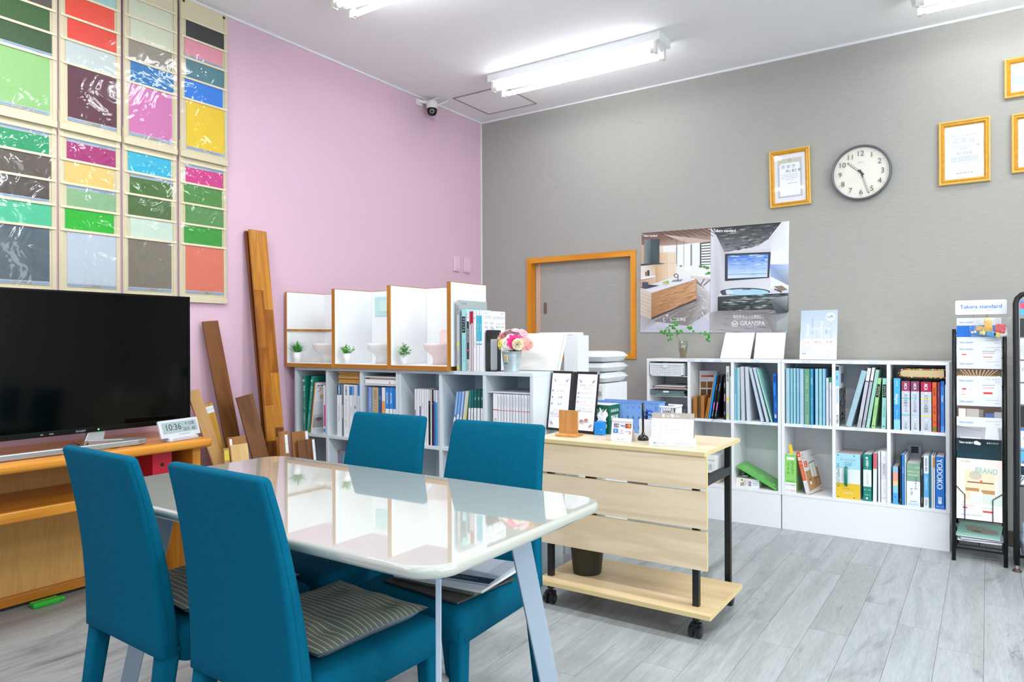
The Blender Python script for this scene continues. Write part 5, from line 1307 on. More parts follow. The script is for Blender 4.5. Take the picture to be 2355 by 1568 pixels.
# -- grey wall bookcase, lower row
GC = 'books in the lower row of the grey wall bookcase'
x0, x1 = clampx(xat(1692, BK+.02, ZL+.03), xat(1746, BK+.02, ZL+.03), BK)
hb = zat(1098, x0, BK+.02)-ZL
def slp(P, a, b, h):
    w_ = b-a; P.rect(a, b, 0, h, '#efe9dc'); P.rect(a+w_*.72, b, 0, h, '#e9eff4')
    P.text('SL+', a+w_*.27, h*.5, h*.42, '#2c2c2c', rot=-PI/2*0+PI/2, bold=.03, maxw=h*.85); P.text('PLUS', a+w_*.40, h*.5, h*.2, '#4a4a4a', rot=PI/2); P.text('エスエル', a+w_*.52, h*.5, h*.12, '#6a6a6a', rot=PI/2)
    P.rect(a+w_*.56, a+w_*.66, h*.15, h*.7, '#7a68b8'); P.text('2021', a+w_*.61, h*.45, h*.16, '#e8e4f4', rot=PI/2); P.dashes(a+w_*.74, a+w_*.95, h*.5, h*.06, '#9aa4b0', 4); P.dashes(a+w_*.74, a+w_*.95, h*.3, h*.06, '#9aa4b0', 4, 3)
lying('book', 'thick white book lying flat with large sideways lettering on its spine', 'book', x0, x1, BK+.02, BK+.225, ZL+.0005, hb, (0, 0, 0), '#e9e4d6', '#efece6', GC, slp)
lying('book', 'thin dark teal book lying on the thick white book', 'book', x0+.022, x1-.085, BK+.06, BK+.2, ZL+hb+.0012, .014, (0, 0, .08), '#1f4f5c', '#d9d9d9', GC)
lying('book', 'thin dark purple book on top of the teal book', 'book', x0+.026, x1-.10, BK+.07, BK+.19, ZL+hb+.0160, .010, (0, 0, -.06), '#2a2447', '#d9d9d9', GC)
# green catalogue leaning across the pile
gz0 = ZL+.001; g0 = min(xat(1788, BK+.01, ZL), CELLS['g'][2][1]-.014)
pA = at(1696, 1074, 1, BK+.01)
L_ = math.hypot(pA.x-g0, pA.z-gz0); ag = math.atan2(pA.z-gz0, g0-pA.x)
t = thing('catalogue', 'lime green catalogue leaning across the pile of flat books', 'catalogue', (g0, BK+.0, gz0+.001), (0, ag, 0), GC)
mk('cover', MB().box(-L_, 0, 0, .21, 0, .001).box(-L_, 0, 0, .21, .010, .011).box(-L_, 0, 0, .0012, .001, .010), cmat('#63bf52'), t)
mk('pages', B(-L_+.002, -.002, .0013, .208, .001, .010), M('pages_efece6', '#efece6', .8), t)
P = Print((0, 0, .0112), (1, 0, 0), (0, 1, 0), (0, 0, 1))
for k, (a, b, s_, tx) in enumerate(((.25, .06, .022, 'DECOR'), (.25, .10, .018, 'SELECT'), (.55, .08, .05, 'ミ'), (.72, .13, .05, 'シ'), (.8, .05, .05, 'コ'), (.93, .12, .03, '本'))): P.text(tx, -L_+L_*a, b, s_, '#dff0d6')
P.build(t, 'cover_print', PRINTG)
# white paper bags behind the cart
for k, (pa, pb, ya, yb_, lab) in enumerate(((1598, 1652, 1051, 1093, 'upper pale printed paper packet seen past the cart corner'), (1600, 1656, 1096, 1116, 'lower crumpled beige packet under the pale printed packet'))):
    x0, x1 = xat(pa, BK+.03, .35), xat(pb, BK+.03, .35); z0, z1 = zat(yb_, x1, BK+.03), zat(ya, x1, BK+.03)
    if k == 1: z0 = ZL+.001; z1 = zlow-.0
    else: zlow = z0
    t = thing('paper_packet', lab, 'packet', ((x0+x1)/2, BK+.1, z0+(.009 if k == 0 else .0005)), group='paper packets in the lower bookcase')
    w_ = (x1-x0)/2; hh = z1-z0
    mk('packet', MB().loft([[(a*(.86+.16*f+.02*math.sin(5*f)), b*(.9+.1*math.sin(PI*f)), hh*f+.006*math.sin(9*a)*f) for a, b in rrect(-w_, w_, -.07, .07, .02, 3)] for f in (0, .2, .5, .8, .97)]), M('packet_%d' % k, ('#e3e8e6', '#cbbf9f')[k], .6, var=.06, vscale=20), t, .002)
    if k == 0:
        P = Print((0, -.0712, 0)); 
        for i in range(4): P.rect(-w_*.5+.02*i, -w_*.5+.012+.02*i, hh*.2, hh*(.4+.1*(i % 2)), '#b7c4c2')
        P.dashes(-w_*.6, w_*.7, hh*.7, .004, '#a9b4b6', 5); P.build(t, 'packet_print')
def pastel(P, d, h):
    P.rect(0, d, 0, h, '#d8d2c8'); P.rect(0, d, h*.55, h, '#d9dbdd'); P.poly([(d*.05, h*.52), (d*.95, h*.56), (d*.95, h*.12), (d*.05, h*.05)], '#b98a5c'); P.poly([(d*.4, h*.68), (d*.8, h*.72), (d*.8, h*.35), (d*.4, h*.36)], '#e8f0e2'); P.line((d*.6, h*.35), (d*.6, h*.72), .004, '#8a4a2c'); P.line((d*.4, h*.36), (d*.4, h*.69), .005, '#8a4a2c'); P.line((d*.8, h*.35), (d*.8, h*.72), .005, '#8a4a2c'); P.line((d*.4, h*.69), (d*.8, h*.72), .005, '#8a4a2c')
    P.rect(d*.55, d*.95, h*.30, h*.32, '#8a4a2c'); P.rect(d*.6, d*.62, h*.14, h*.3, '#8a4a2c'); P.rect(d*.88, d*.9, h*.16, h*.3, '#8a4a2c')
    P.disc(d*.25, h*.3, .012, '#8a5a34', 12); P.rect(d*.2, d*.3, h*.2, h*.28, '#f1eee8')
    P.rect(d*.08, d*.3, h*.62, h*.76, '#d9572e'); P.text('に', d*.19, h*.69, .022, '#fff'); P.ring(d*.13, h*.88, .011, .015, '#c77f5c', .6, 5.7); P.dashes(d*.6, d*.95, h*.85, .005, '#a9a9a9', 4); P.text('リリカラ', d*.85, h*.06, .009, '#d9572e')
row(ZL, BK, GC, [
 (1805.5, 1831.5, 1044, '#8cd06c', 'thick light green sample book with large hiragana on its spine', [('r', 0, .26, '#f4f5f3'), ('r', .26, .93, '#93d672'), ('r', .86, .93, '#f4f7f0', .15, .85), ('v', 'らくらく', .83, .27, '#2c6a34', .67), ('v', 'リフォーム', .80, .2, '#2c6a34', .28), ('h', '2024-2026', .30, .11, '#4f8a4a'), ('h', 'おすすめ壁紙', .2, .11, '#7a8a80'), ('h', 'リリカラ', .05, .2, '#d84a6a')], dict(depth=.2)),
 (2085, 2116.5, 1064.5, '#7fae93', 'sage and white thick sample book with katakana on its spine', [('r', 0, .58, '#f4f5f6'), ('r', .58, 1, '#84ad93'), ('h', 'リフォーム専用', .91, .09, '#e3efe6'), ('h', 'Reform Up', .81, .15, '#f1e9b8'), ('h', '2024-2027', .73, .13, '#f4f7f4'), ('v', 'リフォーム', .69, .19, '#3a3d3f', .68), ('v', 'アップ', .42, .19, '#3a3d3f', .36), ('h', 'sangetsu', .12, .11, '#7a828a'), ('r', .015, .07, '#bfe0ee', .1, .9)], dict(depth=.2)),
 (2117.5, 2123.3, 1051, '#2a2c2f', 'narrow black catalogue right of the sage sample book', [('t', 'REINFORCE', .7, .42, '#cfd3d6', .5, .36), ('t', 'SAMPLE BOOK', .14, .36, '#cfd3d6', .5, .22)]),
 (2124.3, 2136.5, 1048, '#e9edf2', 'white catalogue with a light blue middle band', [('T', 'NODEA 2023', .83, .38, '#3a4a6a', .5, .26), ('r', .2, .66, '#5fb4ea'), ('t', 'ノダ総合カタログ', .48, .3, '#f0f7fc', .5, .3), ('t', 'NODA', .09, .3, '#5a6472', .5, .12)]),
 (2137.5, 2141, 1047, '#2d86a2', 'thin teal booklet right of the light blue banded catalogue'),
 (2142, 2146, 1047, '#e6ebf0', 'thin white booklet left of the orange-topped one'),
 (2146.6, 2150.6, 1049, '#eef1f5', 'thin white booklet with an orange top', [('r', .78, .98, '#ee9a34')]),
 (2151.6, 2172.2, 1050, '#1f76d4', 'thick blue catalogue with huge white sideways lettering', [('T', 'YODOKO', .67, .66, '#f4f9fe', .5, .64), ('r', .1, .23, '#eaf3fc', .3, .7), ('v', '総合', .22, .2, '#1f76d4'), ('h', 'ヨドコウ', .045, .2, '#eaf3fc')]),
 (2173.5, 2180.3, 1051, '#2c7ed2', 'blue catalogue with yellow spine lettering at the end panel', [('t', '商・施・建材カタログ', .75, .4, '#e6c85a', .5, .34), ('t', '淀川製鋼', .15, .4, '#e6c85a', .5, .16), ('r', .26, .29, '#9fd0f4')]),
 (1985.3, 2004.5, 1044, '#17897c', 'teal sample book with a white middle on its spine', [('r', .31, .67, '#eef2f3'), ('d', .45, .92, .16, '#eef6f4'), ('T', 'NONSLIP', .81, .34, '#eef6f4', .5, .13), ('t', '2024-2027', .71, .16, '#cfe9e4', .5, .06), ('t', 'ノンスリップフロア', .48, .22, '#5a8a88', .5, .26), ('h', '耐久・防滑', .24, .12, '#dff0ed'), ('h', 'sangetsu', .14, .14, '#eef6f4'), ('d', .45, .06, .14, '#eef6f4')]),
 (2007, 2016.5, 1042, '#e9ebee', 'white catalogue with a pink top, leaning slightly', [('r', .68, 1, '#d86274')], dict(xt=2008.5)),
 (2019.5, 2025, 1038, '#e4e7ec', 'slim white book beside the leaning pink-topped one', [('t', 'カタログ', .75, .4, '#9aa2ac', .5, .2)]),
 (2026.3, 2042, 1037, '#eceef2', 'white sample book with grey sideways lettering, beside the divider', [('h', '2024', .88, .2, '#b4bac4'), ('h', '2026', .83, .2, '#b4bac4'), ('r', .46, .78, '#d9dde6'), ('t', 'REATEC', .64, .42, '#5a616c', .5, .24), ('t', 'リアテック カタログ', .28, .18, '#a6adb8', .5, .22), ('h', 'sangetsu', .1, .2, '#a6adb8')]),
 (2053.5, 2065.5, 1073, '#8fc4ea', 'short book with an orange to blue spine', [('r', .62, .86, '#f0a890'), ('r', .5, .62, '#f2cf9a'), ('r', .3, .5, '#8fd4dc'), ('r', 0, .3, '#57aee8'), ('d', .5, .2, .18, '#2f7fc0')]),
 (2069.5, 2073.5, 1046, '#23282e', 'thin black booklet right of the short sunset-coloured book', [('t', 'エイダイ', .75, .4, '#9aa2ac', .5, .3), ('t', 'EIDAI', .1, .5, '#dfe3e6', .5, .15)]),
 (2074.3, 2080, 1045, '#2c86dc', 'narrow blue catalogue beside the thin black booklet', [('t', 'カタログ 建材', .7, .4, '#dcecf8', .5, .3)]),
 (2080.8, 2083.8, 1046, '#e6eaee', 'thin white booklet left of the sage sample book'),
])
# yellow marker in the green book
xm = xat(1822, BK+.05, .45); zm_ = zat(1044, xat(1807, BK, ZL), BK)
t = thing('page_marker', 'yellow paper marker sticking up from the green sample book', 'bookmark', (xm, BK+.04, zm_+.0), (0, -.18, 0))
mk('marker', B(-.009, .009, 0, .0012, 0, .055), M('marker_yellow', '#f0cf1c', .5), t)
# orange sample book turned to show its cover
book(ZL, BK-.004, 1853.5, 1864, 1041, '#e8642e', 'orange and white sample book leaning to show its room picture cover', [('r', .0, .32, '#eef0f2'), ('d', .5, .93, .2, '#fbf4ee'), ('r', .8, .88, '#f5efe8', .1, .9), ('T', 'C', .84, .5, '#d9572e', .5, .06), ('h', 'に', .74, .5, '#fbf4ee'), ('t', 'くらしにいい', .5, .4, '#fbf4ee', .5, .3), ('t', 'カーテン', .2, .3, '#b0a8a4', .5, .14), ('h', 'リリカラ', .04, .22, '#d84a6a')], xt=1829, group=GC, depth=.2, cover=pastel, yaw=math.radians(-12))
# HOMEFLOOR binder with handle
def hf(P, x, t_, h): pass
t = book(ZL, BK, 1921, 1978.5, 1041, '#e9eef2', 'very thick sample book with a teal carrying handle on its yellow and blue spine', [('r', .66, 1, '#a9dbe9'), ('r', 0, .34, '#eec63a'), ('t', 'HOMEFLOOR', .5, .13, '#1f6f66', .09, .86), ('d', .09, .955, .028, '#1d5f58'), ('d', .76, .955, .028, '#1d5f58'), ('d', .09, .035, .028, '#1d5f58'), ('d', .76, .035, .028, '#1d5f58'), ('h', 'ホームフロア', .86, .08, '#5f9fb0'), ('h', '2024-2026', .8, .06, '#5f9fb0'), ('h', '住宅用', .75, .07, '#5f9fb0'), ('h', 'ビニル床シート', .22, .05, '#a8862a'), ('h', 'sangetsu', .14, .09, '#fbf4d8')], depth=.21, group=GC, topc='#b9aaa6')
xw = xat(1978.5, BK, ZL)-xat(1921, BK, ZL); hx_ = xw*.41
hh = zat(1041, xat(1921, BK, ZL), BK)-ZL
mk('handle', MB().tube([(hx_, -.001, hh*.30), (hx_, -.012, hh*.34), (hx_, -.016, hh*.5), (hx_, -.012, hh*.66), (hx_, -.001, hh*.70)], [.008, .009, .0095, .009, .008], 10), M('handle_teal', '#14806f', .35), t, smooth=True)
# grey ring sample behind the sage book
x0, x1 = xat(2083, BK+.16, .45), xat(2117, BK+.16, .45); zt_ = zat(1021, x0, BK+.16)
t = thing('sample_folder', 'tall grey folder with a dark photo behind the sage sample book', 'folder', (x0, BK+.225, ZL+.0005))
mk('board', MB().prism(rrect(0, x1-x0, 0, zt_-ZL, .012), 'y', 0, .006), M('folder_grey', '#b9bcc4', .5), t)
P = Print((0, -.0003, 0)); ww = x1-x0; P.rect(ww*.3, ww*.8, (zt_-ZL)*.82, (zt_-ZL)*.94, '#3b3030'); P.rect(ww*.05, ww*.95, (zt_-ZL)*.96, (zt_-ZL)*.985, '#8fae9a'); P.build(t, 'cover_print')
# -- cubby one: basket, papers, case, tray
x0, x1 = xat(1490, RF, .95)+.018, xat(1583, RF, .95)-.014
z0 = SH['a']+.0005; z1 = zat(834.5, x0, RF)
t = thing('white_basket', 'white perforated plastic basket in the top cubby of the bookcase', 'basket', (x0, RF-.012, z0))
wb_ = (x1-x0)*.93; hb = z1-z0
mk('front_wall', holes(MB(), .012, wb_-.012, .006, hb-.012, 20, 6, 0, .002, .45, .42), m_card, t)
mk('front_wall', MB().box(.003, .012, 0, .002, 0, hb-.012).box(wb_-.012, wb_-.003, 0, .002, 0, hb-.012).box(.003, wb_-.003, 0, .002, 0, .006).box(.002, wb_-.002, -.003, .002, hb-.012, hb), m_card, t)
mk('end_wall', holes(MB(), .004, .2, .006, hb-.012, 14, 6, wb_-.003, wb_-.001, .45, .42, 'x').box(wb_-.004, wb_, .0, .2, hb-.012, hb), m_card, t)
mk('end_wall', MB().box(.001, .003, .003, .2, 0, hb), m_card, t)
mk('back_wall', B(.003, wb_-.004, .198, .2, 0, hb), m_card, t); mk('base', B(.003, wb_-.004, .003, .198, 0, .002), m_card, t)
mk('label_clip', MB().box(wb_*.4, wb_*.56, -.006, -.003, hb-.03, hb+.001), M('clip_grey', '#dfe3ea', .3), t, .001)
z0 = SH['b']+.0008
lab = ['brown clipboard with white papers, lower one in the cubby', 'brown clipboard with white papers, upper one in the cubby']
for k in range(2):
    t = thing('clipboard', lab[k], 'clipboard', (x0+.13, RF+.125, z0+.011*k), (0, 0, (.02, -.025)[k]), 'clipboards in the bookcase cubby')
    mk('board', B(-.112, .112, -.125, .12, 0, .003), M('hardboard', '#8a5a34', .6), t)
    mk('papers', B(-.105+.01*k, .11, -.122, .10, .003, .0075), m_paper, t)
    mk('clip', MB().box(-.035, .035, .10, .118, .003, .0105).box(-.02, .02, .112, .128, .0025, .0105), m_black, t)
z0 = SH['c']+.0006; hc_ = zat(896.5, x0, RF)-z0
t = thing('document_case', 'clear plastic document case with green paper in the cubby', 'document case', (x0, RF+.004, z0))
m_case = clear('case_clear', '#e6eef0', .12, .8, base='#b9c6ca')
mk('case_bottom', MB().box(0, wb_, 0, .2, 0, .002).box(0, wb_, 0, .0015, .002, hc_*.5).box(0, .0015, .0015, .2, .002, hc_*.5).box(wb_-.0015, wb_, .0015, .2, .002, hc_*.5), m_case, t)
mk('case_lid', MB().box(0, wb_, 0, .2, hc_-.002, hc_).box(0, wb_, 0, .0015, hc_*.5, hc_-.002), m_case, t)
mk('papers', B(.03, wb_-.03, .01, .19, .003, hc_*.35), M('case_green', '#57c07a', .5), t)
mk('latch', MB().prism(rrect(wb_*.38, wb_*.55, hc_*.62, hc_*.95, .004), 'y', -.003, 0), m_card, t)
z0 = ZU+.0006
t = thing('letter_tray', 'clear plastic letter tray at the bottom of the cubby', 'tray', (x0, RF+.004, z0))
mk('tray', MB().box(0, wb_, 0, .22, 0, .002).box(0, .002, 0, .22, .002, .05).box(wb_-.002, wb_, 0, .22, .002, .05).box(.002, wb_-.002, .218, .22, .002, .05).box(.002, wb_-.002, 0, .002, .002, .03), m_case, t)
mk('papers', B(.01, wb_-.01, .01, .21, .002, .012), m_paper, t)
# dark red string on the shelf edge
q = at(1640, 974, 1, RF-.002)
t = thing('cord_end', 'short red cord hanging over the bookcase middle board', 'cord', (q.x, RF-.003, RM+.001))
mk('cord', MB().tube([(.010, .008, .0012), (.006, 0, .0015), (.0, -.002, -.006), (-.012, -.003, -.018)], .0012, 6), M('cord_red', '#9c3a34', .6), t, smooth=True)
# ------------------------------------------------------------------ white bookcase contents
WK = WF+.012
ZW = WM
G1 = 'books in the upper row of the white bookcase'
def mag(P, d, h):
    P.rect(0, d, 0, h, '#eef0f3'); P.rect(.004, d, h*.10, h*.62, '#c3c7d0'); P.poly([(.004, h*.1), (d*.6, h*.1), (d*.9, h*.34), (.004, h*.3)], '#a9a6a8'); P.poly([(.004, h*.36), (d*.7, h*.4), (d*.7, h*.6), (.004, h*.62)], '#dfe2e8'); P.disc(d*.2, h*.27, .02, '#8d5f66', 12, .012)
    P.text('ファー', d*.3, h*.86, .026, '#e8822a', bold=.03); P.dashes(d*.05, d*.6, h*.93, .006, '#4a5566', 4); P.disc(d*.22, h*.72, .014, '#e6c48a', 12); P.disc(d*.5, h*.72, .014, '#7fa0d8', 12); P.rect(.004, d, 0, h*.08, '#d9dbe2')
row(ZW, WK, G1, [
 (696.5, 703.8, 864.5, '#0f7a66', 'dark green binder standing upright in the first compartment by the pink wall', [('T', 'ig', .92, .62, '#e9f6f0', .5, .12), ('t', '無垢フローリング', .62, .5, '#d9efe6', .5, .42), ('t', '内装建材ガイド', .2, .4, '#d9efe6', .5, .3)], dict(depth=.2)),
 (704.8, 711.5, 866, '#12907c', 'green binder leaning beside the upright dark green one', [('T', 'ig', .92, .7, '#e9f6f0', .5, .12), ('t', '無垢フローリング', .62, .55, '#d9efe6', .5, .42), ('t', '内装建材ガイド', .2, .4, '#d9efe6', .5, .3)], dict(xt=716, depth=.2)),
 (712.3, 716.2, 880, '#ef8f2a', 'orange-spined magazine with a bathroom picture on its white cover', [('r', .04, .16, '#f9c890', .2, .8)], dict(xt=726, depth=.21, cover=mag, yaw=math.radians(-10), name='magazine', cat='magazine')),
 (744, 748.6, 886, '#f0eef2', 'white booklet with a pink and blue lower spine beside the divider', [('r', .16, .6, '#e23a92', .3, 1), ('r', .04, .12, '#3aa0e8', .1, .9)], dict(depth=.1)),
 (775.5, 786, 884, '#eef1f5', 'white catalogue with a navy top band', [('r', .8, 1, '#1c5a86'), ('T', 'DAIKEN', .9, .4, '#e6f2f8', .5, .16), ('t', 'Ceramic Design', .45, .3, '#9fb4d0', .5, .4)]),
 (787, 789.8, 884, '#5f7f8e', 'thin picture-covered booklet between two white catalogues', [('r', .35, .6, '#b9c4b0')]),
 (790.6, 803, 884, '#f0f2f6', 'wide white catalogue in the second compartment', [('T', 'DAIKEN', .88, .34, '#2a3440', .5, .17), ('t', 'Design Selection', .55, .28, '#b3bcc8', .5, .36), ('t', 'LIBRARY', .25, .25, '#b3bcc8', .5, .16)]),
 (804, 811, 884.5, '#e9eef4', 'white booklet with blue top, left of the three thin ones', [('r', .8, .97, '#2f7fd0'), ('t', 'カタログ', .5, .4, '#8f9cab', .5, .25)]),
 (811.8, 815, 885, '#dfe4ea', 'thin pale booklet right of the blue-topped one', [('r', .8, .97, '#6fa4d8')]),
 (815.6, 818.8, 885, '#e6e9ee', 'thin white booklet, second right of the blue-topped one', [('r', .55, .6, '#8a93a0')]),
 (819.4, 822.2, 885, '#d3dae2', 'thin grey-white booklet left of the blue spine at the divider'),
 (822.8, 827.5, 883, '#e6edf5', 'white booklet with a blue upper spine at the divider', [('r', .78, 1, '#2a82da'), ('r', .5, .75, '#cfe0ef')]),
 (848, 855.5, 890.5, '#7fa3e0', 'lavender blue booklet in the third compartment', [('t', 'カタログ', .7, .4, '#e6eefc', .5, .25), ('r', 0, .5, '#aac4ee')]),
 (856.5, 870.5, 890.5, '#b9ab8a', 'wide beige-brown book in the third compartment', [('r', .05, .95, '#a89878', .3, .7), ('t', 'エクステリア', .6, .3, '#efe8d6', .5, .35)]),
 (871.3, 877.7, 891, '#2a5f9c', 'navy blue booklet beside the beige-brown book', [('t', 'LIXIL', .8, .4, '#cfe0f2', .5, .15)]),
 (878.6, 886, 891, '#f0eee9', 'white booklet with an orange lower half', [('r', .1, .74, '#f0a45c')]),
 (887, 895.2, 890.5, '#2f86dc', 'blue book with a white base, first of the three blue ones', [('r', 0, .6, '#f0f3f6'), ('T', 'ALCON', .8, .5, '#e9f3fc', .5, .22), ('t', 'カタログ', .35, .35, '#7a8796', .5, .3)]),
 (896, 903.8, 890.5, '#3a90e2', 'blue book with a white base, second of the three blue ones', [('r', 0, .6, '#eef1f5'), ('T', 'ALCON', .8, .5, '#e9f3fc', .5, .22), ('t', 'カタログ', .35, .35, '#7a8796', .5, .3)]),
 (904.5, 911, 891, '#2b80d2', 'blue book with a white base, third of the blue ones at the divider', [('r', 0, .6, '#f0f3f6'), ('r', .2, .3, '#e06a6a', .3, .7)]),
 (954, 958.5, 894.5, '#e6e8ec', 'white booklet with a dark lower spine, first in the fourth compartment', [('r', .1, .62, '#3f5f60', .1, .5)]),
 (959.3, 964.4, 895, '#eceef2', 'white booklet second in the fourth compartment', [('r', .3, .5, '#bcd0e0', .2, .8)]),
 (965.2, 969.5, 896, '#eceef2', 'white booklet with a violet lower spine, in the left half of the fourth compartment', [('r', 0, .7, '#6d63b4', .1, .8)]),
 (970.2, 975.5, 896, '#eef0f3', 'white booklet right of the violet-spined one', [('t', 'カタログ', .7, .4, '#aab4c0', .5, .2)]),
 (976.2, 981, 896, '#e8eaee', 'pale booklet, second right of the violet-spined one'),
 (981.7, 985.4, 896, '#f0f1f4', 'white booklet left of the first black spine'),
 (986, 989.6, 896.5, '#24272d', 'black-spined booklet, first of the two black ones', [('r', .75, .76, '#c9b04a'), ('r', .8, 1, '#e6e6ea')]),
 (990.3, 993, 896.5, '#eceef1', 'thin white booklet between the two black spines'),
 (993.7, 997, 896.5, '#22252b', 'black-spined booklet, second of the two black ones', [('r', .75, .76, '#c9b04a'), ('r', .82, 1, '#3b3f46')]),
 (997.6, 1000.8, 897, '#6a5cae', 'violet-spined booklet right of the two black spines', [('r', .8, 1, '#e2e2ea')]),
 (1001.5, 1006.3, 897, '#39a8e2', 'cyan-spined booklet in the fourth compartment', [('r', .78, 1, '#e9f0f5')]),
 (1006.8, 1009.2, 897, '#e3e7ec', 'thin white booklet against the divider of the fourth compartment'),
 (1036, 1041.5, 902, '#8db8ea', 'light blue-topped leaning booklet, first of the leaning four', [('r', 0, .55, '#e3e9f0'), ('r', .55, .6, '#6f8fb0')], dict(xt=1050)),
 (1043, 1048.5, 902, '#7fadea', 'light blue-topped leaning booklet, second of the leaning four', [('r', 0, .5, '#b9b6b0'), ('r', .5, .6, '#e6ecf2')], dict(xt=1056.5)),
 (1050, 1055, 901, '#a9c6f0', 'pale blue leaning booklet, third of the leaning four', [('r', 0, .55, '#dfe6ee')], dict(xt=1063.5)),
 (1057, 1065, 900.5, '#d8cf9c', 'pale yellow leaning booklet beside the teal-topped ones', [('r', .6, 1, '#c8d8e8', 0, .5), ('r', .05, .4, '#e0d9b0')], dict(xt=1071)),
 (1074.5, 1080, 897.5, '#2f7f82', 'teal-topped white booklet, first of five', [('r', 0, .7, '#e9edf1'), ('t', 'カタログ', .45, .35, '#9aa6b2', .5, .25)], dict(xt=1079)),
 (1081.5, 1087, 897.5, '#1f6a6c', 'teal-topped white booklet, second of five', [('r', 0, .7, '#eef1f4'), ('t', 'エクステリア', .45, .35, '#9aa6b2', .5, .3)], dict(xt=1084.5)),
 (1088.5, 1095.5, 897, '#1b5f5c', 'teal-topped white booklet with small numbers, third of five', [('r', 0, .7, '#f0f2f5'), ('t', '600', .86, .45, '#e3f0ee', .5, .1), ('t', 'Exterior カタログ', .45, .35, '#8a96a2', .5, .35)], dict(xt=1090.5)),
 (1096.5, 1103.5, 897, '#1a5c5a', 'teal-topped white booklet with small numbers, fourth of five', [('r', 0, .7, '#eef1f4'), ('t', '600', .86, .45, '#e3f0ee', .5, .1), ('t', 'Exterior', .45, .35, '#8a96a2', .5, .2)], dict(xt=1098)),
 (1104.3, 1110.5, 897, '#195655', 'teal-topped white booklet at the divider, fifth of five', [('r', 0, .7, '#f0f2f5'), ('t', '600', .86, .45, '#e3f0ee', .5, .1), ('t', 'Exterior', .45, .35, '#8a96a2', .5, .2)], dict(xt=1105.5)),
])
zmag = zat(903, 1.55, WK)
it = []
for k in range(13):
    a = 1134.5+k*6.75; wd = 11 if k == 0 else 6.2
    if k == 0: it.append((a, a+10.8, 904.8, '#eceef2', 'wide white catalogue at the left end of the red-lined magazine row', [('r', .715, .73, '#d8605a'), ('T', '住宅設備機器', .45, .34, '#8a929c', .5, .3), ('t', '総合カタログ', .12, .34, '#8a929c', .5, .18)]))
    else:
        a += 4.4
        if a+6 > 1223: break
        it.append((a, a+6.1, 905.3+.042*(a-1134)+.1*(k % 3), ('#e6e9ee', '#eef0f3', '#dfe3e9')[k % 3], 'white red-lined magazine, %s one counted from the wide white catalogue' % ('', 'first', 'second', 'third', 'fourth', 'fifth', 'sixth', 'seventh', 'eighth', 'ninth', 'tenth', 'eleventh', 'twelfth')[k], [('r', .715, .727, '#d8706a'), ('r', .02, .97, '#b9c0c9', .0, .12), ('r', .8, .95, '#c6ccd4', .4, .6)], dict(name='magazine', cat='magazine', group='red-lined white magazines under the shelf board')))
row(ZW, WK, G1, it)
row(ZW, WK, G1, [(1220, 1223.2, 921, '#2b2e33', 'short thin black booklet at the right end of the red-lined magazines')])
# kraft sample boards stacked on the catalogues
zb0 = zat(882.5, xat(790, WK, .9), WK)+.003; zb1 = min(zat(850.5, xat(790, WK, .9), WK), WZ-TH-.003)
n = 7; hB = (zb1-zb0)/n
m_kr = M('kraft_board', '#c89a58', .7, var=.06, vscale=60); x0, x1 = clampx(xat(777, WK, .9), xat(826, WK, .9)-.006, WK)
m_krf = m_kr
for k in range(n):
    dx_ = (.0, .003, -.002, .002, -.001, .004, .001)[k]
    t = tag(mk('kraft_board', B(-(x1-x0)/2, (x1-x0)/2, 0, .17, 0, hB-.0008), m_kr, None, .0012, loc=((x0+x1)/2+dx_-.002, WK+.004+.004*(k % 3), zb0+hB*k)), 'brown kraft sample board, %s in the stack on the white catalogues' % ('lowest', 'second from below', 'third from below', 'middle one', 'third from the top', 'second from the top', 'topmost')[k], 'sample board', 'stacked kraft sample boards')
# white magazines lying on the books of the third compartment
z_ = zat(888.5, xat(870, WK, .9), WK)+.004
for k, (h, w_, dxm, c, lab) in enumerate(((.008, .26, 0, '#e6e9ec', 'white magazine at the bottom of the pile on the blue books'), (.024, .262, .004, '#eef0f3', 'thick white catalogue in the middle of the pile on the blue books'), (.007, .235, .02, '#8f6a48', 'thin brown-covered booklet in the pile on the blue books'), (.008, .255, .0, '#e9ecef', 'white magazine on top of the pile on the blue books'))):
    xc = (xat(833, WK, .9)+xat(909, WK, .9))/2
    cl_, cr_ = clampx(xat(833, WK, .9), xat(909.5, WK, .9), WK); xc = (cl_+cr_)/2
    w_ = min(w_, cr_-cl_-abs(dxm)*2-.001)
    sp_ = None if k != 1 else (lambda P, a, b, hh: (P.rect(a+.001, b, .001, hh-.001, '#f2f3f5'), P.rect(b-.05, b-.04, .003, hh*.6, '#e08aa0')))
    lying('magazine', lab, 'magazine', xc-w_/2+dxm, xc+w_/2+dxm, WK+.004, WK+.2, z_, h, (0, 0, .0), c, '#f0f0ee', 'pile of magazines on the blue books', sp_)
    z_ += h+.0012
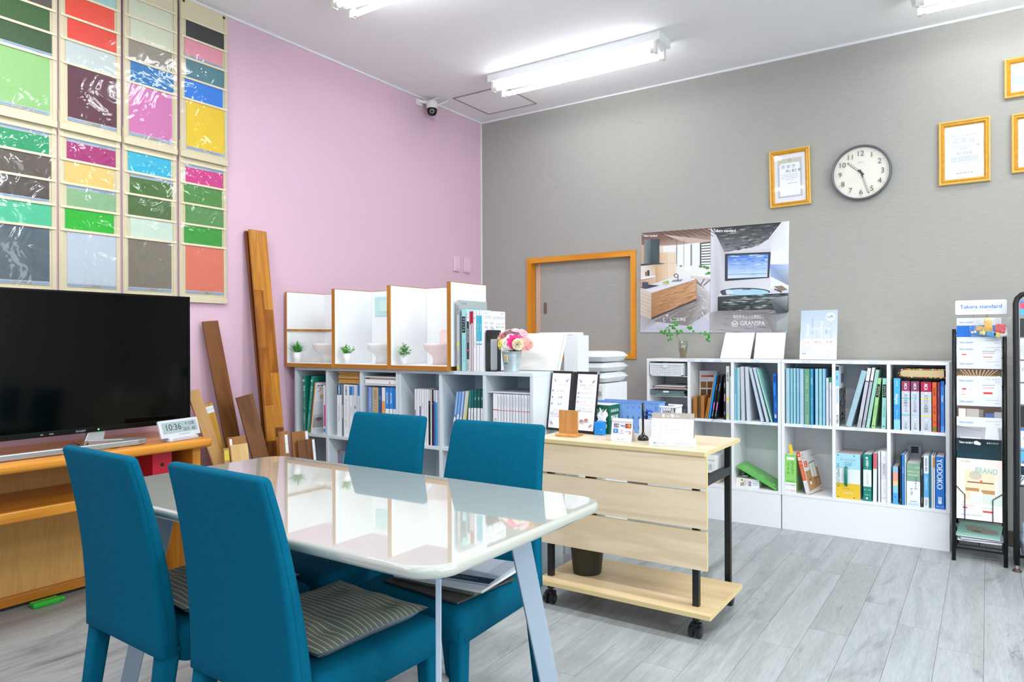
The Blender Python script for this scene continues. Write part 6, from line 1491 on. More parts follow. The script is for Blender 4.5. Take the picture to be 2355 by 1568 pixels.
# clear case with pink edge in the lower row
q = max(xat(770, WK+.05, .4), wd1[0]+.014); z1 = zat(1036, q, WK+.05)
t = thing('plastic_case', 'clear plastic case with a pink edge and green card in the lower row', 'plastic case', (q, WK+.06, WBOT+TH+.0005), (0, 0, .0))
mk('case', MB().box(0, .13, 0, .0015, 0, z1-WBOT-TH-.003).box(0, .13, .03, .0315, 0, z1-WBOT-TH-.003), m_case, t)
mk('edge', MB().box(0, .13, -.001, .033, z1-WBOT-TH-.003, z1-WBOT-TH).box(-.003, 0, -.001, .033, 0, z1-WBOT-TH), M('edge_pink', '#d98aa8', .3), t)
hc2 = z1-WBOT-TH
P = Print((0, .008, 0)); P.rect(.004, .126, .004, hc2-.006, '#e9eef4'); P.rect(.06, .12, .02, hc2-.02, '#2f9a72'); P.rect(.01, .03, hc2*.6, hc2-.02, '#5a6fd0'); P.text('2025', .03, hc2-.035, .012, '#3a4a9a'); P.build(t, 'card')
# ------------------------------------------------------------------ on top of the white bookcase
YT = -1.965
GT = 'catalogues standing on the white bookcase'
YT = WF-.0
def fuk(P, d, h):
    P.rect(.0, d, 0, h, '#aab2b3'); P.text('FUKUVI', .04, h*.955, .010, '#4a5254'); P.rect(.068, .074, h*.945, h*.965, '#dfe03c')
def cer(P, d, h):
    P.rect(0, d, 0, h, '#f0f1f5'); P.text('CERARL Light', d*.34, h*.9, .016, '#a3abb8', maxw=d*.55); P.dashes(d*.08, d*.3, h*.955, .003, '#a3abb8', 4); P.text('AICA', d*.88, h*.96, .008, '#6a7686')
    for j in range(2):
        for i in range(2): P.rect(d*(.1+.24*i), d*(.24+.24*i), h*(.79-.07*j), h*(.815-.07*j), '#c3c9d2'); P.dashes(d*(.1+.24*i), d*(.26+.24*i), h*(.775-.07*j), .002, '#b3bac4', 3, i+j)
    for j in range(2):
        for i in range(4): P.disc(d*(.62+.09*i), h*(.79-.055*j), .005, ['#e8c8a0', '#9fd0e8', '#c8dff0', '#e0b0c0', '#9ab0d8', '#8fd0c0', '#b0d890', '#f0a860'][i+4*j], 8)
    P.dashes(d*.62, d*.95, h*.9, .004, '#c3c9d2', 3); P.dashes(d*.62, d*.95, h*.875, .004, '#c3c9d2', 3, 4); P.text('AICA', d*.45, h*.7, .006, '#7a8492')
row(WZ, YT, GT, [
 (1050.5, 1057, 690.5, '#aab2b3', 'tallest grey binder standing beside the last booth partition', [('r', 0, 1, '#bcc3c2'), ('T', 'FUKUVI', .86, .6, '#2e3336', .5, .2), ('r', .36, .4, '#dfe03c'), ('t', 'D.DECOR.style', .2, .4, '#8a9290', .5, .22), ('r', .03, .06, '#dfe03c')], dict(depth=.235, cover=fuk)),
 (1062, 1071.5, 711, '#a6dcdf', 'aqua book with a black label, standing beside the tallest grey binder', [('r', .62, .88, '#1a1d20', .1, .9), ('t', 'マテリアル', .75, .42, '#eef3f3', .5, .22), ('t', 'カタログ タイル・石', .34, .36, '#6fa8b0', .5, .4)], dict(depth=.215)),
 (1073.3, 1080, 717, '#f0f0f3', 'white book with black and pink lower spine lettering', [('t', 'アイカ', .94, .45, '#5a6068', .5, .12), ('r', .2, .84, '#3a3d44', .1, .9), ('t', 'SAMPLE BOOK', .6, .45, '#f0f0f3', .5, .34), ('r', .34, .36, '#e05a8a'), ('T', 'KAWASHIMA', .1, .45, '#2a2d33', .5, .18)], dict(depth=.21)),
 (1080.8, 1083.6, 716, '#b83a4c', 'thin red-topped booklet, first of two', [('r', 0, .78, '#e8e4e4')], dict(depth=.21)),
 (1084.4, 1088.2, 716, '#c22f44', 'thin red-topped booklet, second of two', [('r', 0, .8, '#d9dbe0')], dict(depth=.21)),
 (1088.9, 1095.6, 715, '#eef0f3', 'white catalogue with grey upper lettering beside the red-topped pair', [('t', '16', .88, .6, '#6a7078', .5, .08), ('t', 'メラミン化粧板', .5, .36, '#b3bac4', .5, .4)], dict(depth=.21)),
 (1096.5, 1102.3, 714.5, '#eff1f4', 'white catalogue with a cyan upper band, left one of the pair', [('r', .5, .92, '#4cc0d8'), ('t', 'セラール', .72, .45, '#eaf8fb', .5, .3), ('r', .44, .46, '#4cc0d8')], dict(depth=.21)),
 (1103, 1109, 714.5, '#f0f2f5', 'white catalogue with a cyan upper band and a printed white cover', [('r', .5, .92, '#40bcd6'), ('t', 'セラール', .72, .45, '#eaf8fb', .5, .3), ('r', .44, .46, '#40bcd6')], dict(depth=.2, cover=cer)),
])
# book end
xe = xat(1112.5, YT, 1.1)
zbe = zat(759, xe, YT+.04)-WZ
t = thing('book_end', 'black steel book end with a pale sticker, beside the standing catalogues', 'book end', (xe, YT+.02, WZ+.0005))
mk('upright', MB().prism(rrect(0, .125, 0, zbe, .008), 'x', 0, .0018), m_black, t)
mk('foot', B(.0018, .05, .004, .12, 0, .0015), m_black, t)
mk('sticker', MB().prism(rrect(.035, .09, .004, zbe*.78, .008), 'x', .0018, .0026), M('sticker_grey', '#c9ced3', .4), t)
# flowers in a tin bucket
q = at(1176, 850, 2, WZ); s = scale_at(q); ybk = -1.94
xb = xat(1176.5, ybk, WZ); s = scale_at(Vector((xb, ybk, WZ)))
rt = 22.5*s; rb = 17*s; hb = zat(809, xb, ybk)-WZ
t = thing('tin_bucket', 'galvanised tin bucket with a paper tag, holding artificial flowers', 'bucket', (xb, ybk, WZ+.0005))
m_zinc = M('zinc', '#bccbcf', .38, .55, var=.12, vscale=40)
pf = [(rb, 0)]
for k in range(1, 24):
    f = k/24; pf.append((rb+(rt-rb)*f+(.0009 if .55 < f < .85 and k % 2 else 0), hb*f))
pf += [(rt+.002, hb), (rt+.002, hb+.003), (rt-.001, hb+.003), (rb-.002, .004), (.002, .004)]
mk('bucket', MB().lathe(pf, 28), m_zinc, t, smooth=True)
lb = MB(); rr0 = lambda f: rb+(rt-rb)*f+.0012
lb.grid(lambda u, v: (rr0(.35+.5*v)*math.sin(-.05+.62*u-.35), -rr0(.35+.5*v)*math.cos(-.05+.62*u-.35), hb*(.35+.5*v)), 6, 6)
lo = mk('paper_tag', lb, M('tag_cream', '#e6d3ab', .6), t)
lb = MB(); lb.grid(lambda u, v: ((rr0(.37+.12*v)+.0004)*math.sin(-.38+.56*u), -(rr0(.37+.12*v)+.0004)*math.cos(-.38+.56*u), hb*(.37+.12*v)), 6, 2)
mk('tag_band', lb, M('tag_blue', '#4a8aa8', .6), lo)
lb = MB()
for k in range(4): lb.grid(lambda u, v: ((rr0(.7+.03*k+.015*v)+.0004)*math.sin(-.35+.45*u), -(rr0(.7+.03*k+.015*v)+.0004)*math.cos(-.35+.45*u), hb*(.55+.07*k+.025*v)), 5, 1)
mk('tag_lines', lb, M('tag_ink', '#9a8460', .6), lo)
t = thing('flower_bouquet', 'round bouquet of pink, white and yellow artificial flowers in the tin bucket', 'flowers', (xb, ybk, WZ+hb))
FLW = [(1168, 765, 'd', '#f4c3cf', .8, .02), (1187, 763, 'd', '#f7dbe0', .8, .02), (1203, 768, 'd', '#f3b9cb', .8, .01), (1196, 790, 'd', '#fbeee4', .85, -.02), (1174, 805, 'd', '#f9f2e4', .8, -.045), (1216, 800, 'd', '#f6aca6', .75, .01), (1158, 787, 'd', '#f7e2c6', .75, -.01), (1176, 778, 'd', '#fbf3ee', .8, -.015), (1160, 778, 'r', '#f5a8a4', 1.0, .03), (1185, 772, 'd', '#f2b3cc', 1.05, .045), (1199, 777, 'd', '#f6c9d6', .9, .03), (1176, 770, 'd', '#f7e6e2', .9, .06), (1152, 790, 'd', '#f8efe0', .8, -.005), (1154, 800, 'd', '#eceb5a', .8, -.03), (1167, 799, 'd', '#fbf5ec', 1.05, -.035), (1183, 786, 'g', '#e81f7a', 1.15, -.04), (1190, 800, 'r', '#f7efd0', .95, -.045), (1207, 796, 'd', '#f7a7a2', 1.1, .0), (1211, 787, 'd', '#f6c0b8', .8, .03), (1200, 806, 'd', '#f7b1a9', .85, -.02), (1166, 787, 'd', '#fbf0d8', .9, -.02), (1150, 781, 'd', '#f6dcc8', .6, .0)]
pet = MB()
def flower(px, py, kind, col, sc_, dy, idx):
    y = ybk+dy; x = xat(px, y, WZ+.1); z = zat(py, x, y)
    c = Vector((x-xb, y-ybk, max(z-WZ-hb, .036))); ctr = Vector((0, 0, .035))
    n_ = (c-ctr).normalized(); n_ = (n_+Vector((.25, -.7, .2))*.6).normalized()
    a_ = n_.cross(Vector((.3, .1, 1))).normalized(); b_ = n_.cross(a_)
    R_ = .034*sc_; m = MB()
    lay = {'d': ((22, 1.0, .012, .17), (18, .72, .02, .2)), 'g': ((9, 1.0, .008, .42), (9, .7, .014, .4)), 'r': ((6, .95, .016, .95), (6, .72, .026, .95), (5, .48, .034, .95), (4, .25, .038, .9))}[kind]
    for li, (np_, rr_, hgt, wd) in enumerate(lay):
        for k in range(np_):
            th = 2*PI*(k+.5*li)/np_; d = a_*math.cos(th)+b_*math.sin(th); s_ = n_.cross(d)
            r1 = R_*rr_
            if kind == 'r':
                p0 = c+d*r1*.15; m.add([p0-s_*r1*.3, p0+s_*r1*.3, c+d*r1*.75+n_*hgt*.6*sc_+s_*r1*wd*.6, c+d*r1*.95+n_*hgt*sc_, c+d*r1*.75+n_*hgt*.6*sc_-s_*r1*wd*.6], [(0, 1, 2, 3, 4)])
            else:
                m.add([c+d*r1*.1, c+d*r1*.6+n_*hgt*.7+s_*r1*wd*.75, c+d*r1*1.0+n_*hgt*.5+s_*r1*wd*.3, c+d*r1*1.0+n_*hgt*.5-s_*r1*wd*.3, c+d*r1*.6+n_*hgt*.7-s_*r1*wd*.75], [(0, 1, 2, 3, 4)])
    f = mk('flower_head', m, M('petal_'+col[1:], col, .6), t)
    if kind != 'r': mk('flower_centre', MB().ball(c+n_*.012, .0055*sc_, 8, 5), M('flower_centre_yellow', '#e9c64a', .7), f)
for i, a in enumerate(FLW): flower(*a, i)
st = MB(); rr = random.Random(3)
for i in range(14): st.tube([(0, 0, -hb*.6), (rr.uniform(-.035, .035), rr.uniform(-.035, .035), .03)], .002, 5)
for i in range(16):
    a = rr.uniform(0, 6.28); leafq(st, (.02*math.cos(a), .02*math.sin(a), .0), (math.cos(a), math.sin(a), .5), .04, .014, .2)
mk('stems', st, M('stem_green', '#6fa04a', .6), t)
# white tiles leaning behind the bucket
yl = -1.80
xa, xb_ = xat(1192, yl, WZ), xat(1278, yl, WZ)
xa2, xb2 = xat(1200, yl+.06, 1.2), xat(1298, yl+.06, 1.2)
zt_ = zat(767, xb2, yl+.06)
for k in range(2):
    t = thing('tile_sample', ('large off-white woven-look tile sample leaning behind the flower bucket', 'second pale tile sample close behind the woven-look one')[k], 'tile', (xa+.012*k, yl+.012*k, WZ+.003), (-math.radians(16), 0, 0), 'tile samples leaning behind the bucket')
    L_ = (zt_-WZ)/math.cos(math.radians(16))-.004*k
    sk = (xb2-xb_)*.9
    mk('tile', MB().prism([(0, 0), (xb_-xa, 0), (xb_-xa+sk, L_), (sk*.7, L_)], 'y', 0, .009), M('woven_tile', '#e9e7e0', .65, bump=.12, bscale=260), t, .0008)
# white panel frame behind the bookcase
yp = -1.45
x0, x1, x2 = xat(1302, yp, 1.1), xat(1334, yp, 1.1), xat(1301, yp, 1.1)
t = thing('wash_stand', 'white boxed panel sample standing behind the tile samples', 'panel sample', (x0, yp, 0))
zt2 = zat(771, x0, yp)
mk('side_panel', B(.012, x1-x0, -.02, .10, 0, zt2), m_white, t, .002); mk('front_edge', B(0, .012, -.022, .0, 0, zt2), m_white, t)
mk('cross_rail', B(-.45, -.001, .03, .05, zt2-.05, zt2), m_white, t)
mk('side_panel', B(-.47, -.45, -.02, .10, 0, zt2), m_white, t, .002)
mk('lid', B(xat(1243, yp, 1.2)-x0, xat(1322, yp, 1.2)-x0, -.02, .10, zt2+.0005, zt2+.016), m_white, t, .004)
# drawer chest with wrapped cushions
yd = -1.22
x0, x1 = xat(1330, yd, .9), xat(1390, yd, .9)
zt3 = zat(883, x1, yd)
t = thing('drawer_chest', 'narrow white plastic drawer chest behind the menu folder', 'drawer chest', (x0, yd, 0))
Wc = x1-x0
mk('body', B(0, Wc, .012, .3, 0, zt3), m_white, t, .003)
nd = int(zt3/.105)
for k in range(nd):
    d = mk('drawer', B(.008, Wc-.008, 0, .0118, zt3-.105*(k+1)+.008, zt3-.105*k-.008), m_white, t, .003)
    mk('handle', MB().prism(rrect(Wc-.034, Wc-.016, zt3-.105*k-.065, zt3-.105*k-.04, .006), 'y', -.006, 0), M('drawer_handle', '#b9b6a4', .4), d)
m_wrap = M('wrapped_white', '#e6e9ea', .35, bump=.5, bscale=22)
zc = zt3+.001
tops = [zat(857, x1, yd+.02), zat(834, x1, yd+.02), zat(807.5, x1, yd+.02)]
z_prev = zc
for k in range(3):
    hk = tops[k]-z_prev-.001
    t = thing('wrapped_cushion', 'plastic-wrapped white cushion, %s of the three stacked on the drawer chest' % ('bottom', 'middle', 'top')[k], 'cushion', (x0+Wc/2-.03, yd+.16, z_prev+.0008), group='wrapped cushions on the drawer chest')
    Sx, Sy = Wc/2+.03, .16
    def pf2(u, v, up):
        a, b = 2*u-1, 2*v-1
        pl = max(0, (1-abs(a)**5)*(1-abs(b)**5))**.28
        return (a*Sx, b*Sy, hk*.5+(hk*.5*pl if up else -hk*.5*pl))
    mk('cover', MB().grid(lambda u, v: pf2(u, v, True), 16, 12).grid(lambda u, v: pf2(1-u, v, False), 16, 12), m_wrap, t, smooth=True)
    z_prev = tops[k]

# ------------------------------------------------------------------ on top of the grey-wall bookcase
yg = -.17
x = xat(1571, yg, RZ); s = scale_at(Vector((x, yg, RZ)))
t = thing('drinking_glass', 'glass half full of yellowish water holding a plant cutting', 'glass', (x, yg, RZ+.0005))
zg = zat(784, x, yg)-RZ; zwat = zat(800, x, yg)-RZ
rg = 11*s; rgb = 8.6*s
R_ = lambda z: rgb+(rg-rgb)*z/zg
mk('glass', MB().lathe([(rgb, 0), (R_(zg), zg), (R_(zg)-.0016, zg), (R_(.006)-.0016, .006), (.001, .006)], 24), clear('drinking_glass', '#f6faf8', .03, .9), t, smooth=True)
mk('water', MB().lathe([(R_(.007)-.002, .0065), (R_(zwat)-.002, zwat), (.001, zwat)], 24), clear('yellow_water', '#e6c65a', .05, .7, base='#b89a3a'), t, smooth=True)
t = thing('plant_cutting', 'leafy green ivy cutting rooted in the glass of water', 'plant', (x, yg, RZ+.008))
O_ = Vector((x, yg, RZ+.008))
m_stem = M('stem_brown', '#8f7b4a', .6); m_stemg = M('stem_fresh', '#7fae3f', .6)
def wp(px, py, dy=0.):
    y = yg+dy; X = xat(px, y, 1.2); Z = zat(py, X, y); return Vector((X, y, Z))-O_
b0 = Vector((0, 0, zwat-.004))
mk('stem', MB().tube([b0, wp(1567, 795), wp(1561, 780), wp(1553, 766)], [.004, .0035, .0025, .002], 6), m_stem, t, smooth=True)
mk('stem', MB().tube([b0, wp(1574, 795, .01), wp(1580, 780, .01), wp(1585, 768, .01)], [.003, .0026, .002, .0015], 6), m_stemg, t, smooth=True)
mk('stem', MB().tube([wp(1585, 769, .01), wp(1600, 772, 0), wp(1612, 776, -.02), wp(1624, 776, -.03), wp(1630, 780, -.03)], .0011, 5).tube([wp(1585, 768, .01), wp(1587, 760, .01)], .0011, 5).tube([wp(1553, 767), wp(1551, 758, -.01), wp(1555, 740, 0)], .0013, 5).tube([wp(1553, 766), wp(1540, 768, -.02), wp(1522, 765, -.02)], .0011, 5).tube([wp(1561, 766), wp(1575, 778, .01)], .0008, 5), m_stemg, t, smooth=True)
lf = MB(); rr = random.Random(11)
def ivy(p, r):
    d = Vector((rr.uniform(-.5, .5), -1, rr.uniform(-.2, .7))).normalized(); a_ = d.cross(Vector((0, 0, 1))).normalized(); b_ = a_.cross(d); t0 = rr.uniform(0, 6.28)
    pts = []
    for k in range(10):
        th = t0+2*PI*k/10; q = r*(1.0 if k % 2 == 0 else .68)*(.45 if k == 5 else 1); pts.append(p+a_*math.cos(th)*q+b_*math.sin(th)*q+d*rr.uniform(-.2, .2)*r)
    lf.add([p+d*r*.25]+pts, [(0, i+1, (i+1) % 10+1) for i in range(10)])
for px, py, k in ((1521, 764, 3), (1532, 757, 3), (1531, 770, 4), (1540, 777, 2), (1541, 763, 3), (1548, 752, 3), (1556, 742, 3), (1551, 733, 2), (1555, 748, 3), (1545, 770, 3), (1556, 758, 3), (1562, 764, 2), (1568, 764, 2), (1586, 756, 4), (1591, 759, 2), (1614, 764, 1), (1622, 766, 2), (1628, 772, 2), (1630, 778, 2), (1634, 781, 1), (1537, 778, 1), (1540, 751, 1)):
    for i in range(k): ivy(wp(px+rr.uniform(-4, 4), py+rr.uniform(-4, 4), rr.uniform(-.03, .03)), rr.uniform(.009, .014))
mk('leaves', lf, m_leaf, t)
rt_ = MB()
for i in range(18): rt_.tube([(0, 0, zwat-.012), (rr.uniform(-.018, .018), rr.uniform(-.018, .018), rr.uniform(.004, .025))], .0008, 4)
mk('roots', rt_, M('roots', '#a8803a', .7), t)
x2_ = xat(1571.5, yg+.035, RZ); zsp = zat(787, x2_, yg+.035)
for k, (a, b, lab) in enumerate(((1656, 1727, 'blank white board leaning on the grey wall, next to the glass'), (1733, 1803, 'blank white board leaning on the grey wall, next to the flyer stand'))):
    yb_ = -.13; x0, x1 = xat(a, yb_, RZ), xat(a+69 if k == 0 else b-1, yb_, RZ)
    zt_ = zat(766, x0, yb_+.05); 
    ln = math.atan2(.07, zt_-RZ)
    t = thing('white_board', lab, 'board', (x0, yb_, RZ+.003), (-ln, 0, 0), 'blank white boards on the grey wall bookcase')
    sk = .015 if k == 0 else .0
    mk('board', MB().prism([(0, 0), (x1-x0, 0), (x1-x0+sk*.8, (zt_-RZ)/math.cos(ln)), (sk, (zt_-RZ)/math.cos(ln))], 'y', 0, .006), M('board_white', '#eeeeee', .35), t, .0005)
# flyer stand
yb_ = -.2
x0, x1 = xat(1839, yb_, RZ), xat(1922, yb_, RZ); zt_ = zat(715, x0, yb_+.05)
ln = math.atan2(.05, zt_-RZ); L_ = (zt_-RZ)/math.cos(ln)
t = thing('flyer_stand', 'clear acrylic stand with a pale blue event flyer on the bookcase', 'flyer stand', (x0, yb_, RZ+.0022), (-ln, 0, 0))
wf_ = x1-x0
m_acr = clear('acrylic', '#ffffff', .04, .97)
mk('back_plate', B(-.002, wf_+.006, .004, .0062, 0, L_*.985), m_acr, t)
mk('front_lip', B(-.002, wf_+.006, -.012, -.010, 0, L_*.35), m_acr, t)
mk('base_plate', MB().box(-.002, wf_+.006, -.0098, .0038, 0, .002), m_acr, t)
fl = mk('flyer', B(0, wf_+.004, .0, .0035, .0025, L_), m_paper, t)
P = Print((0, -.0003, 0)); H_ = L_
P.poly([(0, H_*.38), (wf_+.004, H_*.38), (wf_+.004, H_), (0, H_)], ['#cfd9e2', '#d3dce4', '#b9c7d6', '#b3c2d2'])
for i in range(7): P.rect(wf_*(.05+.13*i), wf_*(.1+.13*i), H_*(.42+.05*(i % 3)), H_*(.6+.06*((i*2) % 5)), ('#c3ced9', '#dce4ea', '#aebccb')[i % 3])
P.disc(wf_*.83, H_*.86, wf_*.13, '#eef3f7', 18); P.disc(wf_*.86, H_*.87, wf_*.04, '#7fb8d8', 8); P.disc(wf_*.9, H_*.84, wf_*.03, '#e8b8b0', 8); P.text('来場', wf_*.78, H_*.87, .008, '#6f93b4'); P.text('特典', wf_*.78, H_*.845, .008, '#6f93b4')
P.text('Takara standard', wf_*.55, H_*.77, .009, '#f4f8fb', maxw=wf_*.4); P.text('リフォーム Debut', wf_*.55, H_*.715, .010, '#f0f5f9', maxw=wf_*.5)
P.text('Takara Fair', wf_*.55, H_*.635, .022, '#fbfdfe', maxw=wf_*.8, bold=.02); P.text('2025.9.27 - 28', wf_*.5, H_*.575, .010, '#f6fafc', maxw=wf_*.45)
P.rect(0, wf_+.004, 0, H_*.38, '#fbfbfd'); 
for i in range(3): P.rect(wf_*(.06+.31*i), wf_*(.33+.31*i), H_*.33, H_*.42, '#f4f6fa'); P.disc(wf_*(.14+.31*i), H_*.355, wf_*.05, ('#f0cfd6', '#e3c8d0', '#f2c9c0')[i], 10); P.disc(wf_*(.24+.31*i), H_*.355, wf_*.04, ('#d9c8d8', '#e0d0a8', '#f0b8b8')[i], 10)
for j in range(5): P.dashes(wf_*.06, wf_*.36, H_*(.26-.03*j), .002, '#b9c8dc', 4, j)
P.dashes(wf_*.06, wf_*.18, H_*.11, .004, '#6f87b8', 2)
for a, b in (((.62, .12), (.72, .2)), ((.72, .2), (.82, .17)), ((.82, .17), (.95, .22)), ((.78, .08), (.82, .17)), ((.62, .08), (.95, .1)), ((.85, .24), (.9, .08))): P.line((wf_*a[0], H_*a[1]), (wf_*b[0], H_*b[1]), .0012, '#b3bcc8')
P.build(fl, 'flyer_print')
# ------------------------------------------------------------------ posters (flat prints on the grey wall)
def zoomprint(X0, Y0, s, yv, org):
    def fn(a, b):
        p = at(X0+a/s, Y0+b/s, 1, yv); return p.x-org.x, p.z-org.z
    return fn
m_poster = printmat('poster_print', .25, .35)
def poster(label, tl, tr, br, bl_, draw):
    yv = -.004
    pts = [at(1460+a/4.612, 500+b/4.612, 1, yv) for a, b in (tl, tr, br, bl_)]
    org = pts[3].copy()
    t = thing('poster', label, 'poster', (org.x, 0, org.z), group='posters on the grey wall')
    mk('sheet', MB().prism([(p.x-org.x, p.z-org.z) for p in pts], 'y', -.0036, -.0005), m_paper, t)
    P = Print((0, -.0037, 0), eps=.00006, fn=zoomprint(1460, 500, 4.612, yv, org))
    draw(P); P.build(t, 'poster_print', m_poster)
    for a in (0, 1, 2, 3):
        q = pts[a]-org; c = (pts[0]+pts[2])/2-org; d = (c-q).normalized()*.013
        mk('pin', MB().tube([(q.x+d.x, -.009, q.z+d.z), (q.x+d.x, -.0115, q.z+d.z)], .0035, 8), M('pin_clear', '#e8ecee', .15), t)
    return t
def strokes(P, q, n, cols, ln, wd, seed, cross=False):
    r = random.Random(seed); P.lay += 1
    f = lambda u, v: tuple((1-v)*((1-u)*q[0][i]+u*q[1][i])+v*((1-u)*q[3][i]+u*q[2][i]) for i in (0, 1))
    for k in range(n):
        u, v = r.random(), r.random(); L = ln*r.uniform(.4, 1); dv = r.uniform(-.03, .03)
        a, b = (f(u, v), f(min(1, u+L), min(1, max(0, v+dv)))) if not cross else (f(u, v), f(min(1, max(0, u+dv)), min(1, v+L)))
        m = ((a[0]+b[0])/2, (a[1]+b[1])/2); w_ = wd*r.uniform(.3, 1); c = cols[k % len(cols)]
        d = Vector((b[0]-a[0], b[1]-a[1]))
        if d.length < 1: continue
        d.normalize(); p_ = (-d.y*w_/2, d.x*w_/2)
        P.lay += .02
        P.poly([a, (m[0]+p_[0], m[1]+p_[1]), b, (m[0]-p_[0], m[1]-p_[1])], c, True)
def kitchen(P):
    A = [(72,165),(803,110),(795,1222),(60,1218)]
    P.poly(A, '#dfe1e6')
    P.poly([(72,165),(803,110),(803,250),(440,290),(300,300),(72,290)], ['#6b5048', '#7d6258', '#a58a78', '#b39a88', '#b59c8a', '#8a6c5c'])
    for i in range(9): P.line((250+62*i, 150-4.6*i), (400+62*i, 235-9*i if i < 6 else 200), 7, '#574039')
    P.poly([(300,180),(803,240),(803,262),(560,272)], '#c3b0a4')
    P.poly([(72,290),(300,300),(440,300),(440,520),(440,650),(60,760)], ['#c9a88a', '#e6d6c6', '#efe6de', '#e9ddd0', '#e6d8c8', '#caa582'])
    P.poly([(222,372),(345,370),(345,640),(222,700)], ['#d3ac80', '#e3c9a8', '#e6cfb2', '#cfa67a']); P.poly([(345,370),(440,368),(440,620),(345,645)], '#e8d5bc')
    P.line((345,370),(345,645),2,'#b9946c'); P.line((222,500),(440,480),2,'#c9a882')
    P.poly([(435,300),(603,280),(603,600),(435,620)], '#f3f5f6'); P.poly([(610,280),(803,262),(803,520),(610,600)], '#eef3f2')
    P.poly([(300,300),(440,300),(440,368),(300,370)], '#f1efec')
    for x in (447, 520, 592): P.line((x,300),(x,600),5,'#8f9494'); 
    P.poly([(592,285),(606,284),(606,610),(592,610)], '#8a9090')
    P.poly([(690,270),(803,255),(803,520),(690,510)], '#4c5450')
    for i in range(8): P.poly([(705,282+28*i),(803,272+29*i),(803,290+29*i),(705,299+28*i)], '#eef0ee')
    P.line((445,240),(440,490),4,'#5a5552'); P.line((522,235),(520,490),3,'#7a7572')
    P.poly([(440,520),(803,500),(803,640),(440,640)], '#eef0ec')
    for x, y, r in ((490,515,16), (700,520,22), (740,525,20), (770,535,24), (785,590,22), (760,600,16)): P.disc(x, y, r, '#7fa86a' if r < 20 else '#5f8f55', 10, r*.7)
    P.poly([(470,560),(520,515),(660,530),(670,600),(500,600)], '#f0efec'); P.poly([(530,520),(590,520),(590,565),(530,570)], '#fbfaf8')
    P.poly([(585,615),(803,640),(803,660),(600,650)], '#ddd3ca')
    for a, b in (((640,650),(790,815)), ((740,650),(660,775)), ((800,660),(730,720)), ((600,640),(690,720))): P.line(a, b, 12, '#8d7a70')
    P.poly([(60,1218),(60,1030),(175,1085),(655,870),(660,700),(800,800),(795,1222)], ['#c3c6d0', '#b3b2b6', '#a39b98', '#8f8784', '#c9c4c2', '#cfccd0', '#c6c7d4'])
    P.poly([(655,870),(700,780),(800,830),(797,1000),(560,1150),(200,1100)], ['#8f8583', '#b9b2b0', '#c9c6c8', '#b0abac', '#8d8686', '#857e7e'])
    strokes(P, [(200,1090),(655,880),(797,1000),(560,1170)], 60, ['#7f7977','#a09a98','#8d8785','#b3aeac'], .4, 12, 6)
    strokes(P, [(640,720),(797,760),(797,1180),(700,1000)], 30, ['#b9b6ba','#d9d6da'], .5, 14, 7)
    P.poly([(60,750),(470,610),(655,655),(178,800)], ['#d9dbe0', '#eceef0', '#e9ebee', '#dfe1e6'])
    P.poly([(385,685),(410,662),(515,655),(490,680)], '#8d9496')
    P.poly([(178,800),(655,660),(655,862),(178,1062)], ['#b98a60', '#d2a478', '#c79a6e', '#a5764e'])
    strokes(P, [(178,800),(655,660),(655,862),(178,1062)], 130, ['#a87850','#dcb68c','#b08058','#c99c70','#96683f'], .35, 9, 5)
    for i in range(0):
        r = random.Random(i); y0 = r.uniform(.03, .97); a = r.uniform(0, .5); b = a+r.uniform(.2, .5)
        f = lambda u, v: (178+477*u, (800-140*u)+((1062-200*u)-(800-140*u))*v)
        P.line(f(a, y0), f(min(b, 1), y0+r.uniform(-.02, .02)), r.uniform(3, 8), ('#9c6c44', '#dcb68c', '#a87a52')[i % 3])
    P.poly([(60,752),(178,800),(175,1085),(60,1030)], ['#dccfc2', '#d3c3b2', '#c7b5a2', '#d6c9bc'])
    for i in range(6): P.line((62,800+38*i),(174,842+40*i),5,'#b9a48e')
    P.poly([(178,1062),(655,862),(655,880),(178,1085)], '#4e4a4c')
    P.poly([(103,235),(172,228),(170,500),(95,498)], ['#7f8b8a', '#5c6a6a', '#48585a', '#8b9594']); P.poly([(172,228),(262,232),(262,490),(170,500)], ['#48565a', '#3b4a50', '#46565c', '#3c484c'])
    P.poly([(65,495),(262,482),(330,488),(65,510)], '#3e4648')
    P.poly([(65,515),(222,505),(222,620),(65,655)], ['#e9e2da', '#cdb496', '#d9c3a8', '#efece6']); P.poly([(65,640),(220,615),(220,632),(65,660)], '#f2f0ee')
    P.rect(112, 130, 575, 620, '#8a5a3c'); P.rect(133, 158, 560, 620, '#39414a')
    P.poly([(62,745),(150,712),(262,722),(120,758)], '#3f4650'); P.poly([(80,690),(145,690),(142,748),(84,748)], '#48525c'); P.disc(112, 690, 33, '#5c6670', 14, 7)
    P.disc(330, 695, 38, '#c7cdc6', 14, 22); P.disc(330, 690, 26, '#d3c04a', 12, 12); P.disc(350, 683, 12, '#8fae4a', 8)
    P.ring(440, 615, 19, 25, '#3b4146', 0, PI); P.ring(440, 620, 19, 25, '#3b4146', PI, PI*1.9); P.line((462,610),(458,672),7,'#3b4146')
    P.text('Takara standard', 165, 192, -26, '#f6f4f4', maxw=150, sx=-1, bold=.02)
    P.text('LEISURE', 462, 1080, -34, '#f3f2f6', sx=-1, maxw=180, bold=.015); P.text('L', 318, 1082, -44, '#f3f2f6', sx=-1)
    for i in range(5): P.line((345, 1050), (330+8*i, 1025+abs(i-2)*3), 3, '#f3f2f6')
    P.text('これ以上のしあわせには、出会えない。', 410, 1160, -24, '#e3e2ea', sx=-1, maxw=510)
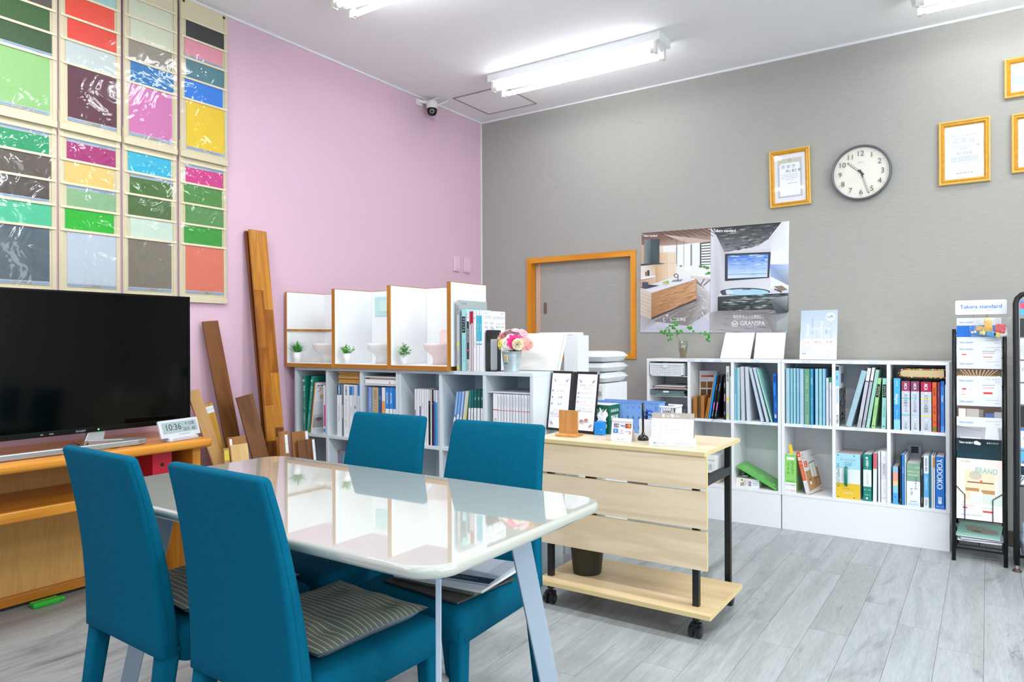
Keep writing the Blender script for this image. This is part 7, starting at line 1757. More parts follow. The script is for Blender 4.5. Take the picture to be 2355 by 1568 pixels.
def bath(P):
    P.poly([(806,110),(1637,40),(1622,1225),(800,1222)], '#d5d6dc')
    P.poly([(806,110),(1560,48),(1440,215),(1300,300),(950,370),(860,180)], ['#1d2426', '#14191c', '#3c4446', '#6a6e70', '#8a8c90', '#2c3436'])
    strokes(P, [(830,130),(1540,70),(1330,300),(960,365)], 110, ['#2a3334','#4c5757','#66706f','#39403f','#7b8281','#232a2c','#9aa2a2'], .22, 18, 11)
    P.poly([(1637,40),(1560,48),(1430,225),(1440,380),(1632,380)], ['#eef0f2', '#d9dbdf', '#cfd1d6', '#e3e5ea', '#eceef2'])
    P.line((1560,50),(1425,222),6,'#f6f7f8')
    P.poly([(806,110),(860,180),(950,370),(950,760),(880,830),(880,1000),(800,1010)], ['#dfe0e8', '#cfd0d6', '#bdbfc6', '#d3d4da', '#b9bbc2', '#9fa0a8', '#cfcfd8'])
    P.poly([(950,370),(1440,330),(1440,760),(950,760)], ['#c9cad0', '#d0d1d6', '#dcdde2', '#d3d4da'])
    P.poly([(1440,360),(1632,340),(1632,490),(1440,500)], '#eceef4'); P.poly([(1430,495),(1632,500),(1630,720),(1440,625)], ['#8fa6d8', '#c3cfe8', '#8d97a2', '#a3b3d8'])
    P.poly([(1440,625),(1630,722),(1630,770),(1440,740)], '#eceef2')
    P.poly([(955,385),(1443,365),(1425,640),(955,675)], '#343c46')
    P.poly([(985,405),(1415,388),(1405,630),(985,648)], ['#2f74d0', '#5f8fdc', '#cfe3f4', '#d6e8f6'])
    strokes(P, [(988,406),(1412,390),(1410,500),(987,520)], 40, ['#dfe4f0','#8fb4ec','#4f8fe0','#3a7cd6','#b3c8ea'], .3, 16, 12)
    strokes(P, [(987,520),(1408,500),(1404,628),(987,645)], 30, ['#8fbdf0','#bfe0f4','#6aa4e8'], .4, 10, 13)
    P.line((990, 606), (1404, 594), 5, '#5b88b8')
    P.poly([(880,840),(950,755),(1440,745),(1630,770),(1630,830),(880,845)], ['#d9d9de', '#e3e3e8', '#e6e6ea', '#d9d9dd', '#c9c9ce', '#d0d0d6'])
    P.disc(1170, 788, 265, '#39434a', 28, 42); P.disc(1180, 792, 240, '#a9d4ee', 28, 34); P.disc(1000, 790, 50, '#c9dfec', 14, 26); P.poly([(910,800),(960,770),(975,822),(930,825)], '#4a545a'); P.line((1140,764),(1230,762),8,'#4a545a')
    P.poly([(1475,730),(1560,722),(1622,765),(1540,785)], '#8a7c6c'); P.line((1480,760),(1560,792),14,'#4f4a48')
    P.poly([(880,840),(1630,800),(1630,1000),(1470,980),(880,990)], ['#3a4444', '#5a6364', '#2a2f31', '#3a4042', '#262c2e'])
    strokes(P, [(884,846),(1625,805),(1600,985),(884,985)], 120, ['#59645f','#3a4444','#8a9592','#20282a','#4a5552','#a9b2b0','#2a3234'], .2, 20, 14)
    P.poly([(1430,860),(1625,830),(1622,1010),(1500,1020)], ['#6a7274', '#a9aeb0', '#3a3f40', '#4a4f50'])
    P.poly([(800,1010),(880,990),(1480,985),(1510,1020),(1622,1010),(1622,1225),(800,1222)], ['#aaa6aa', '#8a8684', '#8d8886', '#6f6c6c', '#8f9094', '#a6a6ae', '#b3b0b6'])
    strokes(P, [(880,1000),(1480,1000),(1600,1215),(805,1215)], 90, ['#a09a98','#8a8482','#7a7472','#b3afae'], .35, 9, 15)
    for i in range(0): P.line((830+18*i, 1200-20*i), (1350+10*i, 1190-19*i), 5, ('#a09a98', '#8a8482')[i % 2])
    P.poly([(1380,1040),(1622,1020),(1622,1225),(1460,1222)], ['#7c7b7e', '#9a9c9f', '#b3b6ba', '#8d8c90'])
    P.poly([(1510,1100),(1622,1040),(1622,1160),(1500,1200)], '#aab0ae')
    P.text('Takara standard', 952, 138, -34, '#f4f5f5', sx=-1, bold=.025, maxw=235)
    P.text('毎日をちょっと特別に。', 1205, 1052, -30, '#f4f3f6', sx=-1, maxw=322)
    P.text('GRANSPA', 1250, 1120, -48, '#f6f5f8', sx=-1, maxw=262); P.text('グランスパ', 1250, 1162, -14, '#f0eff3', sx=-1)
    for a, b in (((1028,1118),(1060,1094)), ((1060,1094),(1094,1118)), ((1030,1116),(1036,1152)), ((1092,1116),(1086,1152)), ((1036,1152),(1086,1152)), ((1036,1126),(1086,1126))): P.line(a, b, 6, '#f6f5f8')
    P.ring(1058, 1126, 12, 17, '#f6f5f8', 0, PI)
poster('bright kitchen poster with a wooden island, left one of the two posters', (72,165), (803,111), (796,1222), (60,1218), kitchen)
poster('grey bathroom poster with a blue sea picture, right one of the two posters', (807,109), (1637,38), (1622,1225), (798,1222), bath)
# ------------------------------------------------------------------ framed certificates
m_gold = M('frame_gold', '#d89a2a', .4, .25, var=.12, vscale=50); m_goldl = M('frame_gold_light', '#e8c06a', .45, .2, bump=.8, bscale=220)
m_fglass = clear('frame_glass', '#ffffff', .03, 1.0)
def certificate(label, tl, br, tilt, draw):
    a, b = at(tl[0], tl[1], 1, -.012), at(br[0], br[1], 1, -.012)
    w_, h = b.x-a.x, a.z-b.z
    t = thing('certificate_frame', label, 'picture frame', (a.x, -.003, b.z), (0, tilt, 0), 'gold framed certificates on the grey wall')
    f = .030
    def ring_(mb, o, i, y0, y1, y2):
        O = [(o, o), (w_-o, o), (w_-o, h-o), (o, h-o)]; I = [(i, i), (w_-i, i), (w_-i, h-i), (i, h-i)]
        mb.loft([[(x, 0, z) for x, z in O], [(x, y0, z) for x, z in O], [(x, y1, z) for x, z in [((O[k][0]+I[k][0])/2, (O[k][1]+I[k][1])/2) for k in range(4)]], [(x, y2, z) for x, z in I], [(x, 0, z) for x, z in I]], cap=False)
        return mb
    mk('outer_moulding', ring_(MB(), 0, .011, -.016, -.02, -.016), m_goldl, t)
    mk('inner_moulding', ring_(MB(), .0115, f, -.013, -.017, -.008), m_gold, t)
    mk('backing', B(.02, w_-.02, -.004, -.0005, .02, h-.02), m_paper, t)
    P = Print((0, -.0042, 0)); P.rect(.024, w_-.024, .024, h-.024, '#ebebef'); draw(P, w_, h); P.build(t, 'certificate')
    mk('glass', B(.022, w_-.022, -.0075, -.0065, .022, h-.022), m_fglass, t)
def c1(P, w_, h):
    P.rect(w_*.2, w_*.8, h*.16, h*.84, '#c3c6cc'); P.rect(w_*.25, w_*.75, h*.19, h*.8, '#f4f5f9'); P.rect(w_*.2, w_*.8, h*.74, h*.84, '#cfcabc'); P.rect(w_*.27, w_*.73, h*.2, h*.76, '#f6f7fb'); P.ring(w_*.5, h*.81, .006, .010, '#b0a070')
    P.text('感 謝 状', w_*.47, h*.7, .018, '#8a93a8'); P.text('神山 寛文 様', w_*.58, h*.62, .016, '#5a6478', maxw=w_*.36)
    for j in range(3): P.dashes(w_*.3, w_*.7, h*(.55-.03*j), .003, '#b3bac8', 7, j)
    P.dashes(w_*.4, w_*.66, h*.46, .003, '#c3c9d4', 4); P.dashes(w_*.45, w_*.68, h*.4, .004, '#b3bac8', 3)
def c2(P, w_, h):
    P.poly([(w_*.18, h*.85), (w_*.3, h*.86), (w_*.19, h*.79)], '#ecc78a'); P.poly([(w_*.68, h*.86), (w_*.8, h*.85), (w_*.8, h*.8)], '#ecc78a')
    P.text('Interior Color Specialist', w_*.48, h*.77, .016, '#8a92a0', maxw=w_*.5); P.text('認 定 証', w_*.5, h*.68, .022, '#b3b8c2'); P.text('インテリアカラースペシャリスト資格', w_*.5, h*.59, .010, '#7d8fb0', maxw=w_*.6); P.text('(Female)', w_*.5, h*.555, .008, '#8f9cb4'); P.text('渡辺 知佳 殿', w_*.5, h*.48, .014, '#a9b4d0', maxw=w_*.3)
    for j in range(4): P.dashes(w_*.24, w_*.78, h*(.42-.022*j), .003, '#9fc0e6', 9, j)
    P.dashes(w_*.44, w_*.58, h*.31, .003, '#b9c0cc', 2); P.dashes(w_*.4, w_*.65, h*.2, .003, '#aab2be', 3); P.dashes(w_*.35, w_*.7, h*.165, .0035, '#8f98a6', 4); P.rect(w_*.62, w_*.7, h*.19, h*.24, '#efd6dc')
def c3(P, w_, h):
    for j in range(4): P.dashes(w_*.12, w_*.8, h*(.5-.05*j), .006, '#9fcbe8', 8, j)
    P.text('認 定 書', w_*.5, h*.75, .022, '#9aa2b0'); P.dashes(w_*.35, w_*.6, h*.62, .004, '#b9c0cc', 3)
def c4(P, w_, h):
    P.text('認 定 書', w_*.5, h*.8, .022, '#a3aab6')
    for j in range(7): P.dashes(w_*.2, w_*.8, h*(.6-.05*j), .004, '#b9c3d0', 7, j)
certificate('gold framed certificate left of the wall clock', (1771, 350), (1865.5, 470), -.02, c1)
certificate('gold framed certificate right of the wall clock, with orange page corners', (2158.5, 284), (2278, 415.5), 0, c2)
def edgeframe(px, py0, py1, wd):
    a = at(px, py0, 1, -.012); return a
a = at(2309.5, 138, 1, -.012); b = at(2311, 239, 1, -.012)
certificate('gold framed certificate at the picture edge, highest on the grey wall', (2309.5, 138), (2455, 205), 0, c3)
certificate('gold framed certificate at the picture edge, lower one under the highest', (2326, 264), (2455, 385), 0, c4)
# ------------------------------------------------------------------ wall clock
c = at(1980.5, 397, 1, -.02); rx = (at(2050, 397, 1, -.02).x-at(1911.5, 397, 1, -.02).x)/2; rz = (at(1980, 333, 1, -.02).z-at(1980, 460.5, 1, -.02).z)/2
r = (rx+rz)/2
t = thing('wall_clock', 'round wall clock with a dark grey rim between the framed certificates', 'clock', (c.x, -.002, c.z))
def ringy(prof, n=48):
    return MB().loft([[(q*math.cos(2*PI*i/n), y, q*math.sin(2*PI*i/n)) for i in range(n)] for q, y in prof], cap=False)
mk('rim', ringy([(r*.97, 0), (r, -.008), (r, -.03), (r*.985, -.037), (r*.955, -.038), (r*.925, -.030), (r*.92, -.016)]), M('clock_rim', '#6c6d72', .35, .35), t, smooth=True)
mk('dial', MB().prism([(r*.925*math.cos(2*PI*i/48), r*.925*math.sin(2*PI*i/48)) for i in range(48)], 'y', -.016, -.004), M('dial_cream', '#f3efe0', .5), t)
P = Print((0, -.0163, 0))
for k in range(60):
    a = PI/2-2*PI*k/60
    if k % 5: P.disc(r*.86*math.cos(a), r*.86*math.sin(a), r*.006, '#b3b0a4', 6)
    else: P.line((r*.83*math.cos(a), r*.83*math.sin(a)), (r*.87*math.cos(a), r*.87*math.sin(a)), r*.012, '#5c5e60')
for k in range(1, 13):
    a = PI/2-2*PI*k/12; P.text(str(k), r*.70*math.cos(a), r*.70*math.sin(a), r*.19, '#595c5e')
P.text('DAILY', 0, r*.37, r*.05, '#8a8a84'); P.build(t, 'numerals')
m_hand = M('hand_dark', '#3f4648', .4); m_handl = M('hand_lume', '#efeedd', .5)
def hand(nm, ang, ln, wd, y):
    a = PI/2-ang; d = Vector((math.cos(a), 0, math.sin(a))); k = Vector((-d.z, 0, d.x))
    m = MB(); m.bar(d*-.02+Vector((0, y, 0)), d*ln+Vector((0, y, 0)), .0015, wd, up=(0, 1, 0))
    h = mk(nm, m, m_hand, t)
    m = MB(); m.bar(d*ln*.25+Vector((0, y-.001, 0)), d*ln*.96+Vector((0, y-.001, 0)), .0008, wd*.5, up=(0, 1, 0)); mk('lume_strip', m, m_handl, h)
hand('hour_hand', 2*PI*(10+26/60)/12, r*.60, .009, -.020); hand('minute_hand', 2*PI*27/60, r*.80, .007, -.0225)
m = MB(); a = PI/2-2*PI*33.5/60; m.bar((-.03*math.cos(a), -.025, -.03*math.sin(a)), (r*.3*math.cos(a), -.025, r*.3*math.sin(a)), .001, .0018, up=(0, 1, 0)); mk('second_hand', m, M('hand_white', '#f4f4f2', .4), t)
mk('hub', MB().tube([(0, -.017, 0), (0, -.0265, 0)], .007, 12), m_hand, t)
mk('glass', MB().prism([(r*.924*math.cos(2*PI*i/48), r*.924*math.sin(2*PI*i/48)) for i in range(48)], 'y', -.031, -.030), m_fglass, t)
# ------------------------------------------------------------------ magazine rack
m_rack = M('rack_black', '#17191d', .35, .2)
XL, XR, YF, YB = 3.368, 3.590, -.50, -.27
Hr = zat(757, XL, -.36)
t = thing('magazine_rack', 'black metal magazine rack with stepped pockets beside the white bookcase', 'rack', (XL, -.30, 0))
def yl_(z): return -.155+.13*(z/Hr)          # rack front leans back as it rises (local y)
XW = XR-XL
for x in (0, XW):
    mk('upright', MB().tube([(x, -.158, 0), (x, yl_(Hr), Hr)], .0095, 10), m_rack, t, smooth=True)
    mk('rear_leg', MB().tube([(x+(.004 if x else -.004)*-1, .20, 0), (x, yl_(Hr)+.022, Hr-.02)], .008, 8), m_rack, t, smooth=True)
for z in (.06, .5, .9, Hr-.02): mk('cross_bar', MB().tube([(0, yl_(z)+.02, z), (XW, yl_(z)+.02, z)], .005, 6), m_rack, t)
mk('lower_bar', MB().tube([(.005, .145, .16), (XW-.005, .145, .16)], .006, 8), m_rack, t, smooth=True)
mk('lower_tray', MB().tube([(.0, -.15, .085), (XW, -.15, .085)], .0035, 6).tube([(0, .12, .105), (XW, .12, .105)], .0035, 6).tube([(.01, -.15, .085), (.01, .12, .105)], .003, 6).tube([(XW-.01, -.15, .085), (XW-.01, .12, .105)], .003, 6).tube([(XW*.5, -.15, .085), (XW*.5, .12, .105)], .003, 6), m_rack, t)
mk('tray_post', MB().tube([(.012, -.153, .06), (.012, -.153, .115)], .003, 6).tube([(XW-.012, -.153, .06), (XW-.012, -.153, .115)], .003, 6), m_rack, t)
# sign above
s0, s1 = at(2197, 724, 1, -.34), at(2315.5, 688, 1, -.34)
sg = mk('sign_board', MB().prism(rrect(0, s1.x-s0.x, 0, s1.z-s0.z-.0, .008), 'y', -.003, 0), m_card, t, loc=(s0.x-XL, -.04, s0.z))
P = Print((0, -.0034, 0)); ws, hs_ = s1.x-s0.x, s1.z-s0.z
P.text('Takara standard', ws*.5, hs_*.56, hs_*.27, '#4a86cc', maxw=ws*.84, bold=.025); P.text('「水まわり設備・ホーロー」商品カタログ', ws*.5, hs_*.28, hs_*.1, '#a9b4c2', maxw=ws*.6); P.build(sg, 'sign_print')
mk('sign_wire', MB().tube([(XW*.38, .0, Hr-.02), (XW*.38, .0, 1.25), (XW*.4, -.037, s0.z+.002)], .002, 5).tube([(XW*.68, .0, Hr-.02), (XW*.68, .0, 1.25), (XW*.65, -.037, s0.z+.002)], .002, 5), M('wire_clear', '#c9ced3', .2, .4), t)
# catalogues in the rack: (top py, label, draw)
def hdr(P, w_, h, hh=.07, left='Takara standard', col='#4a86cc'):
    P.rect(0, w_, h-hh, h, '#e0e4ea'); P.text(left, w_*.21, h-hh*.55, .0105, col, maxw=w_*.32, bold=.02); P.dashes(w_*.66, w_*.95, h-hh*.4, .003, '#a9b2be', 6); P.dashes(w_*.85, w_*.95, h-hh*.7, .003, '#a9b2be', 2)
def d_blue(P, w_, h): hdr(P, w_, h, .04); P.rect(0, w_, 0, h-.04, '#1d6fd0'); P.poly([(w_*.25, 0), (w_*.45, 0), (w_*.6, h-.04), (w_*.4, h-.04)], '#3f8ae0')
def d_plain(P, w_, h): hdr(P, w_, h, .05); P.rect(0, w_, 0, h-.05, '#c9a890')
def d_map(P, w_, h):
    hdr(P, w_, h, .04)
    P.rect(w_*.05, w_*.92, .01, h-.042, '#e9ebef')
    for a, b in (((.1, .5), (.3, .62)), ((.3, .62), (.5, .45)), ((.3, .3), (.32, .8)), ((.5, .45), (.55, .65)), ((.1, .35), (.3, .38))): P.line((w_*a[0], h*a[1]), (w_*b[0], h*b[1]), .0012, '#b3b9c2')
    P.rect(w_*.12, w_*.22, h*.58, h*.63, '#d8584c'); P.rect(w_*.6, w_*.8, h*.46, h*.52, '#d2403c'); P.dashes(w_*.58, w_*.85, h*.72, .004, '#9aa2ae', 6); P.dashes(w_*.58, w_*.85, h*.64, .004, '#e0908a', 6, 3); P.text('Takara standard', w_*.25, h*.2, .009, '#4a86cc', maxw=w_*.25); P.rect(w_*.1, w_*.2, h*.42, h*.44, '#e8a080')
def d_slat(P, w_, h):
    hdr(P, w_, h, .06); P.poly([(0, 0), (w_, 0), (w_, h-.06), (0, h-.06)], ['#b98a58', '#a97c4c', '#3a2e26', '#463830'])
    for i in range(16): P.poly([(w_*(.02+.06*i), .07), (w_*(.045+.06*i), .07), (w_*(.5+(.02+.062*i-.48)*1.5), h-.065), (w_*(.5+(.0+.062*i-.48)*1.5), h-.065)] if .03 < .5+(.0+.062*i-.48)*1.5 < .96 else [(w_*.4, .07), (w_*.41, .07), (w_*.41, .075), (w_*.4, .075)], '#c8a27a')
    for i in range(18): P.disc(w_*(.04+.054*i), .065, .004, '#f6e2b8', 6)
    for u in (.08, .5, .93): P.disc(w_*u, h-.10, .004, '#fbf3e0', 6)
def d_room(P, w_, h):
    hdr(P, w_, h, .05); P.poly([(0, 0), (w_, 0), (w_, h-.05), (0, h-.05)], ['#5a4a42', '#8d8a88', '#4a3a32', '#6a5244']); P.rect(w_*.04, w_*.2, h*.2, h*.62, '#e9e6e2'); P.rect(w_*.22, w_*.5, h*.25, h*.62, '#b9b0a8'); P.rect(w_*.64, w_*.84, h*.15, h*.5, '#4f6a9c'); P.poly([(w_*.5, h*.2), (w_*.62, h*.25), (w_*.6, h*.6), (w_*.5, h*.6)], '#3a3636'); P.rect(w_*.84, w_, h*.2, h*.55, '#a9a9ab')
    for i in range(8): P.line((w_*.2, h*(.35+.035*i)), (w_*.6, h*(.34+.035*i)), .002, '#cfc6bc')
def d_grey(P, w_, h):
    hdr(P, w_, h, .05); P.poly([(0, 0), (w_, 0), (w_, h-.05), (0, h-.05)], ['#c9ccd2', '#9a9da2', '#b3b6ba', '#8d9094']); P.poly([(0, h*.75), (w_*.55, h*.6), (w_*.6, h-.05), (0, h-.05)], '#a3a6aa'); P.rect(w_*.08, w_*.55, 0, h*.42, '#e3e5ea'); P.poly([(w_*.62, h*.3), (w_*.95, h*.3), (w_*.9, h*.78), (w_*.66, h*.78)], '#dfe1e4'); P.rect(w_*.6, w_*.86, h*.1, h*.26, '#4a4d50')
def d_dark(P, w_, h): P.poly([(0, 0), (w_, 0), (w_, h), (0, h)], ['#0c4552', '#0a3a48', '#0d1c22', '#0b1a20']); P.text('Takara standard', w_*.2, h-.02, .012, '#eef2f3', maxw=w_*.31, bold=.02); P.disc(w_*.44, h-.02, .012, '#eef2f3', 12, .010); P.disc(w_*.5, h-.024, .008, '#eef2f3', 10); P.text('総合カタログ', w_*.8, h-.018, .007, '#dfe6e8', maxw=w_*.26)
def d_brand(P, w_, h):
    P.poly([(0, 0), (w_, 0), (w_, h), (0, h)], ['#f4ead0', '#bfe6dc', '#f3d9d2', '#f0e6d8']); P.poly([(0, h*.5), (w_*.3, h*.6), (w_*.2, h*.3), (0, h*.28)], '#fbf6ee')
    P.text('Takara standard', w_*.2, h*.955, .008, '#6a7a78', maxw=w_*.24); P.text('BRAND', w_*.66, h*.82, .028, '#7fbfc2', rot=-.06, maxw=w_*.48)
    P.rect(w_*.18, w_*.84, h*.33, h*.82, '#e6d8b8'); P.disc(w_*.42, h*.73, .028, '#c9c0aa', 20, .022); P.rect(w_*.24, w_*.82, h*.605, h*.625, '#8a5a3a'); P.rect(w_*.2, w_*.5, h*.47, h*.52, '#b98a58'); P.rect(w_*.55, w_*.84, h*.44, h*.5, '#b98a58'); P.rect(w_*.3, w_*.58, h*.27, h*.46, '#dfe6de'); P.rect(w_*.6, w_*.84, h*.3, h*.42, '#d3dcd8'); P.disc(w_*.55, h*.64, .006, '#d8703a', 8)
    P.text('BRAND', w_*.66, h*.82, .028, '#7fbfc2', rot=-.06, maxw=w_*.48)
    P.rect(0, w_, 0, h*.26, '#f4f4f6'); P.dashes(w_*.1, w_*.4, h*.22, .003, '#c9a0a0', 5); P.dashes(w_*.58, w_*.8, h*.2, .003, '#9aa2ae', 4); P.rect(w_*.58, w_*.8, h*.135, h*.165, '#d2403c'); P.text('Takara standard', w_*.2, h*.075, .008, '#4a86cc', maxw=w_*.24); P.rect(w_*.14, w_*.24, h*.175, h*.2, '#d8584c'); P.dashes(w_*.34, w_*.55, h*.07, .003, '#8a929c', 5)
    for a, b in (((.05, .15), (.3, .14)), ((.25, .2), (.5, .12)), ((.45, .16), (.52, .05))): P.line((w_*a[0], h*a[1]), (w_*b[0], h*b[1]), .0012, '#b3b9c2')
RK = [(731, 776, d_blue, 'blue and white catalogue in the top pocket of the magazine rack', '#dfe4ea'), (775, 800, d_plain, 'white-headed catalogue in the second pocket of the magazine rack', '#e9ecf0'), (793, 828, d_map, 'white catalogue with a small map strip in the third pocket of the magazine rack', '#e9ecf0'), (822, 872, d_slat, 'catalogue with a dark slatted ceiling picture in the magazine rack', '#e9ecf0'), (866, 918, d_map, 'white catalogue with a map and red sign in the fifth pocket of the magazine rack', '#e9ecf0'), (912, 966, d_room, 'catalogue with a brown interior picture in the magazine rack', '#e9ecf0'), (960, 1018, d_grey, 'catalogue with a grey interior picture in the magazine rack', '#e9ecf0'), (1010, 1062, d_dark, 'dark teal catalogue near the foot of the magazine rack', '#0c3f4c'), (1056, 1194, d_brand, 'pastel catalogue in the lowest pocket of the magazine rack', '#f0efe6')]
NK = len(RK)
wires = MB()
for k, (pt, pb, dr, lab, mc) in enumerate(RK):
    yw = -.30+yl_(1.0)  # first guess
    zt_ = zat(pt, XL+.1, -.37); 
    for _ in range(3):
        yy = -.30+yl_(zt_)-.016; zt_ = zat(pt, XL+XW/2, yy)
    hv = zt_-zat(pb, XL+XW/2, yy)
    hc = max(hv+.05, .10) if k < NK-1 else hv
    an = math.atan2(.13, Hr)
    # bottoms of upper catalogues sit behind the next one
    dyk = -.010*(1)
    t2 = thing('catalogue', lab, 'catalogue', (XL+.0125+.001*(k % 2), yy-hc*math.sin(an-.016/hc*(k < NK-1)), zt_-hc*math.cos(an)), (-(an-.016/hc*(k < NK-1)), 0, 0), 'catalogues in the magazine rack')
    off = .007
    wk = XW-.026-.002*(k % 2)
    mk('cover', MB().box(0, wk, -.0008, 0, 0, hc).box(0, wk, .004, .0048, 0, hc).box(0, .0008, 0, .004, 0, hc), cmat(mc), t2)
    mk('pages', B(.001, wk-.001, .0002, .0038, .001, hc-.001), m_paper, t2)
    P = Print((0, -.001, 0), eps=.00008); dr(P, wk, hc); P.build(t2, 'cover_print', PRINTG)
    zb_ = t2.location.z; yb_ = t2.location.y+.30
    wires.tube([(.004, yb_+.003, zb_-.0035), (XW-.004, yb_+.003, zb_-.0035)], .0022, 5)
mk('pocket_wire', wires, m_rack, t)
zA, zB_ = zat(1137, XL, -.47), zat(1194, XL, -.47)
zl_ = t2.location.z; yw = t2.location.y+.30-.0065
zk = lambda py: zat(py, XL+XW/2, t2.location.y)
f_ = lambda z: yw+.13/Hr*(z-zl_)
mk('pocket_guard', MB().tube([(0, f_(zk(1117)), zk(1117)), (XW*.22, f_(zk(1141)), zk(1141)), (XW*.22, f_(zl_)-.001, zl_-.004)], .0022, 6).tube([(XW, f_(zk(1128)), zk(1128)), (XW*.76, f_(zk(1147)), zk(1147)), (XW*.76, f_(zl_)-.001, zl_-.004)], .0022, 6), m_rack, t)
# snack bag clipped on the top catalogue
yb_ = -.30+yl_(1.24)-.055
x0, x1 = xat(2232, yb_, 1.2), xat(2322, yb_, 1.2); z0, z1 = zat(775, x0, yb_), zat(733, x1, yb_)
t3 = thing('snack_bag', 'clear bag of small colourful wrapped sweets in the top rack pocket', 'snack bag', (x0, yb_, z0))
ws, hs_ = x1-x0, z1-z0
it_ = [(.02, .2, '#e9eef4', .14, .12), (.12, .35, '#c9a25a', .2, .3), (.22, .18, '#f0e08a', .16, .45), (.38, .3, '#f2b03a', .2, .75), (.40, .05, '#3f9fd8', .24, .35), (.45, .0, '#1f8a5a', .25, .2), (.62, .25, '#d8343a', .26, .5), (.58, .02, '#f0d86a', .16, .35), (.75, .02, '#f4f4f2', .2, .42)]
for k, (a, b, c, ww, hh) in enumerate(it_):
    m = MB(); m.X = Matrix.Translation((ws*a, .004*(k % 3), hs_*b)) @ Matrix.Rotation((-.2, .15, .3, -.1, .2)[k % 5], 4, 'Y')
    m.loft([[(u*ws*ww, v, hs_*hh*f) for u, v in ((0, -.006*s_), (1, -.006*s_), (1, .006*s_), (0, .006*s_))] for f, s_ in ((0, .1), (.2, 1), (.8, 1), (1, .1))])
    sw = mk('sweet', m, M('sweet_'+c[1:], c, .3, var=.25, vscale=60), t3)
    if k in (0, 8):
        m.v  # printed strip on the white packets
        sm = MB(); sm.X = m.X; sm.box(ws*ww*.3, ws*ww*.7, -.0068, -.0062, hs_*hh*.45, hs_*hh*.75); mk('red_print', sm, M('sweet_red', '#d8343a', .3), sw)
mk('bag_film', MB().grid(lambda u, v: (ws*(-.02+1.04*u)+(.012*v if u > .5 else 0), -.009-.004*math.sin(PI*u)*math.sin(PI*v)-.002*math.sin(11*u+5*v), hs_*(-.02+1.1*v)), 12, 8), clear('bag_film', '#fafafa', .08, .9, .6, 40), t3, smooth=True)
# magazines on the rack's low tray
z_ = .112
for k, (c, lab) in enumerate((('#e6e9ee', 'white magazine at the bottom of the low tray of the magazine rack'), ('#b9b8cc', 'lavender brochure lying turned in the low tray of the magazine rack'), ('#9fd6c8', 'mint green brochure with a grey picture in the low tray of the magazine rack'))):
    w_ = XW-.03
    t4 = thing('magazine', lab, 'magazine', (XL+XW/2, -.31, z_), (.07, 0, (.0, .12, -.06)[k]), 'magazines in the low tray of the rack')
    mk('cover', MB().box(-w_/2, w_/2, -.13, .12, 0, .0006).box(-w_/2, w_/2, -.13, .12, .0054, .006), cmat(c), t4); mk('pages', B(-w_/2+.001, w_/2-.001, -.129, .119, .0007, .0053), m_paper, t4)
    if k == 2:
        P = Print((0, 0, .0062), (1, 0, 0), (0, 1, 0), (0, 0, 1)); P.text('EXTAS', -.03, .085, .02, '#cfece4'); P.poly([(-.07, .05), (-.02, .06), (.03, .035), (.08, .01), (.085, -.05), (.02, -.07), (-.05, -.04)], '#a9a698'); P.poly([(-.02, -.02), (.01, -.03), (.005, -.05), (-.03, -.04)], '#6f6a5a'); P.build(t4, 'cover_print')
    z_ += .011
# ------------------------------------------------------------------ second rack at the picture edge
x0 = xat(2338, -.5, .7); H2 = zat(674, x0, -.44)
W2 = .36
t = thing('pamphlet_rack', 'black tubular pamphlet rack cut off by the picture edge', 'rack', (x0, -.50, 0))
LN2 = .10
y2 = lambda z: LN2*z/H2
arc = [(0, y2(z), z) for z in (.03, .4, .9, H2-.05)]+[(.05-.05*math.cos(a), y2(H2), H2-.05+.05*math.sin(a)) for a in (PI/6, PI/3, PI/2)]
arc2 = arc+[(W2-p[0], p[1], p[2]) for p in arc[::-1]]
mk('tube_frame', MB().tube(arc2, .0125, 12), m_rack, t, smooth=True)
mk('rear_frame', MB().tube([(.0, .22, .0), (0, y2(1.1)+.02, 1.1)], .01, 8).tube([(W2, .22, .0), (W2, y2(1.1)+.02, 1.1)], .01, 8), m_rack, t, smooth=True)
mk('foot_bar', MB().tube([(0, .0, .075), (W2, .0, .075)], .008, 8).tube([(0, 0, .075), (0, .2, .075)], .008, 8), m_rack, t, smooth=True)
for x in (0, W2):
    mk('foot_screw', MB().lathe([(.007, .012), (.007, .032)], 10, (x, 0, 0)), M('screw_steel', '#c9cdd0', .25, .9), t)
    mk('foot_pad', MB().lathe([(.021, 0), (.02, .004), (.010, .013)], 16, (x, 0, 0)), M('pad_brown', '#4a342c', .5), t, smooth=True)
PK = [(690, 725, '#5f7fd0', 'multicoloured pamphlet in the top pocket of the pamphlet rack', 'a'), (731, 776, '#2b2e34', 'black and grey pamphlet in the second pocket of the pamphlet rack', 'b'), (777, 828, '#e3e6ec', 'pale pamphlet with round pictures in the pamphlet rack', 'c'), (830, 880, '#eef0f4', 'white pamphlet with a dark emblem in the pamphlet rack', 'd'), (882, 932, '#d9dbe0', 'white and black sideways-lettered pamphlet in the pamphlet rack', 'e'), (934, 984, '#23272e', 'black pamphlet with white lettering in the pamphlet rack', 'f'), (986, 1038, '#eef2f8', 'white pamphlet with a huge blue letter in the pamphlet rack', 'g'), (1039, 1118, '#dfe9f4', 'blue pamphlet with a house and a face picture in the pamphlet rack', 'h')]
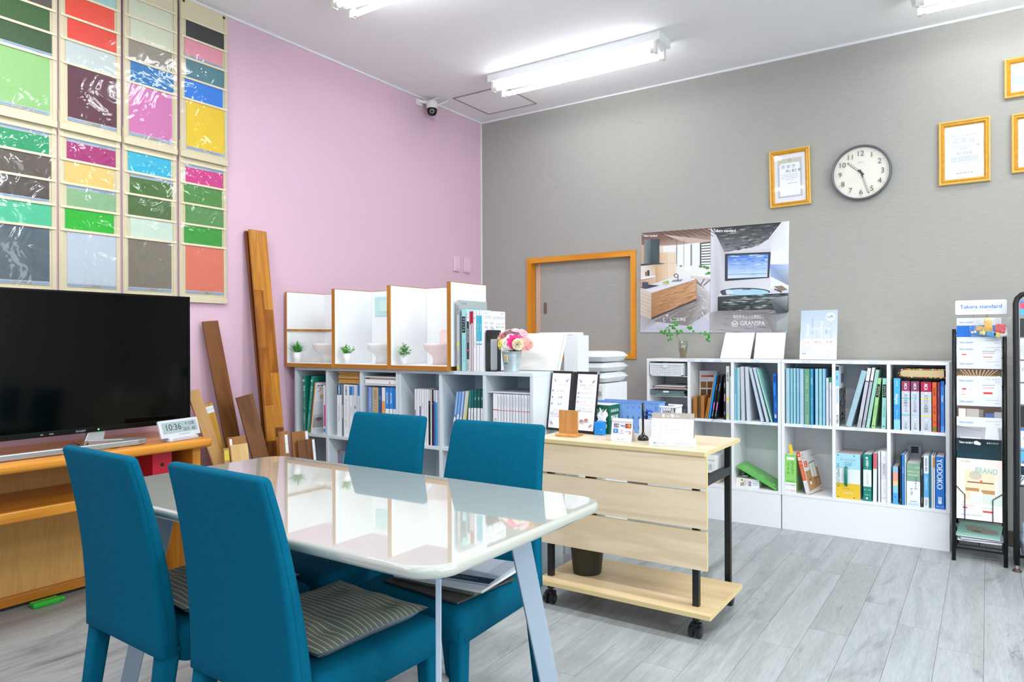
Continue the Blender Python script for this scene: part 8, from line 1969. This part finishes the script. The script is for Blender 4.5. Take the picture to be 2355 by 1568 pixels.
for k, (pt, pb, c, lab, kd) in enumerate(PK):
    yy = -.50+.04
    for _ in range(3):
        zt_ = zat(pt, x0+.08, yy); yy = -.50+y2(zt_)-.004
    zb_ = zat(pb, x0+.08, yy); hc = (zt_-zb_); an = math.atan2(LN2, H2)
    t5 = thing('pamphlet', lab, 'pamphlet', (x0+.018, yy-.002, zb_+.003), (-an, 0, 0), 'pamphlets in the rack at the picture edge')
    w_ = W2-.036
    mk('cover', B(0, w_, -.0015, .003, 0, hc-.004), cmat(c), t5)
    P = Print((0, -.0017, 0)); h = hc-.004
    if kd == 'a': P.poly([(0, 0), (.1, 0), (.06, h), (0, h*.8)], '#e0506a'); P.poly([(.0, 0), (.06, 0), (.0, h*.5)], '#4fb0e0'); P.poly([(.02, h), (.05, h), (.1, h*.3), (.06, h*.2)], '#a94fa0')
    if kd == 'b': P.poly([(.03, 0), (.07, 0), (.07, h), (.06, h)], '#8d9096'); P.rect(.07, w_, 0, h, '#b9bcc2')
    if kd == 'c': P.disc(.05, h*.45, .05, '#c9ccd8', 16); P.disc(.035, h*.2, .02, '#a3a0a8', 10); P.ring(.055, h*.8, .008, .011, '#3a8a9c')
    if kd == 'd': P.ring(.035, h*.82, .012, .017, '#2a5560', n=4); P.text('GOTS', .035, h*.6, .016, '#4a5560'); P.disc(.05, h*.25, .035, '#c3c9d6', 14)
    if kd == 'e': P.rect(.02, w_, 0, h, '#1b1e22'); P.text('CEO', .033, h*.3, .016, '#e6e8ea', rot=PI/2)
    if kd == 'f': P.rect(.035, w_, 0, h*.45, '#3f454c'); P.text('E', .042, h*.25, .03, '#e6e8ea')
    if kd == 'g': P.rect(0, w_, h*.88, h, '#3f7fc8'); P.text('G', .04, h*.55, .06, '#1f5fb0', bold=.05); P.rect(.02, w_, h*.12, h*.26, '#d0344a'); P.text('WR', .05, h*.19, .016, '#fff'); P.rect(0, w_, 0, h*.1, '#6fb0e8')
    if kd == 'h': P.rect(0, w_, h*.62, h, '#5fb0e8'); P.disc(.04, h*.93, .012, '#f0c8a8', 14); P.poly([(.005, h*.7), (.06, h*.8), (.12, h*.74), (.12, h*.62), (.005, h*.62)], '#6a7684'); P.rect(.02, .1, h*.6, h*.72, '#8fae6a'); P.rect(0, w_, h*.28, h*.55, '#16202c'); [P.text(s_, .045, h*(.5-.09*i), .017, '#f4f6f8') for i, s_ in enumerate(('オール', 'リフォ', 'パック'))]; P.text('外壁', .03, h*.16, .026, '#23405c')
    P.build(t5, 'cover_print', PRINTG)
mk('pocket_wire', MB().tube([(0, y2(zat(1120, x0, -.45))-.004, zat(1120, x0+.1, -.45)), (W2, y2(zat(1120, x0, -.45))-.004, zat(1120, x0+.1, -.45))], .003, 6), m_rack, t)
t6 = thing('plastic_bag', 'crumpled pale blue plastic packet on the lower bar of the pamphlet rack', 'packet', (x0+.02, -.49, .084), (0, 0, 0))
mk('packet', MB().loft([[(a*(1-.15*f)+.008*math.sin(9*f), b*(1-.2*f), .14*f+.006*math.sin(30*a)*f) for a, b in rrect(0, .3, 0, .14, .03, 3)] for f in (0, .25, .5, .75, 1)]), M('packet_blue', '#b9c9e0', .35, var=.2, vscale=30, bump=.6, bscale=40), t6, smooth=True)
# ------------------------------------------------------------------ floor level of the white bookcase end
